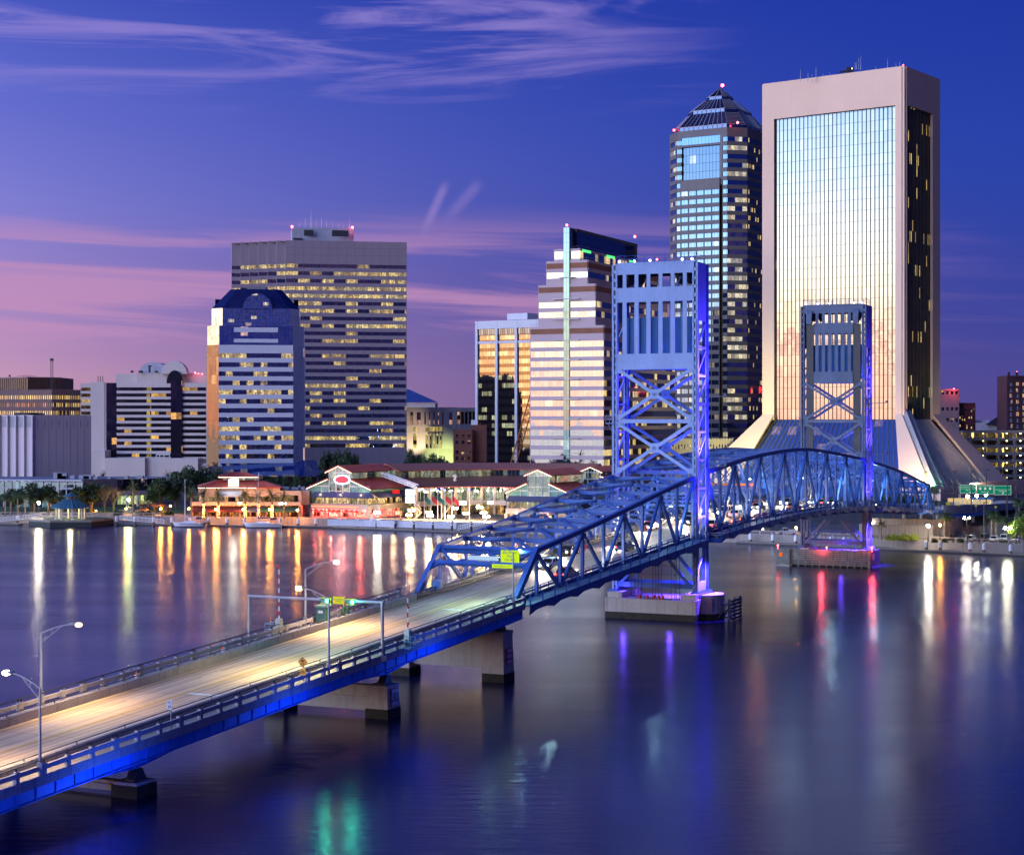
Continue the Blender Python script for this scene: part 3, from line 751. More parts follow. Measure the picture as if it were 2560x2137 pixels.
one('timber_fender', mat('fender_timber', (.05, .055, .08), .8, .3, .6), fender, g)
nb = one('notice_board', redrim, lambda b: b.box(B(260.6, 9.85, 1.3), U * 1.5, R * .06, UP * 2.3), g); nb2 = one('panel', signwhite, lambda b: b.box(B(260.68, 9.9, 1.36), U * 1.34, R * .04, UP * 2.18), nb)
text('SLOW SPEED\nMINIMUM\nWAKE', B(261.35, 9.95, 2.45), U, UP, .27, dark_steel, nb)
for k, (s, t_, lab) in enumerate(((259.5, -1.5, 'red drum on the rusty tower pier, farthest left of five'), (259.4, -.2, 'red drum second from the left on the rusty tower pier'), (259.6, .8, 'red drum in the middle of five on the rusty tower pier'), (259.7, 1.6, 'red drum fourth from the left on the rusty tower pier'), (259.5, 2.3, 'red drum on the rusty tower pier, farthest right of five'))):
    one('paint_drum', red_paint, lambda b: b.cyl(B(s, t_, 3.2), B(s, t_, 3.75), .22), origin=B(s, t_, 3.2), label=lab, cat='drum', group='red drums on the tower pier')
g2 = thing('tower_pier', 'far tower pier wrapped in grey horizontal timber fender boards', 'pier', B(376, 0, 0))
one('plinth', pier_mat, lambda b: b.box(B(371.5, -7.2, -3), U * 10, R * 15, UP * 6.1), g2)
timb = mat('weathered_fender_boards', (.17, .17, .14), .85, .35, .8, streak=.3, fine=.4)
def fend(b):
    for k in range(8): b.box(B(368.4, -8.0, .35 + k * .42), U * .3, R * 17.0, UP * .3); b.box(B(368.4, 9.0, .35 + k * .42), U * 9, R * .3, UP * .3)
    for k in range(12): b.box(B(368.62, -8.0 + k * 1.52, -2), U * .35, R * .3, UP * 5.6)
    for k in range(8): b.box(B(367.2 + .6, -11.0, .35 + k * .42), U * .3, R * 3.0, UP * .3)
    b.box(B(368.2, -8.2, -2), U * .5, R * .5, UP * 5.75); b.box(B(368.2, 8.8, -2), U * .5, R * .5, UP * 5.75)
one('timber_fender', timb, fend, g2)
one('fender_backing', algae, lambda b: b.box(B(368.9, -7.9, -3), U * 2.5, R * 16.8, UP * 4.1), g2)
one('hazard_panel', emit('orange_panel', (1.0, .16, .02), .8), lambda b: b.box(B(367.7, -10.3, 2.0), U * .06, R * .75, UP * .85), g2)
for t_ in (-6.9, 5.6): one('pedestal', pier_mat, lambda b: b.box(B(372.2, t_, 3.1), U * 8, R * 1.9, UP * .5), g2)
for (s, t_, z) in ((368.5, -10.8, 4.3), (368.5, 9.6, 4.4), (372.0, -1.0, 3.9)):
    one('warning_light', red_bulb, lambda b: (b.ball(B(s, t_, z), .16), b.cyl(B(s, t_, z - .9), B(s, t_, z - .1), .04)), g2)
lamp('POINT', B(367.5, -1.0, 4.0), (1, .05, .08), 900, .2, parent=g2); lamp('POINT', B(367.8, 9.9, 4.4), (1, .05, .05), 900, .2, parent=g2)
one('notice_board', signwhite, lambda b: b.box(B(370.2, 9.34, 1.6), U * 1.8, R * .05, UP * 1.4), g2)
def scaf(b):                                     # access scaffold under the far tower
    for t_ in (-4.2, -1.8, .3, 2.6, 4.6):
        for s in (370.8, 374): b.cyl(B(s, t_, 3.1), B(s, t_, 9.0), .07, n=5)
    for z in (5.2, 7.4):
        for s in (370.8, 374): b.bar(B(s, -4.6, z), B(s, 5.0, z), .1, .14)
    for k in range(4): b.bar(B(370.8, -4.2 + 2.2 * k, 3.2), B(370.8, -2.0 + 2.2 * k, 5.2), .06, .06); b.bar(B(370.8, -2.0 + 2.2 * k, 5.2), B(370.8, -4.2 + 2.2 * k, 7.4), .06, .06)
sc_ = thing('scaffold', 'tube scaffold standing on the far tower pier', 'scaffold', B(372, 0, 3.1)); one('tubes', blue, scaf, sc_)
def scaf2(b):
    for t_ in (-3.4, -2.2, .2, 1.2, 3.4, 4.2):
        for s in (260.6, 262): b.cyl(B(s, t_, 3.2), B(s, t_, 10.2), .06, n=5)
    for z in (5.4, 7.0, 8.4): b.bar(B(260.6, -3.6, z), B(260.6, 4.4, z), .08, .08)
    for k in range(6): b.bar(B(260.6, -3.4 if k % 2 else -2.2, 3.2 + k), B(260.6, -2.2 if k % 2 else -3.4, 4.2 + k), .05, .05); b.bar(B(260.6, .2 if k % 2 else 1.2, 3.2 + k), B(260.6, 1.2 if k % 2 else .2, 4.2 + k), .05, .05)
sc2 = thing('scaffold', 'dark tube scaffold between the legs of the nearer lift tower', 'scaffold', B(261, 0, 3.2)); one('tubes', dark_steel, scaf2, sc2)

# blue-violet floodlighting on the towers
VIO = (.13, .055, 1.0)
for g_, f0, zb in ((near_tower, 262, 3.6), (far_tower, 373.5, 3.4)):
    one('floodlight', violet_case, lambda b: b.box(B(f0 + 2.2, 9.4, zb + 9.0), U * .6, R * .35, UP * .4), g_)
    for z_, pw_ in ((zb + 10, 16000), (24, 16000), (35, 16000)):
        one('floodlight', violet_case, lambda b: (b.box(B(f0 + 2.2, 10.8, z_), U * .6, R * .35, UP * .4), b.bar(B(f0 + 2.5, 7.0, z_ - .2), B(f0 + 2.5, 10.9, z_ - .05), .12, .12)), g_)
        lamp('SPOT', B(f0 + 2.5, 11.3, z_ + .5), VIO, pw_ * 3.2, .25, B(f0 + 2.6, 6.9, z_ + 5), 95, .9, parent=g_)
    lamp('SPOT', B(f0 + 2.5, 9.7, zb + 6.6), VIO, 80000, .25, B(f0 + 2.6, 6.9, zb + 1.0), 95, .9, parent=g_)
    lamp('SPOT', B(f0 + 2.6, 0, 57.4), VIO, 2500, .3, B(f0 + 2.6, 6, 52), 140, .9, parent=g_)
lamp('POINT', B(261.2, -5.0, 4.6), VIO, 250, .2, parent=near_tower); lamp('POINT', B(263.5, 2.0, 4.4), VIO, 300, .2, parent=near_tower)
lamp('POINT', B(372.6, 2.0, 4.4), VIO, 250, .2, parent=far_tower)
# ------------------------------------------------------------------ downtown buildings
def V2(x, Z): return Vector((gx(x, Z), Z, 0))
def unit(v): v = Vector((v.x, v.y, 0)); return v.normalized()
def outn(A, C): d_ = unit(C - A); return Vector((d_.y, -d_.x, 0))       # A left, C right as seen from outside
def win(par, A, C, z0, z1, gm, off=0.0, name='window_band'):
    n = outn(A, C) * off; L = (C - A).length; a, c = A + n, C + n
    return one(name, gm, lambda b: b.face([(a.x, a.y, z0), (c.x, c.y, z0), (c.x, c.y, z1), (a.x, a.y, z1)], [(0, 0), (L, 0), (L, z1 - z0), (0, z1 - z0)]), par)
def slab(b, A, C, z0, z1, th=.3, off=0.0):
    n = outn(A, C); b.box(Vector((A.x, A.y, z0)) + n * off, C - A, n * th, UP * (z1 - z0))
def floors(z0, pitch, h, n): return [(z0 + i * pitch, z0 + i * pitch + h) for i in range(n)]
def banded(par, b, A, C, z0, z1, bands, gm, th=.3, name='window_band'):
    """spandrels proud of continuous window bands"""
    prev = z0
    for lo, hi in bands:
        if lo > prev: slab(b, A, C, prev, lo, th)
        win(par, A, C, lo, hi, gm, name=name); prev = hi
    if z1 > prev: slab(b, A, C, prev, z1, th)
def roof_poly(b, pts, z): b.face([(p.x, p.y, z) for p in pts])
def mast(par, x, y0, y1, Z, r=.12, m=None, name='antenna'):
    p = at(x, y1, Z); return one(name, m or steel_grey, lambda b: b.cyl((p.x, p.y, zz(y0, Z)), p, r, r * .5, 5), par)
def beacon(par, x, y, Z, r=.5, pw=0):
    p = at(x, y, Z); o = one('beacon', red_bulb, lambda b: b.ball(p, r, 8, 6), par)
    return o
WARM = (1.0, .70, .24)

# --- the tall glass tower with a flared base -------------------------------------------------
mz = lambda z: z
P1 = Vector((101.3, 706.2, 0)); P2 = Vector((149.0, 670.6, 0)); dF = unit(P2 - P1); LF = (P2 - P1).length; nF = outn(P1, P2)
dR = -nF; LR = 32.0; P3 = P2 + dR * LR; P4 = P1 + dR * LR; nR = dF
cream = mat('precast_cream_concrete', (.75, .50, .355), .8, .08, .03, streak=.18, streak_col=(.42, .34, .28))
T = thing('office_tower', 'tallest broad cream tower with mirrored front and flared slanting base', 'skyscraper', P2 + UP * GZ)
Zt, Zg, Zk = 166.0, 151.4, 31.6
mir = glass('mirror_curtain_wall', (1.0, .98, .95), .125, (.02, .02, .025), .05, (1, .75, .4), .25, 1.78, 1.78, .12, .007, .010, 4.26, (.015, .012, .012), .02)
dkg = glass('dark_curtain_wall', (.6, .6, .65), .10, (.006, .005, .005), .10, WARM, .9, 1.3, 1.3, .22, .01, .0, 4.26, (.05, .04, .03), .04)
cw = MB()
fl_, fr_ = P1 + dF * 5.0, P2 - dF * 2.6; rl_, rr_ = P2 + dR * 1.2, P3 - dR * 7.2
for A, C, z0, z1 in ((P1, fl_, Zk, Zt), (fr_, P2, Zk, Zt), (fl_, fr_, Zg, Zt)): slab(cw, A, C, z0, z1, 1.3)
for A, C, z0, z1 in ((P2 + dR * .35, rl_, Zk, Zt), (rr_, P3, Zk, Zt), (rl_, rr_, Zg, Zt)): slab(cw, A, C, z0, z1, 1.3)
cw.box(Vector((P2.x, P2.y, Zk)) + nF * .1 + nR * .1, nF * .9, nR * .9, UP * (Zt + .4 - Zk))
slab(cw, P3, P4, Zk, Zt, 1.0); slab(cw, P4, P1, Zk, Zt, 1.0)
roof_poly(cw, [P1, P2, P3, P4], Zt - 1)
cw.build('concrete_frame', cream, T)
win(T, fl_, fr_, Zk, Zg, mir, .05, 'front_curtain_wall'); win(T, rl_, rr_, Zk, Zg, dkg, .05, 'side_curtain_wall')
fin_m = mat('dark_mullion', (.03, .024, .022), .5)
def fins(A, C, z0, z1, step, wd, off=.06, dp=.22):
    b = MB(); n = int((C - A).length / step); d_ = (C - A) / n; nn = outn(A, C)
    for k in range(n + 1): b.box(Vector((A.x, A.y, z0)) + d_ * k - unit(C - A) * wd / 2 + nn * off, unit(C - A) * wd, nn * dp, UP * (z1 - z0))
    return b
fins(fl_, fr_, Zk, Zg, 1.78, .17).build('mullions', fin_m, T); fins(rl_, rr_, Zk, Zg, 1.3, .24).build('side_mullions', mat('bronze_mullion', (.11, .085, .06), .5), T)
# flared skirt
D_, Zb = 24.0, 2.3
o1, o2, o3, o4 = (P1 + (nF - nR) * D_, P2 + (nF + nR) * D_, P3 + (nR - nF) * D_, P4 - (nF + nR) * D_)
i1, i2 = P1 + dF * 5.0 + nF * D_ - dF * 8, P2 - dF * 2.6 + nF * D_ + dF * 13
j2, j3 = P2 + dR * 2.5 + nR * D_ - dR * 13, P3 - dR * 7.2 + nR * D_ + dR * 8
pt = lambda p, z: (p.x, p.y, z)
sk = MB()
def leg(a_t, b_t, a_b, b_b, n, th=1.3, zt_=Zk + 2.2):
    A0, B0, A1, B1 = [Vector(pt(*q_)) + n * th for q_ in ((a_t, zt_), (b_t, zt_), (a_b, Zb), (b_b, Zb))]
    sk.face([A1, B1, B0, A0]); k = n * th
    sk.face([A0, A0 - k, A1 - k, A1]); sk.face([B1, B1 - k, B0 - k, B0])
leg(P1, fl_, o1, i1, nF); leg(fr_, P2, i2, o2, nF); leg(P2, rl_, o2, j2, nR); leg(rr_, P3, j3, o3, nR)
sk.face([pt(o4, Zb), pt(o1, Zb), pt(P1, Zk + 2), pt(P4, Zk + 2)]); sk.face([pt(o3, Zb), pt(o4, Zb), pt(P4, Zk + 2), pt(P3, Zk + 2)])
sk.build('flared_legs', cream, T)
def skirt(A, C, a, c, nm, gm, m_, nfin, wd):
    L = (C - A).length; L2 = (c - a).length; H = math.hypot(Zk - Zb, D_)
    one(nm, gm, lambda b: b.face([pt(a, Zb), pt(c, Zb), pt(C, Zk), pt(A, Zk)], [(-(L2 - L) / 2, 0), (L + (L2 - L) / 2, 0), (L, H), (0, H)]), T)
    def fb(b):
        for k in range(nfin + 1):
            f_ = k / nfin; b.bar(Vector(pt(A.lerp(C, f_), Zk + .15)), Vector(pt(a.lerp(c, f_), Zb + .15)), wd, .3)
    one(nm + '_ribs', m_, fb, T)
skg = glass('slanted_skirt_glass', (.42, .6, 1.0), .10, (.008, .02, .09), .06, (1.0, .62, .45), .30, 3.6, 1.9, .10, .01, .02, 4.3, (.03, .025, .02), .03, .7)
skirt(fl_, fr_, i1, i2, 'skirt_glass', skg, mat('bronze_rib', (.17, .12, .08), .5), 28, .17)
skirt(rl_, rr_, j2, j3, 'side_skirt_glass', dkg, mat('grey_rib', (.40, .34, .30), .5, .2), 24, .5)
one('plinth_wall', cream, lambda b: (slab(b, j2 + dR * 2 + nR * 1.6, o3 + dR * 6 + nR * 1.6, 2.2, 8.0, 1.0), slab(b, o2 + nR * .5, j2 + nR * .5, 2.2, 6.5, .8)), T)
cn = MB()
for k, (o_, w_) in enumerate(((.0, 1.5), (3.0, 1.2))):                # channelled near corner buttress
    a0, a1 = P2 + nR * .4, o2 + nR * .4
    cn.bar(Vector(pt(a0 + dR * (o_ + .7), Zk + 3)), Vector(pt(a1 + dR * (o_ * 2.4 + 1.2), Zb)), w_, 2.2, dR)
cn.build('corner_buttress', mat('grey_granite', (.25, .24, .27), .7, .12, .1), T)
for x, y0 in ((2001, 173), (2020, 183), (2030, 187), (2040, 168), (2057, 184), (2074, 181), (2138, 157), (2141, 155), (2147, 146), (2152, 140), (2190, 167), (2219, 147), (2240, 158), (2249, 155)):
    mast(T, x, 205 if x < 2100 else 175, y0, 690, .13)
one('rooftop_davit', dark_steel, lambda b: (b.bar(at(2098, 181, 688), at(2135, 176, 688), .8, .6), b.cbox(at(2122, 186, 688), 2, 2, 2.6)), T)
beacon(T, 2258, 165, 671, .42)
one('rooftop_lamp', emit('yellow_bulb', (1, .7, .2), 8), lambda b: b.ball(at(2129, 172, 688), .35), T)

# --- octagonal tower with stepped pyramid ------------------------------------------------------
a_ = unit(Vector((.85, -.53, 0))); b_ = Vector((-a_.y, a_.x, 0))
q1 = Vector((gx(1692, 819), 819, 0)); LQ = 25.8; LC = 6.7
oc = [q1, q1 + a_ * LQ]; oc.append(oc[-1] + (a_ + b_) * LC); oc.append(oc[-1] + b_ * LQ); oc.append(oc[-1] + (b_ - a_) * LC); oc.append(oc[-1] - a_ * LQ); oc.append(oc[-1] - (a_ + b_) * LC); oc.append(oc[-1] - b_ * LQ)
ctr = sum(oc, Vector((0, 0, 0))) / 8
K = thing('office_tower', 'slim dark granite tower with stepped glass pyramid roof and red beacons', 'skyscraper', ctr + UP * GZ)
gran = mat('brown_granite', (.115, .10, .11), .6, .15, .1)
kg1 = glass('tower_reflective_band', (.36, .62, 1.0), .15, (.01, .014, .04), .10, (1, .82, .5), .7, 3.4, 1.7, .10, .006, .004, None, (.02, .02, .02), .02)
kg2 = glass('tower_blue_band', (.5, .6, 1.0), .22, (.006, .008, .03), .42, (1, .83, .42), .9, 3.6, 1.8, .08, .01, .01, None, (.02, .02, .02), .03)
ZK = 165.5; pit = 3.975; fl = floors(12.0, pit, 2.1, 38)
kw = MB()
for i in range(8):
    A, C = oc[i], oc[(i + 1) % 8]
    if i == 0:
        L = C - A
        seg = [(0, .10, kg1), (.10, .86, 'bay'), (.86, .91, 'gap'), (.91, 1.0, kg1)]
        for f0, f1, k_ in seg:
            a1, c1_ = A + L * f0, A + L * f1
            if k_ == 'gap': slab(kw, a1, c1_, 4, ZK - 26, .02, -1.5); slab(kw, a1, c1_, ZK - 26, ZK, .3); continue
            if k_ == 'bay':
                n = outn(A, C) * .8; a1 += n; c1_ += n
                banded(K, kw, a1, c1_, 4, ZK - 23.2, fl[:-6], kg1, .3)
                kw.box(Vector((a1.x, a1.y, ZK - 23.3)) - n, c1_ - a1, n * 1.4, UP * .4)
                win(K, a1 - n * 2.2, c1_ - n * 2.2, ZK - 23.2, ZK - 7.6, glass('upper_atrium_glass', (.42, .66, 1), .08, (.01, .012, .02), .06, (1, .85, .5), .6, 3.4, 1.7, .16, .004, 0, 3.9, (.03, .03, .035), .02), name='atrium_window')
                slab(kw, a1 - n, c1_ - n, ZK - 7.6, ZK - 6.6, .3); win(K, a1 - n, c1_ - n, ZK - 6.6, ZK - 3.2, kg1); slab(kw, a1 - n, c1_ - n, ZK - 3.2, ZK, .3)
                continue
            banded(K, kw, a1, c1_, 4, ZK, [q_ for q_ in fl if q_[1] < ZK - 3], k_, .3)
        fb = fins(A + L * .10 + outn(A, C) * .85, A + L * .86 + outn(A, C) * .85, 4, ZK - 23.2, 3.4, .3, .0, .3); fb.build('mullions', gran, K)
    elif i in (1, 2, 7):
        banded(K, kw, A, C, 4, ZK, [q_ for q_ in fl if q_[1] < ZK - 3], kg2 if i != 2 else dkg, .3)
    else: slab(kw, A, C, 4, ZK, .3)
roof_poly(kw, oc, ZK)
kw.build('granite_walls', gran, K)
rg = glass('pyramid_glass', (.5, .55, .8), .10, (.008, .01, .03), 0, WARM, 0, 3, 2.0, .0, .01)
rib = mat('pyramid_rib', (.26, .26, .33), .45, .1, .3, metal=.4)
r0, z0 = 1.0, ZK
for nm, r_b, r_t, za, zl, zb in (('lower_tier', .94, .66, ZK + .1, ZK + 1.8, ZK + 8.6), ('middle_tier', .63, .30, ZK + 8.4, ZK + 10.2, ZK + 16.0), ('top_tier', .26, .02, ZK + 15.8, ZK + 17.4, ZK + 22.0)):
    ob_ = [ctr + (p - ctr) * r_b for p in oc]; ot = [ctr + (p - ctr) * r_t for p in oc]
    tb = MB(); tb.prism([(p.x, p.y) for p in ob_], za, zl); tb.prism([(p.x, p.y) for p in ob_], zl, zb, [(p.x, p.y) for p in ot])
    o_ = tb.build(nm, rg, K)
    rb = MB()
    for i in range(8):
        A, C, a1, c1_ = ob_[i], ob_[(i + 1) % 8], ot[i], ot[(i + 1) % 8]
        n_ = max(2, int((C - A).length / 2.3)) if i % 2 == 0 else 1
        for k in range(n_ + 1):
            f_ = k / n_; rb.bar(Vector(pt(A.lerp(C, f_), zl)), Vector(pt(a1.lerp(c1_, f_), zb)), .3, .3); rb.bar(Vector(pt(A.lerp(C, f_), za)), Vector(pt(A.lerp(C, f_), zl)), .3, .3)
        if i % 2:
            for k in range(1, 9):
                f_ = k / 9; rb.bar(Vector(pt(A.lerp(a1, f_), zl + (zb - zl) * f_ + .1)), Vector(pt(C.lerp(c1_, f_), zl + (zb - zl) * f_ + .1)), .55, .3)
        rb.bar(Vector(pt(A, zl)), Vector(pt(C, zl)), .3, .3)
    rb.build('ribs', rib, o_)
beacon(K, 1806, 214, 832, .75); beacon(K, 1844, 307, 803, .5); beacon(K, 1685, 326, 823, .5)
for x_, ch_ in ((1878, 'I'), (1897, 'R')):
    p_ = at(x_, 976, 812); text(ch_, p_, (.62, .78, 0) if ch_ == 'R' else (1, 0, 0), (0, 0, 1), 4.6, emit('red_letter', (1, .03, .03), 3), K, proud=.8)

# --- stepped pale tower aligned with the bridge ------------------------------------------------
Zc = 690.0; c0 = Vector((gx(1416, 697), 697, 0)); c0 = Vector((gx(1417, 697.5), 697.5, 0))
S = thing('office_tower', 'pale pink-white stepped tower with brown cornices and a dark penthouse slab', 'office tower', c0 + UP * GZ)
pale = mat('pale_precast', (.50, .37, .38), .75, .06, .05, streak=.1)
brown = mat('brown_cornice', (.24, .09, .045), .7, .15, .2)
sg = glass('stepped_tower_glass', (.97, .98, 1.0), .14, (.02, .02, .03), .06, (1, .85, .5), .5, 3.2, 1.9, .05, .006, .010, None, (.2, .17, .17), .02)
sgs = glass('stepped_tower_side_glass', (.6, .65, .9), .14, (.008, .01, .02), .30, WARM, 1.0, 3.2, 1.6, .05, .01, .01, None, (.02, .02, .02), .04)
def tier(hw, z0, z1, depth, bands, corn=True, back=0.0):
    A = c0 - R * hw + U * back; C = c0 + R * hw + U * back; E_ = C + U * depth; G_ = A + U * depth
    wl, cr = MB(), MB()
    zz1 = z1 - (3.4 if corn else 0)
    for A_, C_, g_ in ((A, C, sg), (C, E_, sgs)):
        banded(S, wl, A_, C_, z0, zz1, [q_ for q_ in bands if q_[0] >= z0 - .1 and q_[1] <= zz1 + .01], g_, .25)
        if corn: slab(cr, A_, C_, z1 - 3.1, z1 - 1.0, .32); slab(wl, A_, C_, z1 - 1.0, z1, .4); slab(wl, A_, C_, zz1, z1 - 3.1, .28)
    slab(wl, E_, G_, z0, z1, .25); slab(wl, G_, A, z0, z1, .25); roof_poly(wl, [A, C, E_, G_], z1 - .2)
    wl.build('spandrel_walls', pale, S)
    if corn: cr.build('cornice', brown, S)
    def rr(b):
        b.tube([A + UP * (z1 + .9), C + UP * (z1 + .9), E_ + UP * (z1 + .9)], .05, 4)
    one('roof_rail', steel_grey, rr, S)
sb = floors(9.6, 3.905, 2.35, 22)
wd = 182 / 4400 * 690 / .908
tier(wd / 2, 4, zz(812.5, 690), 84, sb, True, 0)
tier(wd / 2 * 141 / 182, zz(812.5, 690) - .2, zz(708, 691), 83, sb, True, .15)
tier(wd / 2 * 102 / 182, zz(708, 691) - .2, zz(649, 693), 81, sb, True, .3)
tier(wd / 2 * 64 / 182, zz(649, 693) - .2, zz(620, 694), 79, [(zz(649, 693) + .6, zz(626, 694))], False, .45)
zf0, zf1 = zz(620, 694) - .2, zz(567.5, 695)
one('penthouse_slab', glass('penthouse_dark_glass', (.4, .45, .7), .10, (.008, .008, .02), 0, WARM, 0, 3, 2.6, .12, .006, 0, 4.2, (.015, .015, .02), .05), lambda b: (
    b.face([pt(c0 + R * 2.2 + U * 5, zf0), pt(c0 + R * 2.2 + U * 73, zf0), pt(c0 + R * 2.2 + U * 73, zf1 - 1.2), pt(c0 + R * 2.2 + U * 5, zf1 - 1.2)], [(0, 0), (68, 0), (68, 11), (0, 11)]),
    b.face([pt(c0 - R * 1.2 + U * 5, zf0), pt(c0 + R * 2.2 + U * 5, zf0), pt(c0 + R * 2.2 + U * 5, zf1), pt(c0 - R * 1.2 + U * 5, zf1)], [(0, 0), (3.4, 0), (3.4, 11), (0, 11)])), S)
one('penthouse_parapet', fin_m, lambda b: (b.box(c0 - R * 3.5 + U * 4.8 + UP * (zf1 - 1.2), U * 68.4, R * 5.8, UP * 1.2), b.box(c0 - R * 3.5 + U * 5.3 + UP * zf0, U * 67, R * 5.5, UP * (zf1 - zf0 - 1.3))), S)
def finb(b):
    A, C = c0 - R * 1.25 - U * .5, c0 + R * 1.25 - U * .5; L = (C - A).length
    b.face([pt(A, 8), pt(C, 8), pt(C, zf1), pt(A, zf1)], [(0, 0), (L, 0), (L, zf1 - 8), (0, zf1 - 8)])
    b.face([pt(C, 8), pt(C + U * 5.5, 8), pt(C + U * 5.5, zf1), pt(C, zf1)], [(0, 0), (4, 0), (4, zf1 - 8), (0, zf1 - 8)])
    b.face([pt(A + U * 5.5, 8), pt(A, 8), pt(A, zf1), pt(A + U * 5.5, zf1)], [(0, 0), (4, 0), (4, zf1 - 8), (0, zf1 - 8)])
    b.face([pt(A, zf1), pt(C, zf1), pt(C + U * 5.5, zf1), pt(A + U * 5.5, zf1)], [(0, 0)] * 4)
one('glass_fin', glass('fin_glass', (.55, .85, .95), .10, (.02, .03, .03), .05, (.9, 1, .9), .4, 2.5, 1.25, .07, .008, .004, 3.9, (.1, .12, .14), .02), finb, S)
def canop(b):
    for k, (z, w_) in enumerate(((zz(691, 690), 6.5), (zz(745, 690), 11.5), (zz(796, 690), 11.5), (zz(849, 690), 11.5), (zz(899, 690), 11.5), (zz(948, 690), 11.5), (zz(998, 690), 11.5), (zz(1048, 690), 11.5), (zz(1097, 690), 11.5), (zz(1135, 690), 11.5))):
        b.box(c0 - R * w_ / 2 * 1.0 - U * 1.3 + UP * z, R * w_, U * .9, UP * .25)
one('light_shelves', steel_grey, canop, S)
one('green_cornice_light', emit('green_glow', (.10, .9, .25), 1.4), lambda b: [b.box(c0 + R * (wd / 2 * 64 / 182 + .26) + U * (2 + k * 26) + UP * (zz(620, 694) - 1.2), U * 9, R * .1, UP * 1.0) for k in range(3)], S)
beacon(S, 1417, 563, 695, .45); beacon(S, 1587, 592, 762, .5)

# --- dark tower with white fins ------------------------------------------------------------------
Dl, Dr = V2(1192, 880), V2(1348, 860); D_n = outn(Dl, Dr)
N = thing('office_tower', 'dark glass tower divided by white vertical fins, gold reflections on top', 'office tower', Dl + UP * GZ)
fw = mat('white_fin_concrete', (.60, .57, .60), .7, .08, .05)
zt_ = zz(801, 870); zb_ = zz(838, 870)
ng = glass('fin_tower_glass', (1.0, .86, .5), .14, (.006, .008, .014), .24, (.95, .9, .45), .6, 3.0, 1.0, .08, .006, .006, None, (.02, .012, .01), .02)
nsp = glass('fin_tower_spandrel_glass', (.62, .42, .22), .11, (.006, .006, .01), 0, WARM, 0, 3, 1.0, .08, .004, .004, None, (.02, .012, .01), .03)
nb_ = floors(8.0, 3.96, 2.2, 17)
for lo, hi in nb_:
    win(N, Dl, Dr, lo, hi, ng); win(N, Dl, Dr, hi, lo + 3.96, nsp, name='spandrel_band')
nw = MB()
slab(nw, Dl, Dr, zb_ + 3.4, zt_, .9)
slab(nw, Dl, Dr, zz(858, 870), zz(852, 870), .6)
for x in (1193.5, 1244, 1293, 1341):
    p_ = Dl.lerp(Dr, (x - 1192) / 156.0); w_ = unit(Dr - Dl); nw.box(Vector(pt(p_, 3)) - w_ * .7, w_ * 1.4, D_n * 1.0, UP * (zt_ - 3))
slab(nw, Dr, Dr - D_n * 30, 3, zt_, .3); slab(nw, Dl - D_n * 30, Dl, 3, zt_, .3); slab(nw, Dr - D_n * 30, Dl - D_n * 30, 3, zt_, .3)
roof_poly(nw, [Dl, Dr, Dr - D_n * 30, Dl - D_n * 30], zt_ - .5)
nw.build('concrete_fins', fw, N)
one('penthouse', fw, lambda b: b.box(at(1268, 800, 885), unit(Dr - Dl) * 12, -D_n * 10, UP * 3.2), N)
win(N, Dl, Dr, zb_ + .2, zb_ + 3.3, dkg, .3, 'louvre_band')

# --- big purple-grey banded tower with saw-tooth side -----------------------------------------------
Zp = 900.0; G1 = V2(715, Zp); G2 = V2(1016, Zp * 1.0114); gd = unit(G2 - G1); gn = outn(G1, G2)
H_ = thing('office_tower', 'wide grey tower with rows of lit windows and a saw-tooth left side', 'office tower', G1 + UP * GZ)
pg = mat('mauve_precast', (.30, .235, .27), .8, .06, .03, streak=.12)
hg = glass('wide_tower_glass', (.55, .6, .9), .14, (.006, .008, .02), .62, (1.0, .70, .20), .95, 6.1, 1.55, .10, .012, .02, None, (.02, .02, .025), .04, .75)
hg2 = glass('wide_tower_lower_glass', (.55, .6, .9), .16, (.006, .008, .02), .30, (1.0, .68, .20), .85, 6.1, 1.55, .10, .02, .03, None, (.02, .02, .025), .04, .75)
zpt = zz(601, Zp); band = [(zz(664 + 18.75 * k + 4.6, Zp), zz(664 + 18.75 * k - 4.6, Zp)) for k in range(25)][::-1]
pw = MB()
def two_tone(A, C):
    prev = 4.0
    for k, (lo, hi) in enumerate(band):
        slab(pw, A, C, prev, lo, .35); win(H_, A, C, lo, hi, hg if (k > 15 or k in (1, 3, 5, 6, 7)) else hg2); prev = hi
    slab(pw, A, C, prev, zpt, .35)
two_tone(G1, G2)
cur = G1.copy()
for k in range(6):
    nb0 = cur - gn * 2.9; na = nb0 - gd * 4.55
    slab(pw, nb0, cur, 4, zpt, .2); two_tone(na, nb0); cur = na
pw.box(Vector(pt(cur, 4)), -gn * 32, gd * .5, UP * (zpt - 4)); pw.box(Vector(pt(G2, 4)), -gn * 48, -gd * .5, UP * (zpt - 4))
b1, b2 = G2 - gn * 48, cur - gn * 32
slab(pw, b1, b2, 4, zpt, .3); roof_poly(pw, [G1, G2, b1, b2, cur], zpt - .6)
for k in range(14):                                        # panel joints on the blind top floors
    pass
pw.build('precast_walls', pg, H_)
jm = mat('panel_joint', (.16, .14, .17), .9)
def joints(b):
    w0 = gn * .36
    for k in range(15): p_ = G1.lerp(G2, k / 14) + w0; b.box(Vector(pt(p_, 10)), gd * .10, gn * .02, UP * (zpt - 10))
    for z in along(zz(655, Zp), zpt, 4.2)[1:-1]: b.box(Vector(pt(G1 + w0, z)), G2 - G1, gn * .02, UP * .12)
one('panel_joints', jm, joints, H_)
ph = mat('penthouse_metal', (.34, .36, .42), .6, .2, .08, streak=.3)
one('penthouse', ph, lambda b: b.box(at(730, 603, 915), gd * (154 / 4400 * 915), -gn * 14, UP * (484 - 450) / 4400 * 915), H_)
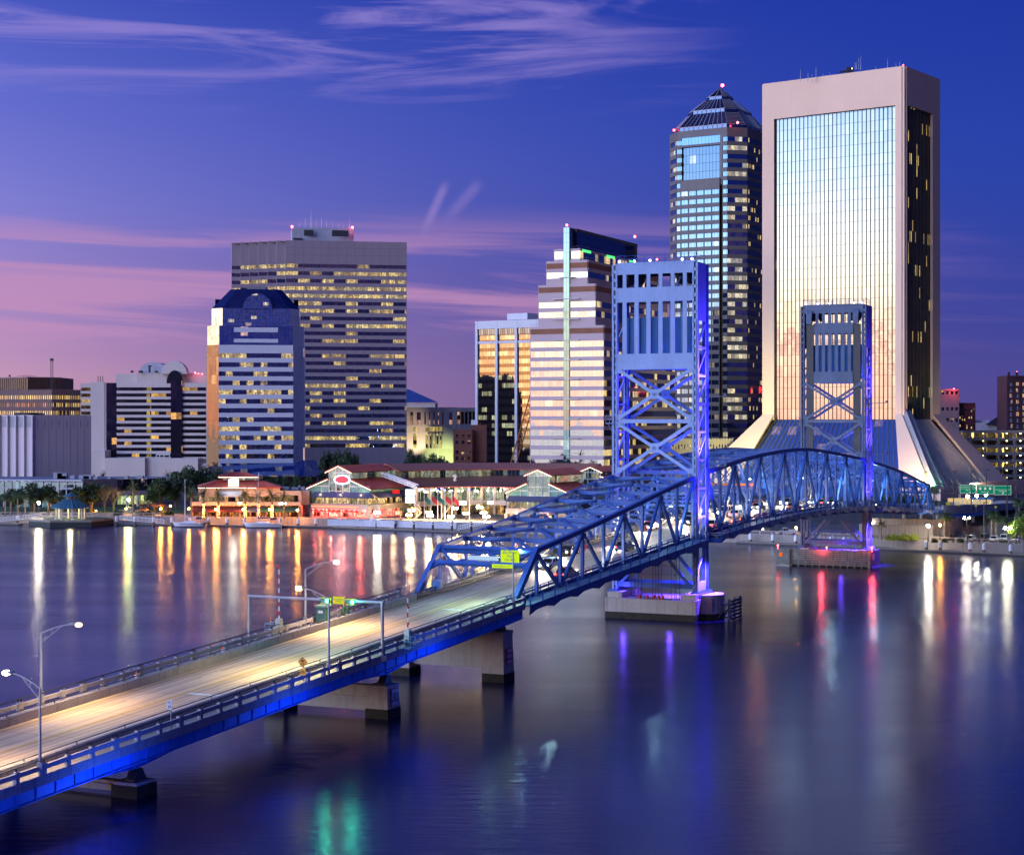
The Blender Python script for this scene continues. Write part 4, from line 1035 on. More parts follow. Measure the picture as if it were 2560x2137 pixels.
def louv(b):
    for x0, x1, y0, y1 in ((760, 784, 575, 590), (830, 871, 576, 591), (733, 756, 595, 600)):
        p_ = at(x0, y1, 914.2); b.box(p_, gd * ((x1 - x0) / 4400 * 914), gn * .3, UP * ((y1 - y0) / 4400 * 914))
one('louvres', dark_steel, louv, H_)
for x, y0 in ((749, 553), (763, 544), (777, 545), (778, 526), (791, 549), (804, 542), (817, 547), (832, 555), (847, 559), (858, 549), (873, 558), (874, 541)): mast(H_, x, 571, y0, 917, .14)
beacon(H_, 730, 567, 915, .6); beacon(H_, 881, 569, 917, .6)

# --- blue octagonal tower in front of it -------------------------------------------------------------
Zq = 740.0; E1, E2 = V2(546.5, Zq), V2(733, Zq + 4); ed = unit(E2 - E1); en = outn(E1, E2)
Q = thing('office_tower', 'white-banded tower with blue mansard roof and arched glass dormer', 'office tower', E1 + UP * GZ)
wh = mat('white_spandrel', (.62, .60, .66), .6, .05, .05)
qg = glass('banded_tower_glass', (.55, .62, .95), .22, (.006, .01, .03), .38, (1.0, .70, .20), .9, 2.9, 1.45, .07, .07, .30, None, (.03, .03, .05), .03, .8)
qg_b = glass('banded_tower_blue_glass', (.45, .58, 1.0), .24, (.02, .035, .15), .03, (1, .6, .4), .8, 3.0, 1.7, .07, .02, .05, 3.85, (.03, .03, .06), .03)
qg_w = glass('dim_reflection_chamfer', (.75, .5, .35), .05, (.02, .015, .01), .05, (1, .6, .2), .5, 3.0, 1.7, .05, .01, .02, 3.85, (.1, .08, .06), .03)  # lower chamfer: reflection of a dark skyline put into tint and mirror strength
qroof = glass('blue_mansard', (.35, .5, 1.0), .12, (.006, .012, .07), 0, WARM, 0, 3, 1.8, .05, .01, .01, 1.8, (.004, .006, .03), .08)
cl_, cr_ = E1 + (-ed - en * 1.0) * 5.2, E2 + (ed - en) * 4.9
zs = [zz(y_, Zq) for y_ in (862, 813.6, 769.6, 719)]
qw = MB(); q_b = floors(zs[0] - 3.85 * 20 + 2.0 + 0.25, 3.85, 1.95, 20)
banded(Q, qw, E1, E2, 12, zs[0], [b__ for b__ in q_b if b__[0] > 12 and b__[1] < zs[0]], qg, .25)
def oct_prism(sc_, z0, z1, gl, gw):
    c_ = (E1 + E2) / 2 - en * 14; f = lambda p: c_ + (p - c_) * sc_
    A, C = f(cl_), f(cr_); e1, e2 = f(E1), f(E2)
    win(Q, A, e1, z0, z1, gw, name='chamfer_glass'); win(Q, e2, C, z0, z1, gl, name='chamfer_glass')
    bl, br = A - en * 22, C - en * 22
    slab(qw, C, br, z0, z1, .2); slab(qw, br, bl, z0, z1, .2); slab(qw, bl, A, z0, z1, .2); roof_poly(qw, [A, e1, e2, C, br, bl], z1 - .02)
    return e1, e2, A, C, bl, br
oct_prism(1.0, 12, zs[0], qg_b, qg_w)
qg_w2 = glass('bright_reflection_chamfer', (1, .93, .85), .18, (.02, .015, .01), .05, (1, .6, .2), .5, 3.0, 1.7, .05, .01, .02, 3.85, (.1, .08, .06), .03)  # same glazing higher up, with the bright sky reflection put into its tint
e1, e2, *_r = oct_prism(.985, zs[0], zs[1], qg_b, qg_w2)
L2_ = e2 - e1
win(Q, e1, e2, zs[0], zs[1], qg_b, 0, 'upper_glass')
for z0, z1 in ((zs[0] + 1.0, zs[0] + 2.6), (zs[0] + 5.4, zs[0] + 7.4)): slab(qw, e1 + L2_ * .2, e1 + L2_ * .8, z0, z1, .3)
e1, e2, A_, C_, bl, br = oct_prism(.90, zs[1], zs[2], qg_b, qg_w2)
win(Q, e1, e2, zs[1], zs[2], glass('arch_glass', (.7, .8, 1), .34, (.05, .07, .18), .05, (1, .8, .4), .8, 2.4, 1.4, .07, .12, .5, 1.4, (.03, .03, .06), .03), 0, 'upper_glass')
m_ = Vector(((e1 + e2) / 2))
def mansard(b):
    bt = [A_, e1, e2, C_, br, bl]; cc = (A_ + C_) / 2 - en * 10
    tp = [cc + (p - cc) * .58 for p in bt]
    for i in range(6):
        p0, p1_, t1, t0 = bt[i], bt[(i + 1) % 6], tp[(i + 1) % 6], tp[i]
        L = (p1_ - p0).length; b.face([pt(p0, zs[2]), pt(p1_, zs[2]), pt(t1, zs[3]), pt(t0, zs[3])], [(0, 0), (L, 0), (L, 9), (0, 9)])
    b.face([pt(p, zs[3]) for p in tp], [(0, 0)] * 6)
    for sd, p in ((-1, A_), (1, C_)):
        b.box(Vector(pt(p, zs[2])) - en * 12 - ed * (2.5 if sd > 0 else -1), ed * 2.0, -en * 8, UP * 4.8)
one('mansard_roof', qroof, mansard, Q)
def arch(b):
    rad = 6.1; n_ = 16; o_ = en * .8
    cc = m_ + ed * .6
    ring = [Vector(pt(cc + o_ + ed * (rad * math.cos(math.pi * k / n_)), zs[2] - .2 + 6.4 * math.sin(math.pi * k / n_))) for k in range(n_ + 1)]
    b.face(ring, [((p - cc).dot(ed), p.z) for p in ring])
    for p, q_ in zip(ring[:-1], ring[1:]): b.face([p, p - en * 7, q_ - en * 7, q_], [(0, 0)] * 4)
one('arched_dormer', _mc['arch_glass'], arch, Q)
one('roof_deck_rail', steel_grey, lambda b: b.box(Vector(pt(m_ - en * 8 - ed * 4, zs[3])), ed * 8, -en * 3, UP * 1.2), Q)
qw.build('white_spandrels', wh, Q)
cnp = glass('lobby_canopy_glass', (.45, .6, 1.0), .16, (.01, .025, .12), .02, WARM, .6, 3, 2.1, .06, .01, .03, 2.1, (.01, .015, .06), .05)
def canopy_l(b):
    a0, a1, c0_, c1_ = at(552, 1158, 735), at(735, 1157, 735), at(570, 1192, 712), at(746, 1191, 712)
    b.face([c0_, c1_, a1, a0], [(0, 0), (30, 0), (30, 24), (0, 24)])
    d0, d1 = at(788, 1150, 742), at(810, 1183, 722)
    b.face([c1_, at(796, 1190, 714), at(760, 1150, 738), a1], [(0, 0), (9, 0), (9, 24), (0, 24)])
    b.face([at(790, 1184, 722), d1, d0, at(755, 1150, 742)], [(0, 0), (6, 0), (6, 14), (0, 14)])
    for p in (c0_, c1_, at(796, 1190, 714)): b.box(Vector((p.x, p.y + 1, 2)), Vector((.6, 0, 0)), Vector((0, .6, 0)), UP * (p.z - 2))
one('slanted_lobby_canopy', cnp, canopy_l, Q)
one('lobby_wall', dark_steel, lambda b: b.box(at(560, 1193, 728) - UP * 6, Vector((38, 0, 0)), Vector((0, 6, 0)), UP * 6.2), Q)

# --- hotel with vaulted roof ---------------------------------------------------------------------------
Zh = 800.0
Ho = thing('hotel', 'white hotel slab with black window bands and a barrel-vaulted roof', 'hotel', V2(360, Zh) + UP * GZ)
hw = mat('hotel_cream', (.64, .52, .48), .8, .06, .05, streak=.15)
hgl = glass('hotel_band_glass', (.5, .5, .55), .10, (.004, .004, .006), .10, (1.0, .55, .12), 1.0, 3.4, 1.7, .05, .02, .06, None, (.01, .01, .01), .04)
hgy = glass('hotel_stair_glass', (.6, .6, .5), .10, (.01, .008, .004), .9, (1.0, .72, .12), .55, 1.6, 1.6, .1, .02, .0, None, (.01, .01, .01), .05)
hgo = glass('hotel_gold_glass', (.8, .62, .25), .18, (.02, .014, .004), .1, WARM, .5, 3, 2.4, .08, .02, .05, None, (.02, .02, .02), .04)
hgd = glass('hotel_dark_glass', (.5, .45, .6), .10, (.006, .005, .012), .12, (1.0, .5, .15), 1.0, 2.4, 2.4, .06, .02, .03, 3.0, (.02, .018, .03), .04)
zht = zz(957, Zh); hb = [(zz(972 + 15.05 * k + 4.6, Zh), zz(972 + 15.05 * k - 3.8, Zh)) for k in range(12)][::-1]
hm = MB(); X = lambda x, Z=Zh: V2(x, Z)
banded(Ho, hm, X(203, 806), X(227, 806), 4, zz(959, 806), hb[5:], hgo, .3)
slab(hm, X(227), X(262), 4, zht + .4, .6); slab(hm, X(262), X(266), 4, zht, .3)
win(Ho, X(266), X(292), zz(1144, Zh), zht, hgd, 0, 'corner_glass')
for x0, x1, g__ in ((292, 366, hgl), (366, 378, hgy), (378, 427, hgl), (456, 517, hgl)):
    banded(Ho, hm, X(x0), X(x1), zz(1147, Zh), zht, hb, g__, .35)
win(Ho, X(427, 799), X(456, 799), zz(1147, Zh), zht + 1, hgd, 0, 'stair_glass')
for k in range(12):
    pass
hm.box(Vector(pt(X(227), 4)), Vector((gx(517, Zh) - gx(227, Zh), 0, 0)), Vector((0, -.02, 0)), UP * .05)
slab(hm, X(517), X(517, 830), 4, zht, .3); slab(hm, X(203, 836), X(203, 806), 4, zht, .3); slab(hm, X(517, 830), X(203, 836), 4, zht, .3)
roof_poly(hm, [X(203, 806), X(517), X(517, 830), X(203, 836)], zht - .3)
hm.build('walls', hw, Ho)
ph0 = MB(); ph0.box(at(289, 957, 806), Vector((gx(343, 806) - gx(289, 806), 0, 0)), Vector((0, 14, 0)), UP * (957 - 935) / 4400 * 806)
ph0.box(at(343, 958, 804), Vector((gx(517, 804) - gx(343, 804), 0, 0)), Vector((0, 14, 0)), UP * (958 - 932) / 4400 * 804)
ph0.build('roof_storey', hw, Ho)
def vault(b, x0, x1, yb, yt, Z0, Z1, m=None):
    xc, rx = (gx(x0, Z0) + gx(x1, Z0)) / 2, (gx(x1, Z0) - gx(x0, Z0)) / 2; z0, hz = zz(yb, Z0), zz(yt, Z0) - zz(yb, Z0)
    r_ = [(xc + rx * math.cos(math.pi * k / 20), z0 + hz * math.sin(math.pi * k / 20)) for k in range(21)]
    b.face([(x, Z0, z) for x, z in r_][::-1][::-1]); b.face([(x, Z1, z) for x, z in r_][::-1])
    for p, q_ in zip(r_[:-1], r_[1:]): b.face([(p[0], Z0, p[1]), (p[0], Z1, p[1]), (q_[0], Z1, q_[1]), (q_[0], Z0, q_[1])])
one('vault_gable', hw, lambda b: vault(b, 402, 467, 935, 902, 800.5, 806), Ho)
one('barrel_vault', mat('ribbed_vault', (.42, .40, .48), .5, .08, .4), lambda b: vault(b, 347, 420, 935, 905, 806, 850), Ho)
one('arched_window', hgd, lambda b: vault(b, 416, 457, 958, 926, 799.3, 800.3), Ho)
def hrf(b):
    for x_ in (245, 251, 257): p_ = at(x_, 956, Zh); b.cyl(p_, at(x_, 940, Zh), .18, n=5)
    b.bar(at(374, 931, 803), at(374, 915, 803), .9, .5); b.bar(at(371, 915, 803), at(379, 915, 803), .5, .6)
    for x_ in (330, 350, 354, 391): b.ball(at(x_, 929, 803), .8, 8, 5, .7)
one('roof_aerials', dark_steel, hrf, Ho)
for k, (x_, y_) in enumerate(((489, 933), (505, 935), (487, 931), (496, 934))): one('roof_light', red_bulb, lambda b: b.ball(at(x_, y_, 801), .22), Ho)
one('podium', hw, lambda b: (b.box(at(262, 1186, 784) - UP * 8, Vector((gx(362, 784) - gx(262, 784), 0, 0)), Vector((0, 14, 0)), UP * (8 + 41 / 4400 * 784)),
                             b.box(at(362, 1186, 786) - UP * 8, Vector((gx(495, 786) - gx(362, 786), 0, 0)), Vector((0, 12, 0)), UP * (8 + 40 / 4400 * 786)),
                             b.box(at(228, 1186, 788) - UP * 8, Vector((gx(262, 788) - gx(228, 788), 0, 0)), Vector((0, 12, 0)), UP * (8 + 60 / 4400 * 786)),
                             b.box(at(495, 1158, 788) - UP * 9, Vector((5, 0, 0)), Vector((0, 12, 0)), UP * 9)), Ho)
one('pergola', white_paint, lambda b: (b.bar(at(390, 1136, 788), at(425, 1136, 788), .3, .4), [b.bar(at(x_, 1136, 788), at(x_, 1144, 788), .25, .25) for x_ in (391, 399, 410, 424)]), Ho)

# --- brown federal building ---------------------------------------------------------------------------------
Zf = 850.0; F0, F1, F2 = V2(-20, Zf + 5), V2(130.5, Zf), V2(235, Zf + 14)
Fb = thing('office_building', 'brown low building with rows of narrow lit windows and a brown penthouse', 'office building', F1 + UP * GZ)
fbm = mat('brown_precast', (.22, .13, .12), .8, .1, .08)
fg = glass('narrow_window_glass', (.5, .5, .5), .10, (.006, .006, .008), .62, (1.0, .62, .16), 1.3, 1.0, .94, .0, .01, 0, None, (.02, .02, .02), .05, .2)
fgr = glass('narrow_window_red_glass', (.5, .5, .5), .10, (.006, .006, .008), .75, (1.0, .30, .12), .9, 1.0, .94, .0, .01, 0, None, (.02, .02, .02), .05, .2)
fm = MB(); fb_bands = [(zz(y_ + 5, Zf), zz(y_ - 5, Zf)) for y_ in (1032, 1012, 993)]
for A, C in ((F0, F1), (F1, F2)):
    prev = 4
    for k, (lo, hi) in enumerate(fb_bands): slab(fm, A, C, prev, lo, .5); win(Fb, A, C, lo, hi, fgr if (k == 1 and A is F0) else fg, name='window_row'); prev = hi
    slab(fm, A, C, prev, zz(975, Zf), .6)
    n_ = int((C - A).length / .94); dd = (C - A) / n_; nn = outn(A, C)
    for k in range(n_): fm.box(Vector(pt(A + dd * k, zz(1040, Zf))) - unit(dd) * .24, unit(dd) * .48, nn * .25, UP * 13)
fm.box(Vector(pt(F0, 4)), Vector((0, 60, 0)), Vector((.4, 0, 0)), UP * 40); fm.box(Vector(pt(F2, 4)), Vector((0, 40, 0)), Vector((.4, 0, 0)), UP * 40)
roof_poly(fm, [F0, F1, F2, F2 + Vector((0, 40, 0)), F0 + Vector((0, 40, 0))], zz(977, Zf)); fm.build('walls', fbm, Fb)
def fph(b):
    p0, p1_, p2_ = V2(-20, Zf + 45), V2(69, Zf + 30), V2(153, Zf + 42)
    b.prism([(p.x, p.y) for p in (p0, p1_, p2_, p2_ + Vector((0, 25, 0)), p0 + Vector((0, 25, 0)))], zz(976, Zf + 30), zz(942.5, Zf + 30))
o_ = one('penthouse', mat('bronze_penthouse', (.20, .10, .045), .6, .15, .1, metal=.2), fph, Fb)
def fpr(b):
    p0, p1_, p2_ = V2(-20, Zf + 45), V2(69, Zf + 30), V2(153, Zf + 42)
    for A, C in ((p0, p1_), (p1_, p2_)):
        for k in range(17): q_ = A.lerp(C, k / 17); b.box(Vector(pt(q_, zz(975, Zf + 30))), unit(C - A) * .15, outn(A, C) * .25, UP * 6)
        slab(b, A, C, zz(945.5, Zf + 30), zz(942, Zf + 30), .3)
one('penthouse_ribs', fbm, fpr, o_)
def lat(b):
    p, q_ = at(129, 973, 862), at(129, 897, 862)
    for sx in (-.5, .5): b.bar(p + Vector((sx, 0, 0)), q_ + Vector((sx, 0, 0)), .12, .12); b.bar(p + Vector((sx, .9, 0)), q_ + Vector((sx, .9, 0)), .12, .12)
    n_ = 16
    for k in range(n_): b.bar(p.lerp(q_, k / n_) + Vector((-.5 if k % 2 else .5, 0, 0)), p.lerp(q_, (k + 1) / n_) + Vector((.5 if k % 2 else -.5, 0, 0)), .1, .1)
    b.cbox(q_ + Vector((0, .4, -1)), 1.4, 1.4, 1.2)
one('lattice_mast', dark_steel, lat, Fb)
one('roof_gear', dark_steel, lambda b: (b.cyl(at(24, 942, 885), at(24, 937, 885), .5), b.bar(at(43, 940, 885), at(91, 940, 885), .15, .15), b.bar(at(55, 938, 885), at(79, 938, 885), .1, .1)), Fb)

# --- windowless theatre block and glass lobby ----------------------------------------------------------------
Zt2 = 640.0; A0, A1, A2 = V2(2, Zt2 + 9), V2(85, Zt2), V2(228, Zt2 + 12)
Th = thing('theatre_block', 'tall windowless pale block with vertical pilasters on its left face', 'theatre', A1 + UP * GZ)
thm = mat('theatre_render', (.54, .45, .48), .8, .05, .05, streak=.08)
z0_, z1_ = 4, zz(1037.7, Zt2)
one('walls', thm, lambda b: b.prism([(p.x, p.y) for p in (A0, A1, A2, A2 + Vector((-8, 26, 0)), A0 + Vector((0, 26, 0)))], z0_, z1_), Th)
one('pilasters', thm, lambda b: [b.box(Vector(pt(A0.lerp(A1, k / 4), z0_)) - unit(A1 - A0) * .25, unit(A1 - A0) * .5, outn(A0, A1) * 1.0, UP * (z1_ - z0_ - .1)) for k in range(0, 5)], Th)
one('louvre_panels', mat('grey_louvre', (.30, .28, .30), .7, .1, .5), lambda b: [slab(b, A0.lerp(A1, k / 4 + .03), A0.lerp(A1, k / 4 + .22), zz(1068, Zt2), z1_ - .4, .12) for k in range(4)], Th)
one('wall_slots', jm, lambda b: [b.box(Vector(pt(A1.lerp(A2, .06 + k * .125), zz(1069, Zt2))) + outn(A1, A2) * .01, unit(A2 - A1) * .16, outn(A1, A2) * .03, UP * 2.8) for k in range(8)] and [b.box(Vector(pt(A1.lerp(A2, .13 + k * .125), z0_)) + outn(A1, A2) * .01, unit(A2 - A1) * .07, outn(A1, A2) * .02, UP * (z1_ - z0_)) for k in range(7)], Th)
one('roof_vents', dark_steel, lambda b: (b.box(at(35, 1037, 650), Vector((9, 0, 0)), Vector((0, 5, 0)), UP * .8), b.box(at(72, 1037, 650), Vector((4.5, 0, 0)), Vector((0, 5, 0)), UP * .6)), Th)
Zl = 590.0
Lb = thing('theatre_lobby', 'low flat-roofed lobby with white-framed glazing behind the waterfront oaks', 'lobby building', V2(120, Zl) + UP * GZ)
lf0, lf1, lf2 = V2(-30, Zl + 6), V2(205.5, Zl), V2(420, Zl + 30)
lz0, lz1 = 2.2, zz(1199, Zl)
lg = glass('lobby_glass', (.5, .7, .75), .12, (.008, .012, .014), .42, (.30, .62, .60), .45, 5, 2.5, .0, .01, .0, 3.2, (.3, .3, .33), .05, .6)
win(Lb, lf0, lf1, lz0, lz1 - .8, lg, 0, 'glazing')
one('white_frame', mat('lobby_frame', (.55, .52, .58), .6), lambda b: ([b.box(Vector(pt(lf0.lerp(lf1, k / 12), lz0)) + outn(lf0, lf1) * .05, unit(lf1 - lf0) * .3, outn(lf0, lf1) * .35, UP * (lz1 - lz0)) for k in range(13)],
    [slab(b, lf0, lf1, z, z + .25, .3) for z in (lz1 - 1.6, lz1 - 2.9, lz1 - 3.3)], slab(b, lf0, lf1, lz1 - .5, lz1, .7)), Lb)
one('side_wall', mat('lobby_side_wall', (.22, .19, .25), .8), lambda b: slab(b, lf1, V2(292, Zl + 12), lz0, lz1, .3), Lb)
win(Lb, V2(292, Zl + 12), V2(415, Zl + 26), 5.5, zz(1198, Zl + 12), hgd, .2, 'side_glazing')
one('canopy', hw, lambda b: (slab(b, V2(292, Zl + 8), V2(380, Zl + 18), 6.0, 7.2, 1.0), [b.cyl(Vector(pt(V2(x_, Zl + 6), 2.2)), Vector(pt(V2(x_, Zl + 6), 6.1)), .5) for x_ in (318, 345)]), Lb)
win(Lb, V2(292, Zl + 20), V2(380, Zl + 26), 2.2, 5.8, glass('lobby_lit_glass', (.5, .6, .4), .1, (.02, .02, .01), 1.0, (.85, .95, .30), .9, 2.0, 1.2, .15, .01), 0, 'lit_lobby_window')
one('flat_roof', mat('lobby_roof', (.16, .16, .22), .8, .15, .1), lambda b: (b.face([pt(p, lz1 - .2) for p in (lf0, lf1, V2(292, Zl + 12), V2(415, Zl + 26), V2(440, Zl + 40), V2(-30, Zl + 40))]),), Lb)
def acs(b):
    for x_, y_, w_, h__ in ((133, 1194, 3.0, 2.2), (143, 1194, 3.2, 2.0), (152, 1193, 2, 1.0), (175, 1194, 1.6, 1.2), (197, 1195, 5, 1.4), (208, 1196, 2, 1), (228, 1193, 2.2, .8), (268, 1191, 1.2, .6), (310, 1190, 1.4, 1.0), (342, 1189, 2, 1.1)):
        p_ = at(x_, y_, Zl + 14); b.box((p_.x, p_.y, lz1 - .2), Vector((w_, 0, 0)), Vector((0, 2, 0)), UP * h__)
one('roof_plant', mat('hvac_grey', (.34, .34, .38), .6, .2, .3), acs, Lb)

# --- courthouse, blue pyramid roof, brick blocks, crane ------------------------------------------------------
Zj = 950.0
Cj = thing('courthouse', 'white stone courthouse with tall pink-lit windows and columns', 'courthouse', V2(1100, Zj) + UP * GZ)
cjm = mat('pale_limestone', (.60, .54, .50), .8, .08, .08, streak=.12)
cjg = glass('courthouse_glass', (1, .6, .5), .20, (.015, .01, .01), .35, (1, .5, .3), .7, 2.0, 1.0, .08, .02, .05, 2.4, (.05, .04, .04), .04)
cjy = glass('courthouse_lit_glass', (.6, .5, .3), .1, (.01, .008, .005), .85, (1, .70, .16), .9, 2.6, 1.3, .1, .02, .0, 2.2, (.03, .02, .02), .05)
cm = MB(); J = lambda x, o=0: V2(x, Zj + o); yz = lambda y: zz(y, Zj)
slab(cm, J(1000), J(1141), yz(1030), yz(1018), .8); slab(cm, J(1000), J(1141), yz(1067), yz(1061), .6); slab(cm, J(1000), J(1141), yz(1084), yz(1079), .5); slab(cm, J(1000), J(1192, 8), 4, yz(1120), .5)
slab(cm, J(1141), J(1192, 8), yz(1028), yz(1019), .5); slab(cm, J(1141), J(1192, 8), yz(1068), yz(1060), .5)
xs = (1000, 1016.5, 1026, 1033, 1042, 1052, 1061, 1064.5, 1072, 1075.5, 1083.5, 1086.5, 1094.5, 1097.5, 1105.5, 1109, 1123, 1131, 1141)
for k in range(0, len(xs) - 1):
    if k % 2 == 1: slab(cm, J(xs[k]), J(xs[k + 1]), yz(1061), yz(1030), .5)
    else: win(Cj, J(xs[k]), J(xs[k + 1]), yz(1061), yz(1030), cjg, .05, 'tall_window')
for x0, x1 in ((1016.5, 1033), (1042, 1064), (1105, 1141)): slab(cm, J(x0), J(x1), yz(1121), yz(1067), .45)
for k in range(5):
    x0 = 1064 + k * 8.4
    for y0, y1 in ((1079, 1067), (1120, 1084)): win(Cj, J(x0, 2), J(x0 + 8, 2), yz(y0), yz(y1), cjy, 0, 'lower_window')
    p_ = J(x0 + 8.4, -1); cm.cyl(Vector(pt(p_, yz(1121))), Vector(pt(p_, yz(1084))), .55, n=8)
win(Cj, J(1033, 1), J(1042, 1), yz(1121), yz(1067), cjy, 0, 'lower_window')
for k in range(5): win(Cj, J(1143 + k * 9.6, 9), J(1150 + k * 9.6, 10), yz(1060), yz(1029), cjg if k < 2 else hgd, 0, 'tall_window'); slab(cm, J(1150 + k * 9.6, 9), J(1152.6 + k * 9.6, 9), yz(1060), yz(1029), .4)
slab(cm, J(1141), J(1192, 8), 4, yz(1068), .4); cm.box(Vector(pt(J(1000), 4)) , Vector((gx(1192, Zj) - gx(1000, Zj), 20, 0)), Vector((0, 12, 0)), UP * (yz(1019) - 4.2)) if False else None
roof_poly(cm, [J(1000), J(1192, 8), J(1192, 40), J(1000, 40)], yz(1019)); slab(cm, J(1192, 8), J(1192, 40), 4, yz(1019), .3)
slab(cm, J(1192, 40), J(1000, 40), 4, yz(1019), .3)
cm.build('stone_walls', cjm, Cj)
lamp('SPOT', J(1050, -14) + UP * 5, (1, .78, .5), 45000, .5, J(1038, 0) + UP * 22, 50, .8, parent=Cj)
lamp('SPOT', J(1120, -14) + UP * 5, (.8, 1, .35), 30000, .5, J(1110, 0) + UP * 12, 70, .8, parent=Cj)
Ar = thing('arena', 'distant hall with dark blue sloping roof beside the wide grey tower', 'hall', V2(1050, 1120) + UP * GZ)
def aroof(b):
    Z = 1110; l, r_, tz = gx(960, Z), gx(1093, Z), zz(972, Z); ez = zz(1006, Z)
    lx = gx(1018, Z)
    b.face([(l, Z, ez), (r_, Z, ez), (lx, Z + 18, tz), (l, Z + 18, tz)]); b.face([(r_, Z, ez), (r_, Z + 40, ez), (lx, Z + 22, tz), (lx, Z + 18, tz)])
one('roof', mat('blue_metal_roof', (.03, .06, .22), .5), aroof, Ar)
one('walls', hw, lambda b: b.box((gx(960, 1111), 1111, 4), Vector((gx(1088, 1111) - gx(960, 1111), 0, 0)), Vector((0, 36, 0)), UP * (zz(1007, 1110) - 4)), Ar)
brick = mat('red_brick', (.20, .075, .055), .85, .18, .15, fine=.3)
brick_dk = mat('dark_brick', (.115, .045, .045), .85, .18, .15, fine=.3)
def brick_block(lab, x0, x1, y0, Z, rows, cols, m, wg, cat='building', frame=None, top=None, depth=18, wfrac=.5):
    b_ = thing('brick_building', lab, cat, V2((x0 + x1) / 2, Z) + UP * GZ)
    A, C = V2(x0, Z), V2(x1, Z); zt_ = zz(y0, Z); L = C - A; wm = MB()
    zr = [(zz(a, Z), zz(c, Z)) for a, c in rows]; prev = 3
    for lo, hi in sorted(zr):
        slab(wm, A, C, prev, lo, .3)
        for k in range(cols + 1):
            f0 = (k - (wfrac and (1 - wfrac) / 2)) / cols if k else 0; f1 = (k + (1 - wfrac) / 2) / cols
            f0 = max(0, (k - .5 * (1 - wfrac)) / cols) if k else 0; f1 = min(1, (k + .5 * (1 - wfrac)) / cols)
            slab(wm, A + L * f0, A + L * f1, lo, hi, .3)
        for k in range(cols):
            w_ = win(b_, A + L * ((k + .5 * (1 - wfrac)) / cols), A + L * ((k + .5 + .5 * wfrac) / cols), lo, hi, wg, .05, 'window')
            if frame:
                fa, fc = A + L * ((k + .5 * (1 - wfrac)) / cols), A + L * ((k + .5 + .5 * wfrac) / cols); zm = (lo + hi) / 2; mid = (fa + fc) / 2
                one('frame', frame, lambda q_: (slab(q_, fa, fc, lo, lo + .22, .12, .12), slab(q_, fa, fc, zm - .07, zm + .07, .08, .1), slab(q_, mid - unit(L) * .14, mid + unit(L) * .14, lo + .22, hi, .09, .1)), w_)
        prev = hi
    slab(wm, A, C, prev, zt_, .3); slab(wm, C, C + Vector((2, depth, 0)), 3, zt_, .3); slab(wm, A + Vector((0, depth, 0)), A, 3, zt_, .3); slab(wm, C + Vector((2, depth, 0)), A + Vector((0, depth, 0)), 3, zt_, .3)
    roof_poly(wm, [A, C, C + Vector((2, depth, 0)), A + Vector((0, depth, 0))], zt_ - .4)
    wm.build('walls', m, b_); 
    one('cornice', top or m, lambda q_: (slab(q_, A, C, zt_ - .9, zt_ - .3, .55), slab(q_, A, C, zt_ - 3.4, zt_ - 3.1, .42)), b_)
    return b_
wgd = glass('small_window_glass', (.5, .5, .55), .12, (.008, .007, .008), .18, (1, .6, .2), .9, 1.2, .6, .06, .03, 0, 1.1, (.05, .04, .04), .05)
bb = brick_block('square red brick block standing left of the dark finned tower', 1135, 1180, 1074.5, 800, [(1095, 1086), (1110, 1101), (1135, 1126), (1150, 1141)], 3, brick, wgd, wfrac=.5)
one('rear_wing', brick, lambda b: (b.box(at(1178, 1155, 804), Vector((7, 0, 0)), Vector((0, 14, 0)), UP * 17), b.box(at(1180, 1068, 806), Vector((4, 0, 0)), Vector((0, 6, 0)), UP * 2.4)), bb)
one('rooftop_tank', white_paint, lambda b: b.cbox(at(1186, 1062, 806), 3, 3, 2.2), bb)
bk2 = brick_block('brick tower block partly hidden behind the flared cream tower, red lamps on top', 2340, 2397, 972.7, 900, [(986, 977), (1026, 1018), (1055, 1045)], 5, mat('tan_stone', (.34, .27, .25), .8, .12, .1), wgd, wfrac=.6)
one('roof_light', red_bulb, lambda b: b.ball(at(2385, 972, 898), .3), bk2); lamp('POINT', at(2388, 968, 896), (1, .05, .08), 2200, .3, parent=bk2)
brick_block('darker lower brick block with arched top windows beside the cream tower', 2397, 2437, 1007, 905, [(1030, 1021), (1052, 1040), (1072, 1061)], 7, brick_dk, wgd, wfrac=.5)
ht = brick_block('dark red brick hotel with white sash windows at the right edge', 2519, 2600, 939, 880, [(964.5, 955.5), (980, 971), (994, 984.5), (1009, 1000), (1025, 1014.5), (1040, 1030), (1055, 1045), (1070, 1060)], 5, brick_dk,
    glass('sash_glass', (.6, .6, .75), .22, (.02, .018, .025), .30, (1, .5, .16), 1.0, 1.0, .9, .0, .03, 0, None, (.05, .04, .04), .05), frame=mat('white_sash', (.6, .58, .62), .6), cat='hotel', wfrac=.44)
one('parapet_finials', brick_dk, lambda b: [(b.cbox(at(x_, 942, 880), 1.0, 1.0, 2.4), b.cyl(at(x_, 938, 880), at(x_, 931, 880), .3, .05)) for x_ in (2522, 2542)], ht)
for x_ in (2542,): one('roof_light', red_bulb, lambda b: b.ball(at(x_, 930, 880), .25), ht)
ch = thing('church_hall', 'white gabled hall with black pitched roof and a dark cross', 'church', V2(2490, 900) + UP * GZ)
one('walls', white_paint, lambda b: (b.box(at(2437, 1076, 905), Vector((gx(2522, 905) - gx(2437, 905), 0, 0)), Vector((0, 20, 0)), UP * 4), b.box(at(2436, 1058, 912), Vector((7.6, 0, 0)), Vector((0, 8, 0)), UP * 1.6)), ch)
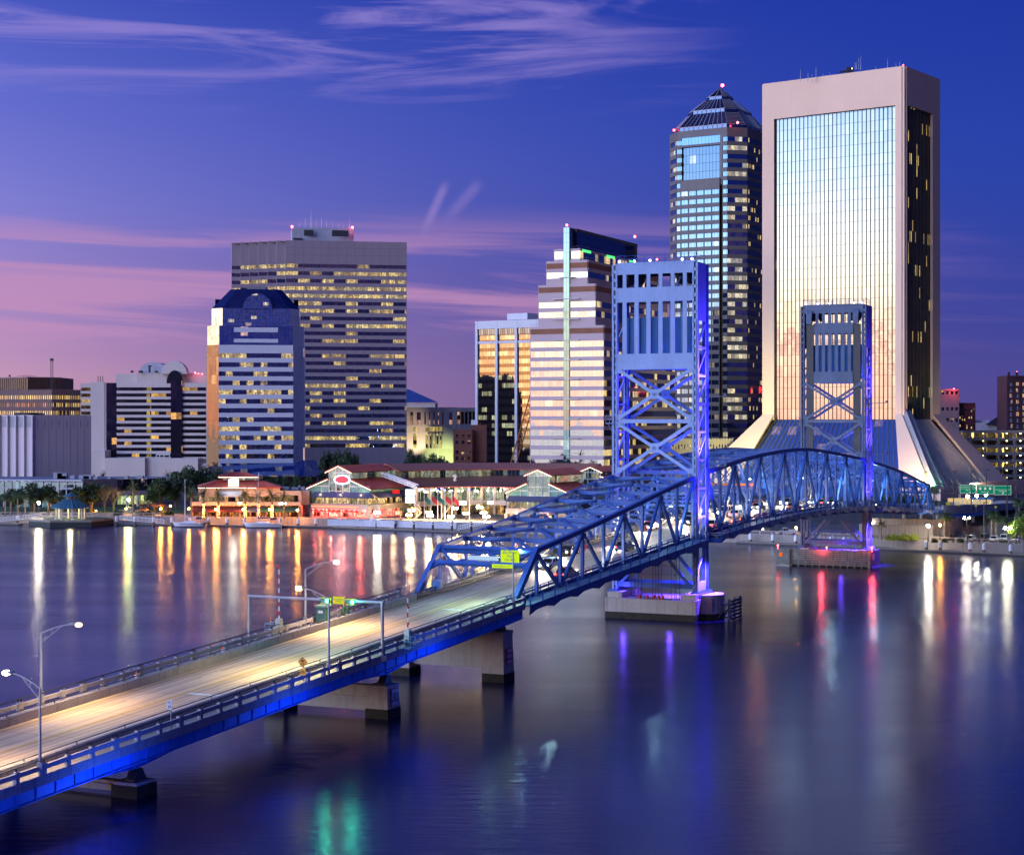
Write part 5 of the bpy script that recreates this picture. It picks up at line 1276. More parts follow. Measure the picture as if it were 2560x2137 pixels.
one('roof', dark_steel, lambda b: (b.face([at(2462, 1062, 903), at(2521, 1062, 903), at(2521, 1038, 912), at(2499, 1038, 912)]), b.face([at(2499, 1038, 912), at(2521, 1038, 912), at(2521, 1062, 925), at(2462, 1062, 925)])), ch)
one('parapet_wall', white_paint, lambda b: b.prism([(p.x, p.y) for p in (at(2492, 1040, 908), at(2521, 1040, 908), at(2521, 1040, 911), at(2492, 1040, 911))], zz(1042, 908), zz(1028, 908), [(p.x, p.y) for p in (at(2499, 1040, 908), at(2521, 1040, 908), at(2521, 1040, 911), at(2499, 1040, 911))]), ch)
one('cross', dark_steel, lambda b: (b.bar(at(2516, 1030, 905), at(2516, 1007, 905), .4, .4), b.bar(at(2511, 1015, 905), at(2521, 1015, 905), .4, .4)), ch)
# parking garage
Zg_ = 760.0
Pg = thing('parking_garage', 'open cream parking garage with bright ceiling lamps on every deck', 'car park', V2(2490, Zg_) + UP * GZ)
pgm = mat('garage_concrete', (.44, .38, .30), .8, .1, .1, streak=.15)
ga, gb = V2(2408, Zg_), V2(2600, Zg_); gl_ = gb - ga
dz_ = 18.35 / 4400 * Zg_; zt_g = zz(1075.5, Zg_)
one('deck_parapets', pgm, lambda b: [slab(b, ga, gb, zt_g - k * dz_ - 1.2, zt_g - k * dz_, .3) for k in range(8)], Pg)
one('columns', pgm, lambda b: [b.box(Vector(pt(ga + gl_ * f_, 3)) + Vector((0, -.4, 0)), Vector((.9, 0, 0)), Vector((0, .9, 0)), UP * (zt_g - 3)) for f_ in (.08, .27, .45, .65, .85)] + [b.box(Vector(pt(ga + gl_ * f_, 3)) + Vector((0, 9, 0)), Vector((.9, 0, 0)), Vector((0, .9, 0)), UP * (zt_g - 3)) for f_ in (.04, .18, .36, .5, .58, .75)], Pg)
one('decks', pgm, lambda b: [b.box(Vector(pt(ga, zt_g - k * dz_ - .9)) + Vector((0, .35, 0)), gl_, Vector((0, 26, 0)), UP * .4) for k in range(8)], Pg)
one('rear_wall', pgm, lambda b: b.box(Vector(pt(ga, 3)) + Vector((0, 26, 0)), gl_, Vector((0, .4, 0)), UP * (zt_g - 4.2)), Pg)
gle = emit('garage_lamp', (1.0, .82, .25), 9)
for k in range(7):
    for x_ in (2459, 2517, 2551):
        p_ = Vector(pt(V2(x_, Zg_ + 3), zt_g - k * dz_ - 1.35)); one('ceiling_lamp', gle, lambda b: b.ball(p_, .36, 8, 5), Pg)
for k in (1, 3, 5):
    for x_ in (2440, 2520): lamp('POINT', Vector(pt(V2(x_, Zg_ + 7), zt_g - k * dz_ + dz_ - 2.0)), (1, .8, .25), 1500, .4, parent=Pg)
# stone arcade building between the lift tower and the cream tower
Zd = 720.0
Dd = thing('stone_building', 'low cream stone building with narrow brown piers behind the lift tower', 'building', V2(1760, Zd) + UP * GZ)
da, db = V2(1670, Zd), V2(1830, Zd)
one('walls', mat('tan_terracotta', (.46, .36, .24), .8, .1, .1), lambda b: (b.box(Vector(pt(da, 3)), db - da, Vector((0, 20, 0)), UP * (zz(1097, Zd) - 3)), [b.box(Vector(pt(da.lerp(db, k / 22), 3)) + Vector((0, -.5, 0)), Vector((.5, 0, 0)), Vector((0, .5, 0)), UP * (zz(1095, Zd) - 3)) for k in range(23)]), Dd)
for k in range(22): win(Dd, da.lerp(db, (k + .35) / 22), da.lerp(db, (k + .85) / 22), zz(1123, Zd), zz(1111, Zd), wgd, .04, 'window')
# tower crane boom
Cr = thing('crawler_crane', 'rust-orange lattice crane boom leaning in front of the dark finned tower', 'crane', at(1284, 1160, 790))
def boom(b):
    p, q_ = at(1282, 1165, 790), at(1333, 985, 800); d_ = (q_ - p); L = d_.length; dn_ = d_ / L; sx = Vector((1, 0, 0)); sx = (sx - dn_ * sx.dot(dn_)).normalized(); sy = dn_.cross(sx)
    w_ = 1.25; c = [(-1, -1), (1, -1), (1, 1), (-1, 1)]
    for i, j in c: b.bar(p + sx * i * w_ + sy * j * w_, q_ + sx * i * w_ + sy * j * w_, .28, .28)
    n_ = 15
    for k in range(n_):
        a, e_ = p + d_ * (k / n_), p + d_ * ((k + 1) / n_)
        for (i, j), (i2, j2_) in zip(c, c[1:] + c[:1]): b.bar(a + sx * i * w_ + sy * j * w_, e_ + sx * i2 * w_ + sy * j2_ * w_, .2, .2)
one('boom', mat('crane_orange', (.45, .14, .03), .6, .2, .5), boom, Cr)
one('stay_ropes', dark_steel, lambda b: (b.bar(at(1290, 1118, 796), at(1328, 1010, 806), .1, .1), b.bar(at(1281, 1130, 796), at(1328, 1005, 806), .1, .1)), Cr)
one('cab', mat('crane_cab', (.30, .12, .03), .6), lambda b: b.cbox(at(1282, 1168, 791) - UP * 2, 5, 4, 4), Cr)
# ------------------------------------------------------------------ waterfront
wall_c = mat('quay_wall_concrete', (.33, .28, .25), .88, .2, .2, streak=.6, streak_col=(.09, .06, .045), fine=.35)
def poly_wall(b, pts, z0, z1, th):
    for p, q_ in zip(pts[:-1], pts[1:]):
        p, q_ = Vector(p + (0,)), Vector(q_ + (0,)); d_ = unit(q_ - p); n = Vector((d_.y, -d_.x, 0)); b.box(Vector(pt(p, z0)) - n * .0, q_ - p, n * th, UP * (z1 - z0))
sub = lambda i, j: sh[i:j]
seg_l = [(-360, 632)] + sh[0:4] + [(10, 482)]
seg_r = [(12, 481), (20, 475), (63, 447), (90, 431), (119.6, 411), (200, 374)]
qw_ = thing('quay_wall', 'long stained concrete river wall below the promenade with openings in its parapet', 'river wall', (-20, 503, 0))
one('wall', wall_c, lambda b: (poly_wall(b, seg_l, -3, GZ + .25, .5), poly_wall(b, seg_r, -3, GZ + .25, .5)), qw_)
def parapet_pts(b, pts):
    for p, q_ in zip(pts[:-1], pts[1:]):
        p, q_ = Vector(p + (0,)), Vector(q_ + (0,)); d_ = unit(q_ - p); n = Vector((d_.y, -d_.x, 0)); L = (q_ - p).length
        b.box(Vector(pt(p, GZ + .85)) , q_ - p, n * .35, UP * .25)
        for k in range(int(L / 3.2) + 1): b.box(Vector(pt(p + d_ * (3.2 * k), GZ + .25)), d_ * .45, n * .38, UP * .62)
one('parapet', wall_c, lambda b: (parapet_pts(b, seg_l[:3]), parapet_pts(b, seg_r)), qw_)
white_wall = mat('white_washed_wall', (.62, .60, .66), .8, .12, .3, streak=.2)
one('white_quay_panel', white_wall, lambda b: poly_wall(b, [(p.x, p.y) for p in (V2(820, 508), V2(905, 505), V2(1000, 500), V2(1142, 494))], .9, GZ + .5, .4), label='whitewashed stretch of quay wall in front of the red-roofed mall', cat='wall')
dockm = mat('dock_deck', (.23, .20, .18), .85, .2, .3, fine=.3)
def dock(name, lab, x0, Z0, x1, Z1, wdt):
    p, q_ = V2(x0, Z0), V2(x1, Z1); d_ = unit(q_ - p); n = Vector((-d_.y, d_.x, 0))
    t_ = thing('floating_dock', lab, 'dock', pt((p + q_) / 2, 0))
    one('deck', dockm, lambda b: b.box(Vector(pt(p, .35)), q_ - p, n * wdt, UP * .2), t_); one('floats', dark_steel, lambda b: b.box(Vector(pt(p, -.4)) + n * .1, q_ - p, n * (wdt - .2), UP * .75), t_)
dock('d', 'long low dock behind the two moored sailboats', 286, 524.5, 830, 511, 3.0)
dock('d', 'dock in front of the whitewashed quay wall', 832, 508, 1250, 480, 3.0)
dock('d', 'narrow dock along the wall at the right shore', 1840, 447, 2600, 401, 2.6)
dock('d', 'dark float at the left edge beside the gangway', -20, 526, 45, 524, 3)
capm = mat('pile_cap_white', (.75, .74, .78), .5, .05); pilm = mat('timber_pile', (.22, .15, .11), .85, .3, .6, fine=.3)
def pile(x, Z, zt, lab, grp, dark=False):
    o = V2(x, Z); t_ = thing('mooring_pile', lab, 'pile', pt(o, 0), grp)
    if dark:
        one('shaft', dark_steel, lambda b: b.cyl(pt(o, -2), pt(o, zt), .32), t_)
        for z in (zt - .55, zt - 1.25): one('white_band', capm, lambda b: b.cyl(pt(o, z), pt(o, z + .35), .335), t_)
    else:
        one('shaft', pilm, lambda b: b.cyl(pt(o, -2), pt(o, zt - .9), .42), t_)
        one('cap', capm, lambda b: (b.cyl(pt(o, zt - 1.6), pt(o, zt - .35), .46), b.cyl(pt(o, zt - .35), pt(o, zt), .5, .05)), t_)
for k, x in enumerate((44, 291, 337, 383.5, 429.5, 475, 522, 567.5, 611, 701, 745.5, 789.4)):
    pile(x, 524 - (x - 290) * .022, 2.75, 'white-capped pile on the north shore, %s from the left end of the row' % ORD[k], 'white-capped piles by the sailboat dock')
for k, x in enumerate((847, 894, 941, 988, 1034.6, 1082, 1130, 1178)):
    pile(x, 509.5 - (x - 847) * .07, 3.3, 'dark pile with white bands before the mall, %s from the left' % ORD[k], 'banded piles by the mall dock', True)
for k, x in enumerate((1876, 1932, 1989, 2078, 2110, 2315.7, 2350.5, 2425, 2460, 2526.6)):
    pile(x, 446 - (x - 1876) * .0615, 2.7, 'white-capped pile along the right shore, %s counted from the bridge tower' % ORD[k], 'white-capped piles along the right shore')
def gangway(x0, y0, Z0, x1, y1, Z1, lab):
    p, q_ = at(x0, y0, Z0), at(x1, y1, Z1); t_ = thing('gangway', lab, 'gangway', p)
    def fn(b):
        b.bar(p, q_, 1.3, .12)
        for o in (-.65, .65):
            oo = Vector((0, o, 0)); b.bar(p + oo + UP * 1.1, q_ + oo + UP * 1.1, .1, .1); b.bar(p + oo + UP * .5, q_ + oo + UP * .5, .06, .06)
            n_ = 12
            for k in range(n_ + 1): m_ = p.lerp(q_, k / n_) + oo; b.bar(m_, m_ + UP * 1.1, .08, .08)
    one('truss_ramp', white_paint, fn, t_)
gangway(0, 1303, 528, 97, 1293, 529, 'white truss gangway at the far left edge'); gangway(300, 1298, 527, 410, 1308, 524, 'white truss gangway left of the first sailboat')
gangway(925, 1303, 510, 985, 1320, 504, 'white gangway sloping down in front of the mall corner'); gangway(1145, 1325, 492, 1215, 1309, 487, 'white gangway next to the bridge portal')

# gazebo on its octagonal pier
gp = V2(176, 521); GT = thing('gazebo', 'octagonal riverside gazebo with two-tier blue-green metal roof and lit columns', 'gazebo', pt(gp, 2.0))
ring = lambda r, n=8, o=.39, c=gp: [(c.x + r * math.cos(o + 2 * math.pi * k / n), c.y + r * math.sin(o + 2 * math.pi * k / n)) for k in range(n)]
teal = mat('teal_metal_roof', (.05, .15, .20), .45, .15, .4, metal=.2)
one('roof', teal, lambda b: (b.prism(ring(5.6), 5.35, 5.5), b.prism(ring(5.5), 5.5, 8.0, ring(1.9))), GT)
one('cupola_roof', teal, lambda b: (b.prism(ring(2.15), 8.7, 8.8), b.prism(ring(2.1), 8.8, 9.9, ring(.08))), GT)
one('cupola', mat('cupola_wood', (.2, .15, .1), .7), lambda b: b.prism(ring(1.3), 7.8, 8.75), GT)
one('roof_seams', mat('seam', (.09, .22, .27), .5), lambda b: [b.bar(pt(Vector(p + (0,)), 5.55), pt(Vector(q_ + (0,)), 8.05), .14, .12) for p, q_ in zip(ring(5.5) + ring(5.3, 24), ring(1.9) + ring(1.85, 24))], GT)
for p in ring(4.2): one('column', mat('gazebo_column', (.62, .60, .50), .6), lambda b: (b.cyl((*p, 2.05), (*p, 5.35), .22, .30), b.cyl((*p, 2.05), (*p, 2.4), .36)), GT)
lamp('POINT', pt(gp, 5.0), (1.0, .85, .42), 1500, .5, parent=GT)
pr = [tuple(at(x, 1316, Z).xy) for x, Z in ((72, 521), (125, 514), (228, 516), (284, 528), (250, 534), (80, 533))]
sp_ = thing('gazebo_pier', 'low stone-faced river platform carrying the gazebo', 'platform', (gp.x, gp.y, 0))
one('deck', paving, lambda b: b.prism(pr, 1.45, 2.0), sp_); one('face', mat('dark_riprap', (.05, .055, .05), .9, .3, .5, fine=.4), lambda b: b.prism([(p[0] * 1.0, p[1] - .05) for p in pr], -2, 1.45), sp_)
rp = ring(6.6, 10); one('riprap', mat('dark_green_stone', (.05, .075, .06), .9, .35, .5, fine=.5), lambda b: b.prism([tuple(at(x, 1316, Z).xy) for x, Z in ((108, 520), (140, 515.5), (225, 517), (278, 527), (250, 533), (110, 532))], 1.9, 2.05), sp_)

# sailboats
def sailboat(x0, x1, Z, xm, ytop, lab, cover, tilt):
    L = gx(x1, Z) - gx(x0, Z); o = V2((x0 + x1) / 2, Z); t_ = thing('sailboat', lab, 'sailboat', pt(o, 0), 'moored sailboats')
    hullm = mat('white_gelcoat', (.72, .70, .76), .3, .04, .3)
    def hull(b):
        st_ = [(-.5, .02, 1.55), (-.42, .9, 1.45), (-.25, 1.5, 1.35), (0, 1.75, 1.25), (.25, 1.7, 1.2), (.44, 1.35, 1.2), (.5, 1.15, 1.2)]
        rings = []
        for f_, hb, sh_ in st_:
            xb = o.x + f_ * L; xo = .9 * (1 if f_ < -.45 else 0)
            rings.append([(xb, o.y - hb, sh_), (xb + xo, o.y - hb * .85, .35), (xb + xo * 1.4, o.y - hb * .3, -.3), (xb + xo * 1.4, o.y + hb * .3, -.3), (xb + xo, o.y + hb * .85, .35), (xb, o.y + hb, sh_)])
        for r_, q_ in zip(rings[:-1], rings[1:]):
            for k in range(5): b.face([r_[k], q_[k], q_[k + 1], r_[k + 1]])
            b.face([r_[0], r_[5], q_[5], q_[0]])
        b.face(rings[-1])
    one('hull', hullm, hull, t_)
    one('boot_stripe', mat('navy_stripe', (.02, .02, .06), .4), lambda b: (b.box((o.x - L * .38, o.y - 1.72, .06), Vector((L * .84, .1, 0)), Vector((0, .05, 0)), UP * .16), b.box((o.x - L * .30, o.y - 1.76, .95), Vector((L * .74, .12, 0)), Vector((0, .05, 0)), UP * .07)), t_)
    one('cabin', hullm, lambda b: b.prism([(o.x - L * .2, o.y - .9), (o.x + L * .2, o.y - 1.1), (o.x + L * .2, o.y + 1.1), (o.x - L * .2, o.y + .9)], 1.2, 1.75, [(o.x - L * .15, o.y - .75), (o.x + L * .19, o.y - .95), (o.x + L * .19, o.y + .95), (o.x - L * .15, o.y + .75)]), t_)
    mb = Vector((gx(xm, Z), Z, 1.5)); mt = at(xm + tilt, ytop, Z)
    mk = one('mast', mat('mast_alloy', (.66, .64, .68), .35), lambda b: (b.cyl(mb, mt, .13, .09), b.bar(mb.lerp(mt, .62) - Vector((.1, 1.1, 0)), mb.lerp(mt, .62) + Vector((-.1, 1.1, 0)), .06, .06)), t_)
    one('boom', mat('sail_cover_' + cover[0], cover[1], .7), lambda b: b.cyl(mb + UP * 1.5 + Vector((.1, 0, 0)), mb + UP * 1.35 + Vector((L * .34, 0, 0)), .22, .12), t_)
    one('rigging', dark_steel, lambda b: (b.cyl(mt, (o.x - L * .49, o.y, 1.6), .035, n=4), b.cyl(mt, (o.x + L * .49, o.y, 1.5), .03, n=4), b.cyl(mb.lerp(mt, .98), (mb.x, o.y - 1.6, 1.3), .025, n=4), b.cyl(mb.lerp(mt, .98), (mb.x, o.y + 1.6, 1.3), .025, n=4)), t_)
    def bim(b):
        for k in range(6):
            a0, a1 = math.pi * k / 6, math.pi * (k + 1) / 6
            p = lambda a, x_: (x_, o.y - 1.2 * math.cos(a), 2.3 + .7 * math.sin(a))
            b.face([p(a0, o.x + L * .22), p(a1, o.x + L * .22), p(a1, o.x + L * .36), p(a0, o.x + L * .36)])
        for sx in (.22, .36):
            for sy in (-1.2, 1.2): b.bar((o.x + L * sx, o.y + sy, 1.2), (o.x + L * sx, o.y + sy, 2.35), .05, .05)
    one('bimini', mat('navy_canvas', (.02, .025, .10), .8), bim, t_)
    one('stern_rail', steel_grey, lambda b: (b.tube([(o.x + L * .4, o.y - 1.3, 1.9), (o.x + L * .5, o.y - 1.1, 1.9), (o.x + L * .5, o.y + 1.1, 1.9)], .03, 4), b.tube([(o.x - L * .49, o.y, 2.1), (o.x - L * .36, o.y - .9, 2.0), (o.x + L * .4, o.y - 1.3, 1.9)], .025, 4)), t_)
    return t_
sb1 = sailboat(431, 515, 516.5, 462.5, 1198, 'white sailboat with bare mast and grey dinghy at its stern', ('plain', (.55, .52, .55)), 0)
dg = V2(507, 514.5); dh = thing('dinghy', 'grey inflatable dinghy hung behind the left sailboat', 'dinghy', pt(dg, .8))
one('tubes', mat('grey_rubber', (.30, .24, .22), .6), lambda b: (b.ball((dg.x, dg.y, 1.1), .95, 10, 6, .55), b.ball((dg.x + 1.3, dg.y + .5, 1.5), .9, 10, 6, .5)), dh, smooth=True)
sb2 = sailboat(608, 704, 513, 643, 1181, 'white sailboat with navy sail cover moored before the red-lit restaurant', ('navy', (.02, .03, .14)), 4)

# ------------------------------------------------------------------ riverside mall
rust = mat('red_seam_roof', (.55, .10, .06), .42, .12, .25, fine=.2)
rust_trim = mat('orange_red_trim', (.50, .10, .06), .5)
tealw = mat('teal_cladding', (.10, .24, .23), .7, .1, .2)
mcream = mat('mall_cream_wall', (.44, .36, .30), .8, .08, .1, streak=.15)
navy_aw = mat('navy_awning', (.06, .065, .13), .7, .1, .3)
mtrim = mat('mall_white_steel', (.55, .56, .56), .5)
bulb_w = emit('roof_edge_bulbs', (1.0, .88, .66), 5)
mg = glass('mall_glazing', (.6, .75, .7), .10, (.02, .03, .028), .55, (.75, .70, .38), .40, 2.6, 1.3, .09, .02, .0, 2.4, (.25, .28, .27), .05, .7)
mgw = glass('restaurant_glazing', (.6, .6, .5), .06, (.03, .02, .01), 1.0, (1.0, .58, .18), 1.8, 1.9, 1.2, .12, .02, 0, None, (.10, .05, .02), .05, .85)
mgr = glass('red_restaurant_glazing', (.6, .4, .4), .05, (.03, .008, .006), 1.0, (1.0, .055, .035), 16, 1.6, 1.6, .1, .02, 0, 1.3, (.16, .01, .01), .05, .8)
mgd = glass('dim_shopfront', (.5, .5, .5), .08, (.015, .012, .01), .55, (1.0, .55, .16), .75, 2.2, 1.1, .1, .02, 0, None, (.05, .04, .03), .05, .8)
def dirs(p, q_): d_ = unit(q_ - p); return d_, Vector((-d_.y, d_.x, 0))
def seams(b, a, c, c2, a2, n, wd=.12):
    nn = (c - a).cross(a2 - a).normalized()
    if nn.z < 0: nn = -nn
    for k in range(n + 1): b.bar(a.lerp(c, k / n) + nn * .05, a2.lerp(c2, k / n) + nn * .05, wd, .1)
def roofpane(b, s_, a, c, c2, a2, n):
    b.face([a, c, c2, a2]); dn_ = (c - a).cross(a2 - a).normalized() * .22
    if dn_.z > 0: dn_ = -dn_
    b.face([a + dn_, a2 + dn_, c2 + dn_, c + dn_]); b.face([a, a + dn_, c + dn_, c]); b.face([c, c + dn_, c2 + dn_, c2]); b.face([a2, a2 + dn_, a + dn_, a])
    seams(s_, a, c, c2, a2, n)
def pavilion(lab, x_apex, Zf, y_ap, y_ev, half_u, half_l, y_lt, y_lb, depth, lower_depth, sign):
    """gable-fronted hall: gable faces the river, upper roof runs inland along the bridge direction, lower roofs flank it"""
    ap_ = at(x_apex, y_ap, Zf); s0, t0 = st(ap_); t_ = thing('mall_pavilion', lab, 'pavilion', B(s0, t0, GZ), 'red-roofed mall pavilions')
    ez = zz(y_ev, Zf); lz, lzb = zz(y_lt, Zf), zz(y_lb, Zf)
    P_ = lambda s, t, z: B(s0 + s, t0 + t, z)
    rb, sm = MB(), MB()
    for sd in (-1, 1):
        roofpane(rb, sm, P_(-.8, 0, ap_.z), P_(depth, 0, ap_.z), P_(depth, sd * half_u, ez), P_(-.8, sd * half_u, ez), 14)
        iw = half_u * .80
        roofpane(rb, sm, P_(-.8, sd * iw, lz), P_(lower_depth, sd * iw, lz), P_(lower_depth, sd * half_l, lzb), P_(-.8, sd * half_l, lzb), 14)
    rb.build('roof', rust, t_); sm.build('roof_seams', rust, t_)
    def trim(b):
        for sd in (-1, 1): b.bar(P_(-.85, 0, ap_.z), P_(-.85, sd * half_u, ez), .2, .3); b.bar(P_(-.85, sd * half_u * .8, lz), P_(-.85, sd * half_l, lzb), .2, .3)
    one('roof_trim', rust_trim, trim, t_)
    def bulbs(b):
        for sd in (-1, 1): b.bar(P_(-.95, 0, ap_.z - .28), P_(-.95, sd * half_u, ez - .28), .09, .09); b.bar(P_(-.95, sd * half_u * .8, lz - .28), P_(-.95, sd * half_l, lzb - .28), .09, .09)
    one('edge_lights', bulb_w, bulbs, t_)
    iw = half_u * .78; zb = lzb - 4.5
    one('gable_glass', mg, lambda b: b.face([P_(0, -iw, zb), P_(0, iw, zb), P_(0, iw, ez + .3), P_(0, 0, ap_.z - .4), P_(0, -iw, ez + .3)], [(-iw, 0), (iw, 0), (iw, ez - zb), (0, ap_.z - zb), (-iw, ez - zb)]), t_)
    for sd in (-1, 1):
        A, C = (P_(0, iw, 0), P_(depth, iw, 0)) if sd > 0 else (P_(depth, -iw, 0), P_(0, -iw, 0))
        win(t_, Vector((A.x, A.y, 0)), Vector((C.x, C.y, 0)), lz - .3, ez + .1, mg, .02, 'clerestory_glass')
        one('wing_wall', tealw, lambda b: b.prism([tuple(P_(.05, sd * iw, 0).xy), tuple(P_(.05, sd * half_l * .93, 0).xy), tuple(P_(lower_depth - .3, sd * half_l * .93, 0).xy), tuple(P_(lower_depth - .3, sd * iw, 0).xy)][::sd], zb, lzb - .25), t_)
        one('wing_gable', tealw, lambda b: b.face([P_(.0, sd * iw, zb + .1), P_(.0, sd * half_l * .93, zb + .1), P_(.0, sd * half_l * .93, lzb), P_(.0, sd * iw, lz - .4)][::sd]), t_)
    def fr(b):
        for t1 in (-iw, iw, -iw * .33, iw * .33): b.bar(P_(-.1, t1, zb), P_(-.1, t1, ez + (.2 if abs(t1) == iw else 1.2)), .25, .25)
        for z in (lz - 1.2, ez - .2, (zb + lz) / 2): b.bar(P_(-.1, -iw, z), P_(-.1, iw, z), .16, .16)
        for sd in (-1, 1): b.bar(P_(-.1, sd * iw, lz - 2.2), P_(-.1, sd * half_l * .93, lz - 2.2), .14, .14); b.bar(P_(-.1, sd * iw, lz - 2.4), P_(-.1, sd * half_l * .8, lzb + .6), .12, .12); b.bar(P_(-.12, sd * half_l * .55, zb), P_(-.12, sd * half_l * .55, lzb + .8), .14, .14)
    one('steel_frame', mtrim, fr, t_)
    return t_, P_, iw, zb, lzb, half_l, lower_depth
# main pavilion with the oval sign
t1, Pm, iw1, zb1, lzb1, hl1, ld1 = pavilion('red-roofed mall hall with a glowing oval sign on its gable', 849, 531, 1163.5, 1180, 4.6, 11.2, 1196.5, 1221, 25, 21, True)
so = at(855, 1199, 529.2)
def oval(b, rx, rz, o):
    b.face([so + R * rx * math.cos(2 * math.pi * k / 32) + UP * rz * math.sin(2 * math.pi * k / 32) - U * o for k in range(32)])
ov = one('oval_sign', emit('oval_sign_red', (1.0, .10, .16), 1.2), lambda b: oval(b, 2.45, 1.12, .12), t1)
def ovrim(b):
    ps = [so + R * 2.62 * math.cos(2 * math.pi * k / 32) + UP * 1.28 * math.sin(2 * math.pi * k / 32) for k in range(33)]; b.tube(ps, .15, 6)
one('neon_rim', emit('neon_blue_white', (.62, .72, 1.0), 9), ovrim, ov)
def storeys(t_, P_, w0, w1, d_, z_aw, z_slab, front_glass, ground_glass, aw_m=navy_aw, pier_m=mcream):
    """two restaurant floors under an awning: front along t from w0 to w1, return side along s"""
    A, C = P_(0, w0, 0), P_(0, w1, 0); E_ = P_(d_, w1, 0); f = lambda p: Vector((p.x, p.y, 0)); A, C, E_ = f(A), f(C), f(E_)
    def aw(b):
        for p, q_ in ((A, C), (C, E_)):
            n = outn(p, q_); ex = unit(q_ - p) * 2.4
            p0, q0 = (p, q_ + ex) if q_ is C else (p, q_)
            if p is C: p0 = p - unit(q_ - p) * .0
            v = [Vector(pt(p0, z_aw + 1.5)), Vector(pt(q_, z_aw + 1.5)), Vector(pt(q0, z_aw)) + n * 2.6, Vector(pt(p0, z_aw)) + n * 2.6]
            b.face(v[::-1]); b.face([x - UP * .12 for x in v])
    one('awning', aw_m, aw, t_)
    for p, q_ in ((A, C), (C, E_)):
        win(t_, p, q_, z_slab + .1, z_aw + 1.3, front_glass, .0, 'upper_shopfront'); win(t_, p, q_, GZ, z_slab - 1.5, ground_glass, .0, 'ground_shopfront')
    def sl(b):
        for p, q_ in ((A, C), (C, E_)):
            slab(b, p, q_, z_slab - 1.6, z_slab, 2.6)
            n = int((q_ - p).length / 4.6)
            for k in range(n + 1): b.box(Vector(pt(p.lerp(q_, k / n), GZ)) + outn(p, q_) * 1.6 - unit(q_ - p) * .45, unit(q_ - p) * .9, outn(p, q_) * .9, UP * (z_slab - GZ - 1.5))
    one('balcony', pier_m, sl, t_)
    def rl(b):
        for p, q_ in ((A, C), (C, E_)):
            n = outn(p, q_) * 2.4
            for h_ in (.55, 1.05): b.bar(Vector(pt(p, z_slab + h_)) + n, Vector(pt(q_, z_slab + h_)) + n, .05, .05)
            for k in range(int((q_ - p).length / 1.5) + 1): m_ = Vector(pt(p + unit(q_ - p) * 1.5 * k, z_slab)) + n; b.bar(m_, m_ + UP * 1.05, .05, .05)
            for k in range(int((q_ - p).length / 4.6) + 1): m_ = Vector(pt(p + unit(q_ - p) * 4.6 * k, z_slab)) + n * .9; b.bar(m_, m_ + UP * (z_aw - z_slab), .18, .18)
    one('balcony_railing', dark_steel, rl, t_)
    one('core', dark_steel, lambda b: b.box(Vector(pt(A, GZ)) + U * .3, C - A - unit(C - A) * .3, U * (d_ - .4), UP * (z_aw - GZ)), t_)
storeys(t1, Pm, -8.5, 11.0, 20, zz(1243, 529), zz(1259.5, 529), mgw, mgr)
one('red_neon_strip', emit('red_neon', (1.0, .18, .06), 5), lambda b: b.bar(Pm(-2.75, -8.3, zz(1267, 527)), Pm(-2.75, 8.0, zz(1267, 527)), .14, .14), t1)
for k in range(4): lamp('POINT', Pm(-2.2, -7 + k * 5, 4.6), (1, .09, .06), 8000, .4, parent=t1)
for k in range(3): lamp('POINT', Pm(-1.2, -6 + k * 7, 9.0), (1, .68, .30), 350, .3, parent=t1)
lamp('POINT', Pm(6, 15.2, 8.4), (1, .65, .35), 900, .4, parent=t1); lamp('POINT', so - U * 2, (1, .25, .35), 500, .8, parent=t1)
sw = emit('backlit_screen', (.88, .90, 1.0), 2.6)
for y0, y1 in ((1223, 1237.8), (1240, 1257)):
    p_ = at(1013.5, y1, 524); one('backlit_panel', sw, lambda b: b.box(p_, R * 3.1, U * .2, UP * ((y1 - y0) / 4400 * 524)), t1)
p_ = at(981, 1233.5, 527.5); rs_ = one('red_fascia_sign', emit('red_fascia', (.9, .03, .03), .9), lambda b: b.box(p_, R * 2.4, U * .15, UP * 1.15), t1)
for k in range(9):
    s_, t_ = -3.6 - (k % 3) * .5, -7.6 + k * 2.0
    um = thing('patio_umbrella', 'red patio umbrella before the red-lit restaurant, %s from the left' % ORD[k], 'umbrella', Pm(s_, t_, GZ), 'red patio umbrellas')
    one('pole', steel_grey, lambda b: b.cyl(Pm(s_, t_, GZ), Pm(s_, t_, 4.4), .04, n=5), um); one('canopy', red_paint, lambda b: b.cyl(Pm(s_, t_, 4.0), Pm(s_, t_, 4.6), 1.0, .05, 8), um)
# right-hand pavilion by the bridge
t2, Pr, iw2, zb2, lzb2, hl2, ld2 = pavilion('red-roofed mall hall with tall grid window, partly hidden by the bridge truss', 1347, 515, 1173, 1188, 4.4, 10.4, 1207.5, 1232, 24, 20, False)
storeys(t2, Pr, -9.5, 9.5, 16, zz(1254, 513), zz(1272, 513), mgd, mgd)
lamp('POINT', Pr(-1.0, -4, 8.0), (1, .8, .5), 500, .3, parent=t2); lamp('POINT', Pr(-2.6, -6, 4.0), (1, .25, .12), 900, .3, parent=t2); lamp('POINT', Pr(-2.6, 4, 4.0), (1, .5, .2), 800, .3, parent=t2)
t2b, *_ = pavilion('small far red gable hall at the right end of the arcade', 1478, 545, 1166, 1179, 4.0, 8.0, 1188, 1200, 24, 20, False)
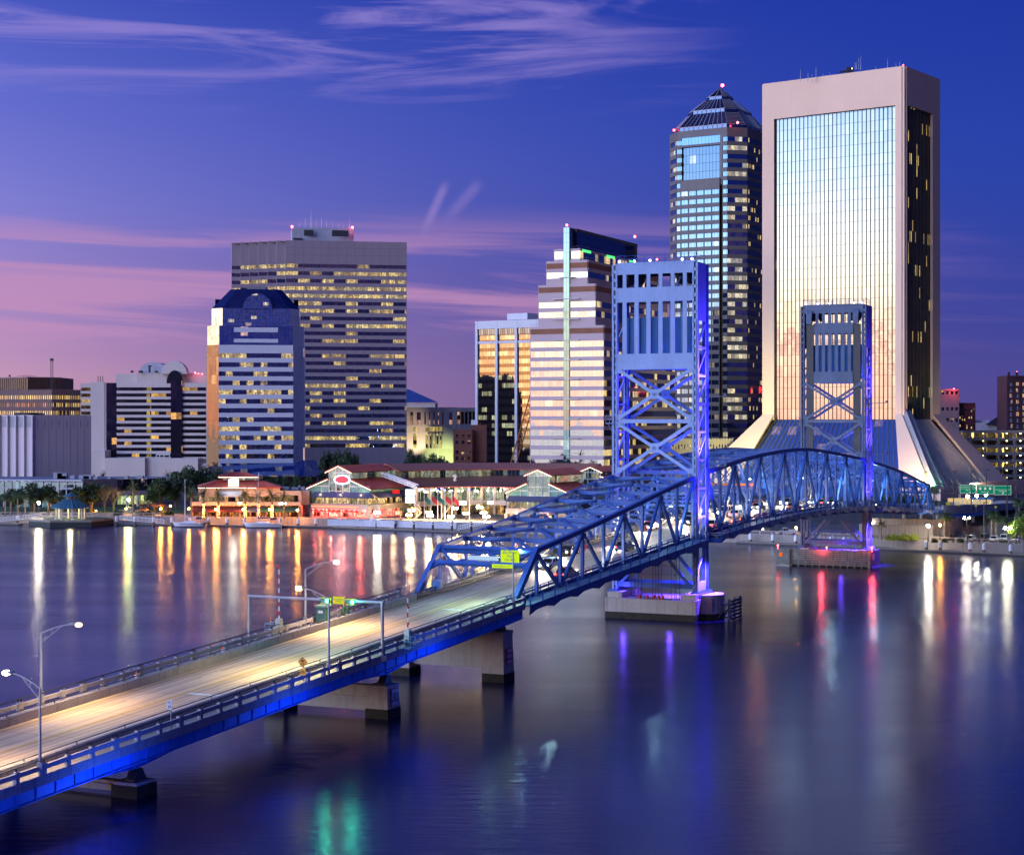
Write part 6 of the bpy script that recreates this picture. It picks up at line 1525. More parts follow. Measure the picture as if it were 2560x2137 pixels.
# curved arcade between them
AR = thing('mall_arcade', 'long curved arcade with two tiers of red seamed roof over lit glass', 'shopping arcade', V2(1180, 560) + UP * GZ)
def arc_pts(x0, x1, Z0, Zm, Z1, n=16):
    out = []
    for k in range(n + 1):
        f_ = k / n; x = x0 + (x1 - x0) * f_; Z = Z0 * (1 - f_) * (1 - f_) + 2 * Zm * f_ * (1 - f_) + Z1 * f_ * f_; out.append(V2(x, Z))
    return out
ridge = arc_pts(963, 1500, 556, 590, 560); eav = arc_pts(996, 1480, 545, 580, 551); back = arc_pts(948, 1515, 566, 600, 569)
lt, le = arc_pts(990, 1345, 546, 578, 556), arc_pts(1044, 1300, 533, 556, 536)
zr, ze, zlt, zle = zz(1157.5, 568), zz(1173.5, 561), zz(1190, 560), zz(1216.5, 543)
rb, sm = MB(), MB()
def arc_roof(a, c, za, zc):
    for k in range(len(a) - 1):
        roofpane(rb, sm, Vector(pt(a[k], za)), Vector(pt(a[k + 1], za)), Vector(pt(c[k + 1], zc)), Vector(pt(c[k], zc)), 5)
arc_roof(ridge, eav, zr, ze); arc_roof(back, ridge, ze - .3, zr); arc_roof(lt, le, zlt, zle)
rb.build('roof', mat('sheen_red_seam_roof', (.58, .20, .11), .38, .15, .12, fine=.2), AR); sm.build('roof_seams', mat('roof_seam_dark', (.13, .03, .025), .5), AR)  # tan sky sheen on the red roof is put into the colour
one('roof_trim', rust_trim, lambda b: (b.tube([Vector(pt(p, ze - .1)) for p in eav], .14, 5), b.tube([Vector(pt(p, zle - .1)) for p in le], .14, 5), b.bar(Vector(pt(ridge[0], zr)), Vector(pt(eav[0], ze)), .2, .35), b.bar(Vector(pt(ridge[0], zr)), Vector(pt(back[0], ze - .3)), .2, .35), b.bar(Vector(pt(lt[0], zlt)), Vector(pt(le[0], zle)), .2, .35)), AR)
def inset(pts, d_): return [p + (Vector((-(pts[min(i + 1, len(pts) - 1)] - pts[max(i - 1, 0)]).y, (pts[min(i + 1, len(pts) - 1)] - pts[max(i - 1, 0)]).x, 0)).normalized() * d_) for i, p in enumerate(pts)]
cl1 = inset(eav, .9); gl1 = inset(le, 1.4)
agl = glass('arcade_glazing', (.6, .75, .7), .10, (.02, .03, .028), .6, (.80, .74, .36), .55, 3.2, 1.6, .1, .02, 0, 2.8, (.25, .28, .27), .05, .8)
for k in range(len(cl1) - 1): win(AR, cl1[k], cl1[k + 1], zlt - .5, ze, mg, 0, 'clerestory_glass')
zs1 = zz(1252, 540); zs2 = zz(1263, 540)
for k in range(len(gl1) - 1):
    win(AR, gl1[k], gl1[k + 1], zs1, zle + .2, agl, 0, 'upper_shopfront'); win(AR, gl1[k], gl1[k + 1], GZ, zs2, mgd, 0, 'ground_shopfront')
win(AR, eav[0] + (ridge[0] - eav[0]) * 1.95, eav[0] + (ridge[0] - eav[0]) * .1, zlt, ze + .2, mg, 0, 'gable_glass')
one('balcony_slab', mcream, lambda b: [slab(b, p, q_, zs2, zs1, 2.2) for p, q_ in zip(gl1[:-1], gl1[1:])], AR)
colp = inset(le, .3)
for k in range(0, 17, 2): one('column', mcream, lambda b: b.cyl(pt(colp[k], GZ), pt(colp[k], zle), .42, n=8), AR)
one('eave_lights', bulb_w, lambda b: [b.ball(Vector(pt(p, zle - .35)), .13, 6, 4) for p in inset(le, .4)], AR)
for k in range(1, 16, 2):
    p_ = inset(le, -.2)[k]; one('uplighter', emit('uplight_glow', (1.0, .92, .66), 14), lambda b: b.ball(Vector(pt(p_, zs1 + 3.0)), .24, 8, 5), AR)
    lamp('POINT', Vector(pt(inset(le, -1.0)[k], zs1 + 2.6)), (1, .85, .55), 300, .3, parent=AR)
one('roof_ventilator', mat('vent_alloy', (.62, .55, .52), .4), lambda b: (b.cyl(at(1138, 1203, 550), at(1138, 1193, 550), .55, .5), b.ball(at(1138, 1190, 550), .85, 10, 6, .7)), AR)
ws = at(1144.5, 1262, 528); one('backlit_sign', emit('cream_sign', (1, .95, .88), 4), lambda b: b.box(ws, R * 2.7, U * .25, UP * 1.15), AR)
one('backlit_sign', emit('cream_sign', (1, .95, .88), 4), lambda b: b.box(at(1219, 1260, 526), R * 1.8, U * .25, UP * .9), AR)
def truss_stair(b):
    for dx, dz_ in ((0, 0), (0, .9)):
        b.bar(at(953, 1189, 541) + UP * dz_, at(1041, 1221, 527) + UP * dz_, .2, .25); b.bar(at(964, 1189, 545) + UP * dz_, at(1046, 1219, 531) + UP * dz_, .2, .25)
    for k in range(9): b.bar(at(953, 1189, 541).lerp(at(1041, 1221, 527), k / 8), at(953, 1189, 541).lerp(at(1041, 1221, 527), k / 8) + UP * .9, .12, .12)
one('sloping_truss', white_paint, truss_stair, AR)
def stairs(b):
    for p, q_ in ((at(1037, 1264, 527), at(1053, 1281, 522)), (at(1053, 1281, 522), at(1040, 1294, 520)), (at(1128, 1262, 526), at(1105, 1292, 522))):
        for o in (0, 1.6): b.bar(p + Vector((0, o, 0)), q_ + Vector((0, o, 0)), .2, .5); b.bar(p + Vector((0, o, 1)), q_ + Vector((0, o, 1)), .08, .08)
        for k in range(12): m_ = p.lerp(q_, k / 12); b.box(m_, Vector((.3, 0, 0)), Vector((0, 1.6, 0)), UP * .08)
one('outdoor_stairs', mcream, stairs, AR)
# left restaurant wing with cupola
Zr = 530.0
LR_ = thing('restaurant', 'red hip-roofed restaurant with small cupola and glowing arched signboard', 'restaurant', V2(590, Zr) + UP * GZ)
def hip(b, s_, x0, x1, ye, y_r, xr0, xr1, Zf_, Zb, n):
    e = zz(ye, Zf_); r_ = zz(y_r, (Zf_ + Zb) / 2); zm = (Zf_ + Zb) / 2
    a, c, d_, g_ = [Vector(pt(V2(x, Z), e)) for x, Z in ((x0, Zf_), (x1, Zf_), (x1, Zb), (x0, Zb))]; r0_, r1_ = Vector(pt(V2(xr0, zm), r_)), Vector(pt(V2(xr1, zm), r_))
    roofpane(b, s_, a, c, r1_, r0_, n); b.face([c, d_, r1_]); b.face([d_, g_, r0_, r1_]); b.face([g_, a, r0_]); b.face([a, g_, d_, c])
rb, sm = MB(), MB()
hip(rb, sm, 494, 702, 1218.5, 1196, 556, 640, Zr - 1.5, Zr + 20, 30); hip(rb, sm, 544, 647, 1192, 1180, 579, 612, Zr + 4, Zr + 15, 18)
rb.build('roof', rust, LR_); sm.build('roof_seams', rust, LR_)
one('cupola_walls', mcream, lambda b: [b.box(at(x_, 1200, Zr + 5), Vector((1.3, 0, 0)), Vector((0, 9, 0)), UP * 1.3) for x_ in (557, 596, 636)], LR_)
win(LR_, V2(558, Zr + 5.2), V2(646, Zr + 5.2), zz(1200, Zr + 5), zz(1193, Zr + 5), mg, 0, 'cupola_glass')
one('eave_lights', bulb_w, lambda b: (b.bar(at(495, 1219.8, Zr - 1.6), at(640, 1219.8, Zr - 1.6), .1, .1), b.bar(at(546, 1193, Zr + 4), at(645, 1193, Zr + 4), .1, .1)), LR_)
def board(b):
    p = [at(571, 1215.5, Zr - 1.2), at(596, 1215.5, Zr - 1.2)]
    for k in range(9): f_ = 1 - k / 8; p.append(at(571 + 25 * f_, 1199 - 3.6 * math.sin(math.pi * f_), Zr - 1.2))
    b.face(p); b.face([q_ + Vector((0, .5, 0)) for q_ in p[::-1]])
one('arched_signboard', emit('cream_board', (1, .93, .80), 6), board, LR_); lamp('POINT', at(583, 1207, Zr - 3), (1, .9, .7), 700, .5, parent=LR_)
lw = MB(); r0_, r1_ = V2(496, Zr), V2(700, Zr)
slab(lw, r0_, r1_, zz(1241, Zr), zz(1218, Zr), .2); slab(lw, V2(478, Zr), V2(752, Zr), zz(1263, Zr), zz(1254, Zr), 1.6)
slab(lw, V2(640, Zr), V2(752, Zr), zz(1238, Zr), zz(1226.5, Zr), .4); lw.box(at(746, 1294, Zr), Vector((.9, 0, 0)), Vector((0, 16, 0)), UP * 8.0); lw.box(at(752, 1262, Zr + 3), Vector((2.5, 0, 0)), Vector((0, 14, 0)), UP * 4.3)
lw.build('walls', mcream, LR_)
win(LR_, r0_, V2(752, Zr), zz(1254, Zr), zz(1238, Zr), mgd, -.6, 'balcony_shopfront'); win(LR_, V2(478, Zr), V2(752, Zr), GZ, zz(1263, Zr), glass('dining_glass', (.5, .4, .3), .05, (.03, .01, .006), .8, (1.0, .34, .10), .7, 1.5, 1.0, .2, .02, 0, None, (.05, .01, .01), .05, .95), -.4, 'ground_shopfront')
one('flat_roof', mat('bitumen_roof', (.06, .06, .075), .9), lambda b: b.box(at(640, 1227.5, Zr), Vector((13.2, 0, 0)), Vector((0, 18, 0)), UP * .2), LR_)
one('roof_plant', mat('hvac_grey', (.34, .34, .38), .6, .2, .3), lambda b: [b.box(at(x_, 1226.5, Zr + 6), Vector((w_, 0, 0)), Vector((0, 2, 0)), UP * h_) for x_, w_, h_ in ((677, 1.6, 1.6), (702, 2.4, 1.2), (728, 1.2, 1.1), (737, 1.6, 1.0), (746, .5, 1.6), (752, 1.2, 1.2))], LR_)
aw_s = mat('silver_awning', (.45, .48, .52), .5)
def awn(b, x0, x1, yt, yb, Z, dp):
    p, q_, r_, s_ = at(x0, yt, Z), at(x1, yt, Z), at(x1, yb, Z - dp), at(x0, yb, Z - dp); b.face([s_, r_, q_, p]); b.face([v - UP * .1 for v in (p, q_, r_, s_)])
    b.face([s_ - UP * .5, r_ - UP * .5, r_, s_])
one('silver_awning', aw_s, lambda b: awn(b, 548, 604, 1226, 1238, Zr - .2, 2.2), LR_)
for nm, x0, x1, m_ in (('red_awning', 478, 615, mat('maroon_awning', (.10, .015, .02), .8)), ('dark_awning', 616, 648, navy_aw), ('green_awning', 649, 744, mat('green_awning_canvas', (.03, .10, .065), .8))):
    one(nm, m_, lambda b: awn(b, x0, x1, 1266, 1276, Zr - .3, 3.0), LR_)
for k in range(7): lamp('POINT', at(500 + k * 37, 1285, Zr - 1.2), (1, .34, .10), 120, .3, parent=LR_)
one('script_sign', emit('white_script', (1, 1, 1), 5), lambda b: (b.box(at(697, 1261, Zr - 1.8), Vector((2.2, 0, 0)), Vector((0, .1, 0)), UP * .6),), LR_)
one('script_sign', emit('white_script', (1, 1, 1), 5), lambda b: (b.box(at(594, 1260, Zr - 1.8), Vector((1.1, 0, 0)), Vector((0, .1, 0)), UP * .55),), LR_)
# ------------------------------------------------------------------ street lamps on the bridge
pole_m = mat('lamp_pole_aluminium', (.30, .30, .33), .5, .1, .8, metal=.4)
def cobra(s, t, ztop, reach, col, pw, lab, lit=True, estr=60):
    z0 = RZ(s) + .9; t_ = thing('street_lamp', lab, 'street lamp', B(s, t, z0), 'cobra-head lamps on the bridge')
    sg = -1 if t > 0 else 1; zp = ztop - .9
    hd = B(s + .6, t + sg * reach, ztop)
    one('pole', pole_m, lambda b: (b.cyl(B(s, t, z0 - .9), B(s, t, zp), .13, .08, 8), b.cbox(B(s, t, z0 - .2), .4, .4, .5)), t_)
    def arm(b):
        ps = [B(s, t, zp - .05)] + [B(s + .6 * f_, t + sg * reach * f_, zp + (ztop - zp) * math.sin(f_ * math.pi / 2)) for f_ in (.2, .4, .6, .8, 1)]
        b.tube(ps, .05, 5); b.tube([B(s, t, zp - .9), B(s + .35, t + sg * reach * .55, zp + .62)], .035, 5); b.bar(B(s + .18, t + sg * reach * .3, zp - .02), B(s + .18, t + sg * reach * .3, zp + .42), .04, .04)
    one('arm', pole_m, arm, t_)
    h_ = one('lamp_head', steel_grey, lambda b: b.ball(hd - R * (sg * .35), .34, 10, 6, .4), t_)
    e = emit('lamp_glow_%d' % int(estr * 10 + col[2] * 100), col, estr) if lit else mat('unlit_lens', (.5, .5, .55), .3)
    one('lens', e, lambda b: b.ball(hd + R * (sg * .12) - UP * .06, .34, 10, 6, .6), h_)
    if lit: lamp('SPOT', hd - UP * .45, col, pw, .3, hd - UP * 10, 146, 1.0, parent=t_)
GY = (1.0, .86, .38)
cobra(105.1, 8.6, 11.9, 3.6, (1.0, .70, .38), 6500, 'bright street lamp on the near parapet at the far left foreground', True, 40)
cobra(125.9, -8.6, 12.9, 3.6, (1.0, .70, .36), 6500, 'dimmer street lamp on the far parapet near the left edge', True, 5)
cobra(147.3, 8.6, 14.7, 3.6, GY, 10500, 'lit street lamp behind the traffic signal gantry on the near parapet', True, 16)
cobra(171.1, -8.6, 15.2, 3.6, (1.0, .74, .36), 10500, 'lit street lamp rising from the far parapet beside the portable toilet', True, 16)
cobra(190.0, 8.6, 16.3, 3.4, (.55, 1.0, .66), 4500, 'green-tinted street lamp in front of the truss portal', True, 22)
# warm light falling on the lower approach from lamps of the same row further down
for s_, t_ in ((84, -4.6), (66, 4.6)): pass
cobra(84, -8.6, 10.9, 3.6, (1.0, .68, .36), 9500, 'street lamp of the row, further down the approach ramp', True, 40)
for s, t, pw in ((199, 4.5, 900), (231, -5, 700), (253.5, 5, 700), (274.5, -5, 1000), (297, 5, 1000), (327, -5, 1300), (349.5, 5, 2600), (365, -5, 2600), (387.5, 5, 2000), (410, -5, 2000), (432, 5, 2000)):
    g_ = near_span if s < 262 else lift_span if s < 376 else far_span
    p_ = B(s + 1.5, t, RZ(s) + 5.6); one('deck_light', emit('deck_light_glow', (.70, .92, 1.0), 12), lambda b: b.box(p_, U * .5, R * .3, UP * .12), g_)
    lamp('POINT', p_ - UP * .3, (.45, .80, 1.0), pw, .25, parent=g_)
# blue wash under the first spans; spots farther up added to brighten the girder
for s_, pw in ((62, 9000), (92, 9000), (112, 2500), (140, 1500), (168, 1500)): lamp('SPOT', B(s_, 13.5, RZ(s_) - 3.4), (.03, .12, 1.0), pw, .4, B(s_, 8, RZ(s_) - .6), 150, .9, parent=ap)

# ------------------------------------------------------------------ signals, gates and signs on the deck
yel = mat('sign_yellow', (.80, .62, .02), .45, .05); lime = emit('lit_lime_sign', (.62, .90, .02), .95); org = mat('sign_amber', (.90, .38, .02), .45, .06)
SIG1, SIG2 = 1.8, 4.8
gt = thing('signal_gantry', 'grey pipe gantry across the road carrying two green signals', 'traffic signals', B(158.5, 8.6, RZ(158) + .9))
one('post', pole_m, lambda b: (b.cyl(B(157.8, 8.7, RZ(158) - .3), B(157.8, 8.7, 12.6), .17), b.cbox(B(157.8, 8.7, RZ(158) - .4), .8, .8, .5)), gt)
one('post', pole_m, lambda b: b.cyl(B(159.8, -8.7, RZ(160) - .2), B(159.8, -8.7, 12.4), .17), gt)
one('beam', pole_m, lambda b: b.cyl(B(157.8, 8.9, 12.5), B(159.8, -8.9, 12.25), .16, .14), gt)
sig_on = emit('signal_green', (.06, 1.0, .72), 60)
for t_ in (SIG1, SIG2):
    c = B(158.2, t_, 12.35)
    sh_ = one('signal', yel, lambda b: b.box(c - R * .62 - UP * .32 - U * .1, R * 1.24, U * .12, UP * .64), gt); one('housing', dark_steel, lambda b: b.box(c - R * .52 - UP * .22 - U * .3, R * 1.04, U * .22, UP * .44), sh_)
    one('green_light', sig_on, lambda b: b.cyl(c + R * .34 - U * .36, c + R * .34 - U * .31, .16, n=12), sh_)
    for o in (-.34, 0): one('dark_lens', dark_steel, lambda b: b.cyl(c + R * o - U * .36, c + R * o - U * .31, .15, n=12), sh_)
    lamp('POINT', c + R * .34 - U * .6, (.06, 1.0, .6), 260, .15, parent=gt)
c = B(158.2, (SIG1 + SIG2) / 2, 12.45); ds = one('drawbridge_sign', emit('lit_yellow_sign', (.85, .85, .03), .7), lambda b: b.box(c - R * .66 - UP * .38, R * 1.32, U * .06, UP * .76), gt)
text('DRAWBRIDGE\nSIGNAL', c - U * .02, R, UP, .19, dark_steel, ds)
def gate(s, t, lab):
    t_ = thing('barrier_gate', lab, 'barrier gate', B(s, t, RZ(s)), 'raised red and white barrier gates'); z0 = RZ(s) + .2
    one('cabinet', mat('gate_cabinet', (.40, .44, .36), .6), lambda b: (b.box(B(s - .3, t - .3, z0), U * .6, R * .6, UP * 1.7), b.box(B(s - .9, t - .2, z0), U * .4, R * .4, UP * .8)), t_)
    ztop = z0 + 7.6
    n = 12
    for k in range(n):
        a, e_ = z0 + 1.5 + (ztop - z0 - 1.5) * k / n, z0 + 1.5 + (ztop - z0 - 1.5) * (k + 1) / n
        one('arm_section', red_paint if k % 2 else white_paint, lambda b: b.bar(B(s, t, a), B(s, t, e_), .16 - k * .005, .12), t_)
    for k in range(4): one('arm_lamp', mat('gate_lamp_red', (.5, .02, .02), .3), lambda b: b.ball(B(s - .15, t + (.15 if t > 0 else -.15), z0 + 2.4 + k * 1.7), .13), t_)
    def cage(b):
        for h_ in (.1, .65, 1.2): b.tube([B(s - 1.3, t + .2, z0 + h_), B(s - 1.3, t + (1.0 if t > 0 else -1), z0 + h_), B(s + .9, t + (1.0 if t > 0 else -1), z0 + h_), B(s + .9, t + .2, z0 + h_)], .035, 4)
        for ss_ in (-1.3, -.2, .9): b.bar(B(s + ss_, t + (1.0 if t > 0 else -1), z0), B(s + ss_, t + (1.0 if t > 0 else -1), z0 + 1.2), .06, .06)
        b.box(B(s - 1.3, t, z0 - .1), U * 2.2, R * (1.0 if t > 0 else -1), UP * .1)
    one('service_cage', mat('light_blue_paint', (.16, .36, .50), .5), cage, t_)
gate(163.2, 8.75, 'raised striped gate on the near parapet beside the signal gantry'); gate(165.8, -8.75, 'raised striped gate on the far parapet left of the lamps')
def post_sign(s, t, z, lab):
    t_ = thing('road_sign', lab, 'road sign', B(s, t, RZ(s))); one('post', pole_m, lambda b: b.cyl(B(s, t, RZ(s) - .2), B(s, t, z), .05), t_); return t_
ps = post_sign(142.6, 8.7, 8.6, 'amber diamond slippery road sign with small plate below'); c = B(142.5, 8.6, 8.3)
dmd = one('diamond', org, lambda b: b.box(c - UP * .54, (R + UP) * .54, U * .04, (UP - R) * .54), ps)
one('border', dark_steel, lambda b: [b.bar(c + x_ - U * .03, y_ + c - U * .03, .035, .03) for x_, y_ in zip([UP * .48, R * .48, -UP * .48, -R * .48], [R * .48, -UP * .48, -R * .48, UP * .48])], dmd)
def carsym(b):
    b.box(c - R * .17 + UP * .06 - U * .05, R * .34, U * .03, UP * .11); b.box(c - R * .1 + UP * .17 - U * .05, R * .2, U * .03, UP * .09); b.box(c - R * .15 - U * .05, R * .07, U * .03, UP * .07); b.box(c + R * .08 - U * .05, R * .07, U * .03, UP * .07)
    for o in (-.14, .08):
        pp = [c + R * (o + .07 * math.sin(k * 1.3)) - UP * (.04 + k * .06) - U * .04 for k in range(5)]; b.tube(pp, .028, 4)
one('symbol', dark_steel, carsym, dmd)
c2 = B(142.5, 8.6, 7.35); pl_ = one('plate', org, lambda b: b.box(c2 - R * .28 - UP * .31, R * .56, U * .04, UP * .62), ps); text('400\nFEET', c2, R, UP, .21, dark_steel, pl_)
ps = post_sign(121.5, 8.7, 7.7, 'white rectangular speed limit sign reading 30'); c = B(121.4, 8.6, 7.35)
bd = one('panel', signwhite, lambda b: b.box(c - R * .26 - UP * .40, R * .52, U * .04, UP * .80), ps); text('SPEED\nLIMIT', c + UP * .21, R, UP, .135, dark_steel, bd); text('30', c - UP * .16, R, UP, .38, dark_steel, bd)
f_ = lambda k, t_: B(193.5 + 7.5 * k, t_, (RZ(193.5) - .55) * (1 - k) + (TZ(201) - .3) * k)
c = f_(.80, 4.0) - U * .5 + UP * .55
bs = thing('overhead_sign', 'lime yellow sign on the portal telling all traffic to exit', 'road sign', c)
pn = one('panel', lime, lambda b: b.box(c - R * 1.25 - UP * .76, R * 2.5, U * .08, UP * 1.52), bs); one('back_frame', dark_steel, lambda b: b.box(c - R * 1.28 - UP * .79 + U * .09, R * 2.56, U * .06, UP * 1.58), bs)
for k, ln in enumerate(('ALL TRAFFIC', 'EXIT', '1200 FEET')): text(ln, c + UP * (.46 - .46 * k), R, UP, .37, dark_steel, pn)
c = f_(.645, 3.6) - U * .75 + UP * .45
cs = thing('overhead_sign', 'narrow lime yellow clearance sign below the portal beam', 'road sign', c)
pn = one('panel', lime, lambda b: b.box(c - R * 1.4 - UP * .24, R * 2.8, U * .08, UP * .48), cs); text('CLEARANCE 16 FT', c, R, UP, .28, dark_steel, pn)
c = f_(.81, .2) - U * .5 + UP * .15
vs = thing('message_board', 'blank pale rectangular board fixed across the portal', 'sign board', c); one('panel', mat('pale_board', (.52, .68, .62), .5), lambda b: b.box(c - R * 2.1 - UP * .26, R * 4.2, U * .15, UP * .52), vs); one('bracket', blue, lambda b: b.box(c - R * 2.0 - UP * .38, R * 4.0, U * .3, UP * .1), vs)
c = B(217.5, 6.5, 14.2); rd_ = thing('warning_panel', 'small red diamond panel on the near truss', 'road sign', c); one('panel', red_paint, lambda b: b.box(c - UP * .45, (R + UP) * .45, U * .04, (UP - R) * .45), rd_)
cb = thing('control_box', 'bright blue cabinet on the left foot of the portal', 'cabinet', B(199, -6.2, RZ(199))); one('body', mat('cabinet_blue', (.05, .20, .55), .4), lambda b: b.box(B(198.6, -6.6, RZ(199) + .5), U * .7, R * .95, UP * 1.1), cb)
c = B(306, -5.5, RZ(306) + 4.6); ob_ = thing('overhead_sign', 'amber-lit panel inside the lift span with a bright orange flasher', 'road sign', c)
one('panel', mat('orange_panel_paint', (.75, .22, .02), .5), lambda b: b.box(c, R * 8.5, U * .1, UP * 1.1), ob_); one('flasher', emit('amber_flasher', (1, .32, .02), 60), lambda b: b.ball(c + R * 9.6 + UP * .55 - U * .3, .32), ob_); lamp('POINT', c + R * 9.4 + UP * .5 - U * .9, (1, .35, .04), 700, .25, parent=ob_)
# works on the far walkway of the approach
pt_ = thing('portable_toilet', 'dark green portable toilet on the far walkway by the barrier', 'portable toilet', B(173, -7.4, RZ(173) + .12))
one('body', mat('toilet_green', (.02, .09, .075), .5), lambda b: b.box(B(172.4, -8.0, RZ(173) + .1), U * 1.2, R * 1.2, UP * 2.1), pt_); one('roof', mat('toilet_roof', (.10, .2, .18), .5), lambda b: b.box(B(172.3, -8.1, RZ(173) + 2.2), U * 1.4, R * 1.4, UP * .18), pt_); one('label_plate', signwhite, lambda b: b.box(B(172.37, -7.7, RZ(173) + 1.5), U * .03, R * .6, UP * .3), pt_)
for k, (s, lab) in enumerate(((177.3, 'green gas cylinder on the far walkway, left of a pair'), (178.3, 'green gas cylinder on the far walkway, right of a pair'))):
    gc_ = thing('gas_cylinder', lab, 'gas cylinder', B(s, -7.2, RZ(s)), 'gas cylinders on the walkway'); one('body', mat('cylinder_green', (.02, .10, .03), .4), lambda b: (b.cyl(B(s, -7.2, RZ(s) + .1), B(s, -7.2, RZ(s) + 1.5), .16), b.ball(B(s, -7.2, RZ(s) + 1.5), .16, 8, 5)), gc_); one('valve', org, lambda b: b.cyl(B(s, -7.2, RZ(s) + 1.6), B(s, -7.2, RZ(s) + 1.85), .06), gc_)
conem = mat('cone_orange', (.85, .12, .02), .5)
for k, (s, lab) in enumerate(((137.5, 'orange and white cone tilted on the far walkway'), (152, 'small orange cone by the left gate'), (169.5, 'orange and white cone before the toilet'))):
    co = thing('traffic_cone', lab, 'traffic cone', B(s, -7, RZ(s)), 'traffic cones on the far walkway'); z = RZ(s) + .12
    one('body', conem, lambda b: (b.cyl(B(s, -6.9, z + .05), B(s + .15, -6.9, z + 1.1), .2, .05), b.cbox(B(s, -6.9, z), .5, .5, .06)), co); one('reflective_band', white_paint, lambda b: b.cyl(B(s + .07, -6.9, z + .55), B(s + .1, -6.9, z + .8), .135, .1), co)
for k in range(9):
    s = 268 + k * 4.4; bk_ = thing('water_barrier', 'orange and white plastic barrier on the lift span edge, %s from the near tower' % ORD[k], 'barrier', B(s, 5.7, RZ(s)), 'plastic barriers on the lift span')
    one('body', conem if k % 3 else white_paint, lambda b: b.prism([tuple(B(s + i, 5.65 + j, 0).xy) for i, j in ((-1, -.25), (1, -.25), (1, .25), (-1, .25))], RZ(s) + .01, RZ(s) + .85, [tuple(B(s + i, 5.65 + j, 0).xy) for i, j in ((-1, -.1), (1, -.1), (1, .1), (-1, .1))]), bk_)

# ------------------------------------------------------------------ vehicles
tyre = mat('tyre_rubber', (.015, .015, .016), .85); rim = mat('wheel_rim', (.40, .40, .42), .35, metal=.7); carglass = mat('car_glass', (.012, .014, .018), .08, .05, spec=.7)
hl_e = emit('headlight', (1.0, .92, .78), 220); tl_e = emit('tail_light', (1.0, .03, .02), 22); hl_off = mat('headlight_lens', (.6, .6, .62), .15); tl_off = mat('tail_lens', (.35, .02, .02), .2)
def car(p, fwd, col, lab, group, lights=True, kind='car', pw=900):
    p = Vector(p); fwd = Vector(fwd).normalized(); sd = Vector((fwd.y, -fwd.x, 0)); up = sd.cross(fwd).normalized()
    t_ = thing('parked_car' if not lights else 'car', lab, 'pickup truck' if kind == 'pickup' else kind, p, group)
    f = lambda x, y, z: p + fwd * x + sd * y + up * z
    L, W_ = (2.75, .98) if kind == 'pickup' else (2.45, .92) if kind == 'suv' else (2.3, .88)
    bm = mat('car_paint_%02d%02d%02d' % tuple(int(q_ * 99) for q_ in col), col, .28, .05, .5, spec=.6)
    hb, hr = (.98, 1.75) if kind == 'suv' else (1.0, 1.75) if kind == 'pickup' else (.85, 1.42)
    def loft(b, secs):
        rr = [[f(x, -w_, z0), f(x, w_, z0), f(x, w_ * .93, z1), f(x, -w_ * .93, z1)] for x, w_, z0, z1 in secs]
        for a, c_ in zip(rr[:-1], rr[1:]):
            for k in range(4): b.face([a[k], c_[k], c_[(k + 1) % 4], a[(k + 1) % 4]])
        b.face(rr[0]); b.face(rr[-1][::-1])
    one('body', bm, lambda b: loft(b, [(-L, W_ * .9, .38, hb * .82), (-L * .93, W_, .26, hb * .95), (-L * .45, W_, .24, hb), (L * .4, W_, .24, hb * .97), (L * .9, W_ * .97, .26, hb * .82), (L, W_ * .88, .36, hb * .68)]), t_)
    x0, x1, x2, x3 = (-.25, .0, .85, 1.35) if kind == 'pickup' else (-L * .92, -L * .80, L * .12, L * .42) if kind == 'suv' else (-L * .72, -L * .42, L * .12, L * .42)
    one('windows', carglass, lambda b: loft(b, [(x0, W_ * .9, hb * .96, hb), (x1, W_ * .84, hb * .96, hr - .06), (x2, W_ * .84, hb * .94, hr - .06), (x3, W_ * .9, hb * .92, hb)]), t_)
    one('cabin_roof', bm, lambda b: (loft(b, [(x1 - .05, W_ * .78, hr - .08, hr - .02), ((x1 + x2) / 2, W_ * .8, hr - .08, hr), (x2 + .05, W_ * .78, hr - .08, hr - .02)]), [b.bar(f(xa, s_ * W_ * .86, hb * .96), f(xb, s_ * W_ * .78, hr - .04), .07, .07) for s_ in (-1, 1) for xa, xb in ((x0, x1), (x3, x2), ((x1 + x2) / 2, (x1 + x2) / 2))]), t_)
    if kind == 'pickup': one('bed_rails', bm, lambda b: (b.bar(f(-L * .95, -W_ * .9, 1.12), f(-.3, -W_ * .9, 1.12), .14, .3), b.bar(f(-L * .95, W_ * .9, 1.12), f(-.3, W_ * .9, 1.12), .14, .3), b.bar(f(-L * .96, -W_ * .9, 1.12), f(-L * .96, W_ * .9, 1.12), .12, .3)), t_)
    for x in (-L * .6, L * .62):
        for s_ in (-1, 1):
            w_ = one('wheel', tyre, lambda b: b.cyl(f(x, s_ * (W_ - .2), .34), f(x, s_ * (W_ + .02), .34), .34, n=14), t_); one('rim', rim, lambda b: b.cyl(f(x, s_ * (W_ + .0), .34), f(x, s_ * (W_ + .035), .34), .2, n=10), w_)
    for s_ in (-1, 1):
        one('headlight', hl_e if lights else hl_off, lambda b: b.ball(f(L * .965, s_ * W_ * .68, hb * .72), .13, 8, 5, .8), t_)
        one('tail_light', tl_e if lights else tl_off, lambda b: b.box(f(-L * 1.0, s_ * W_ * .68 - .14, hb * .68), fwd * .06, sd * .28, up * .16), t_)
    if lights: lamp('SPOT', f(L + .25, 0, .75), (1.0, .84, .60), pw, .25, f(L + 22, 0, -.6), 80, .8, parent=t_)
    return t_
cols = [(.55, .55, .58), (.02, .02, .025), (.10, .11, .13), (.30, .02, .02), (.03, .06, .18), (.62, .62, .60)]
cn_ = ['silver', 'black', 'grey', 'dark red', 'navy', 'white']
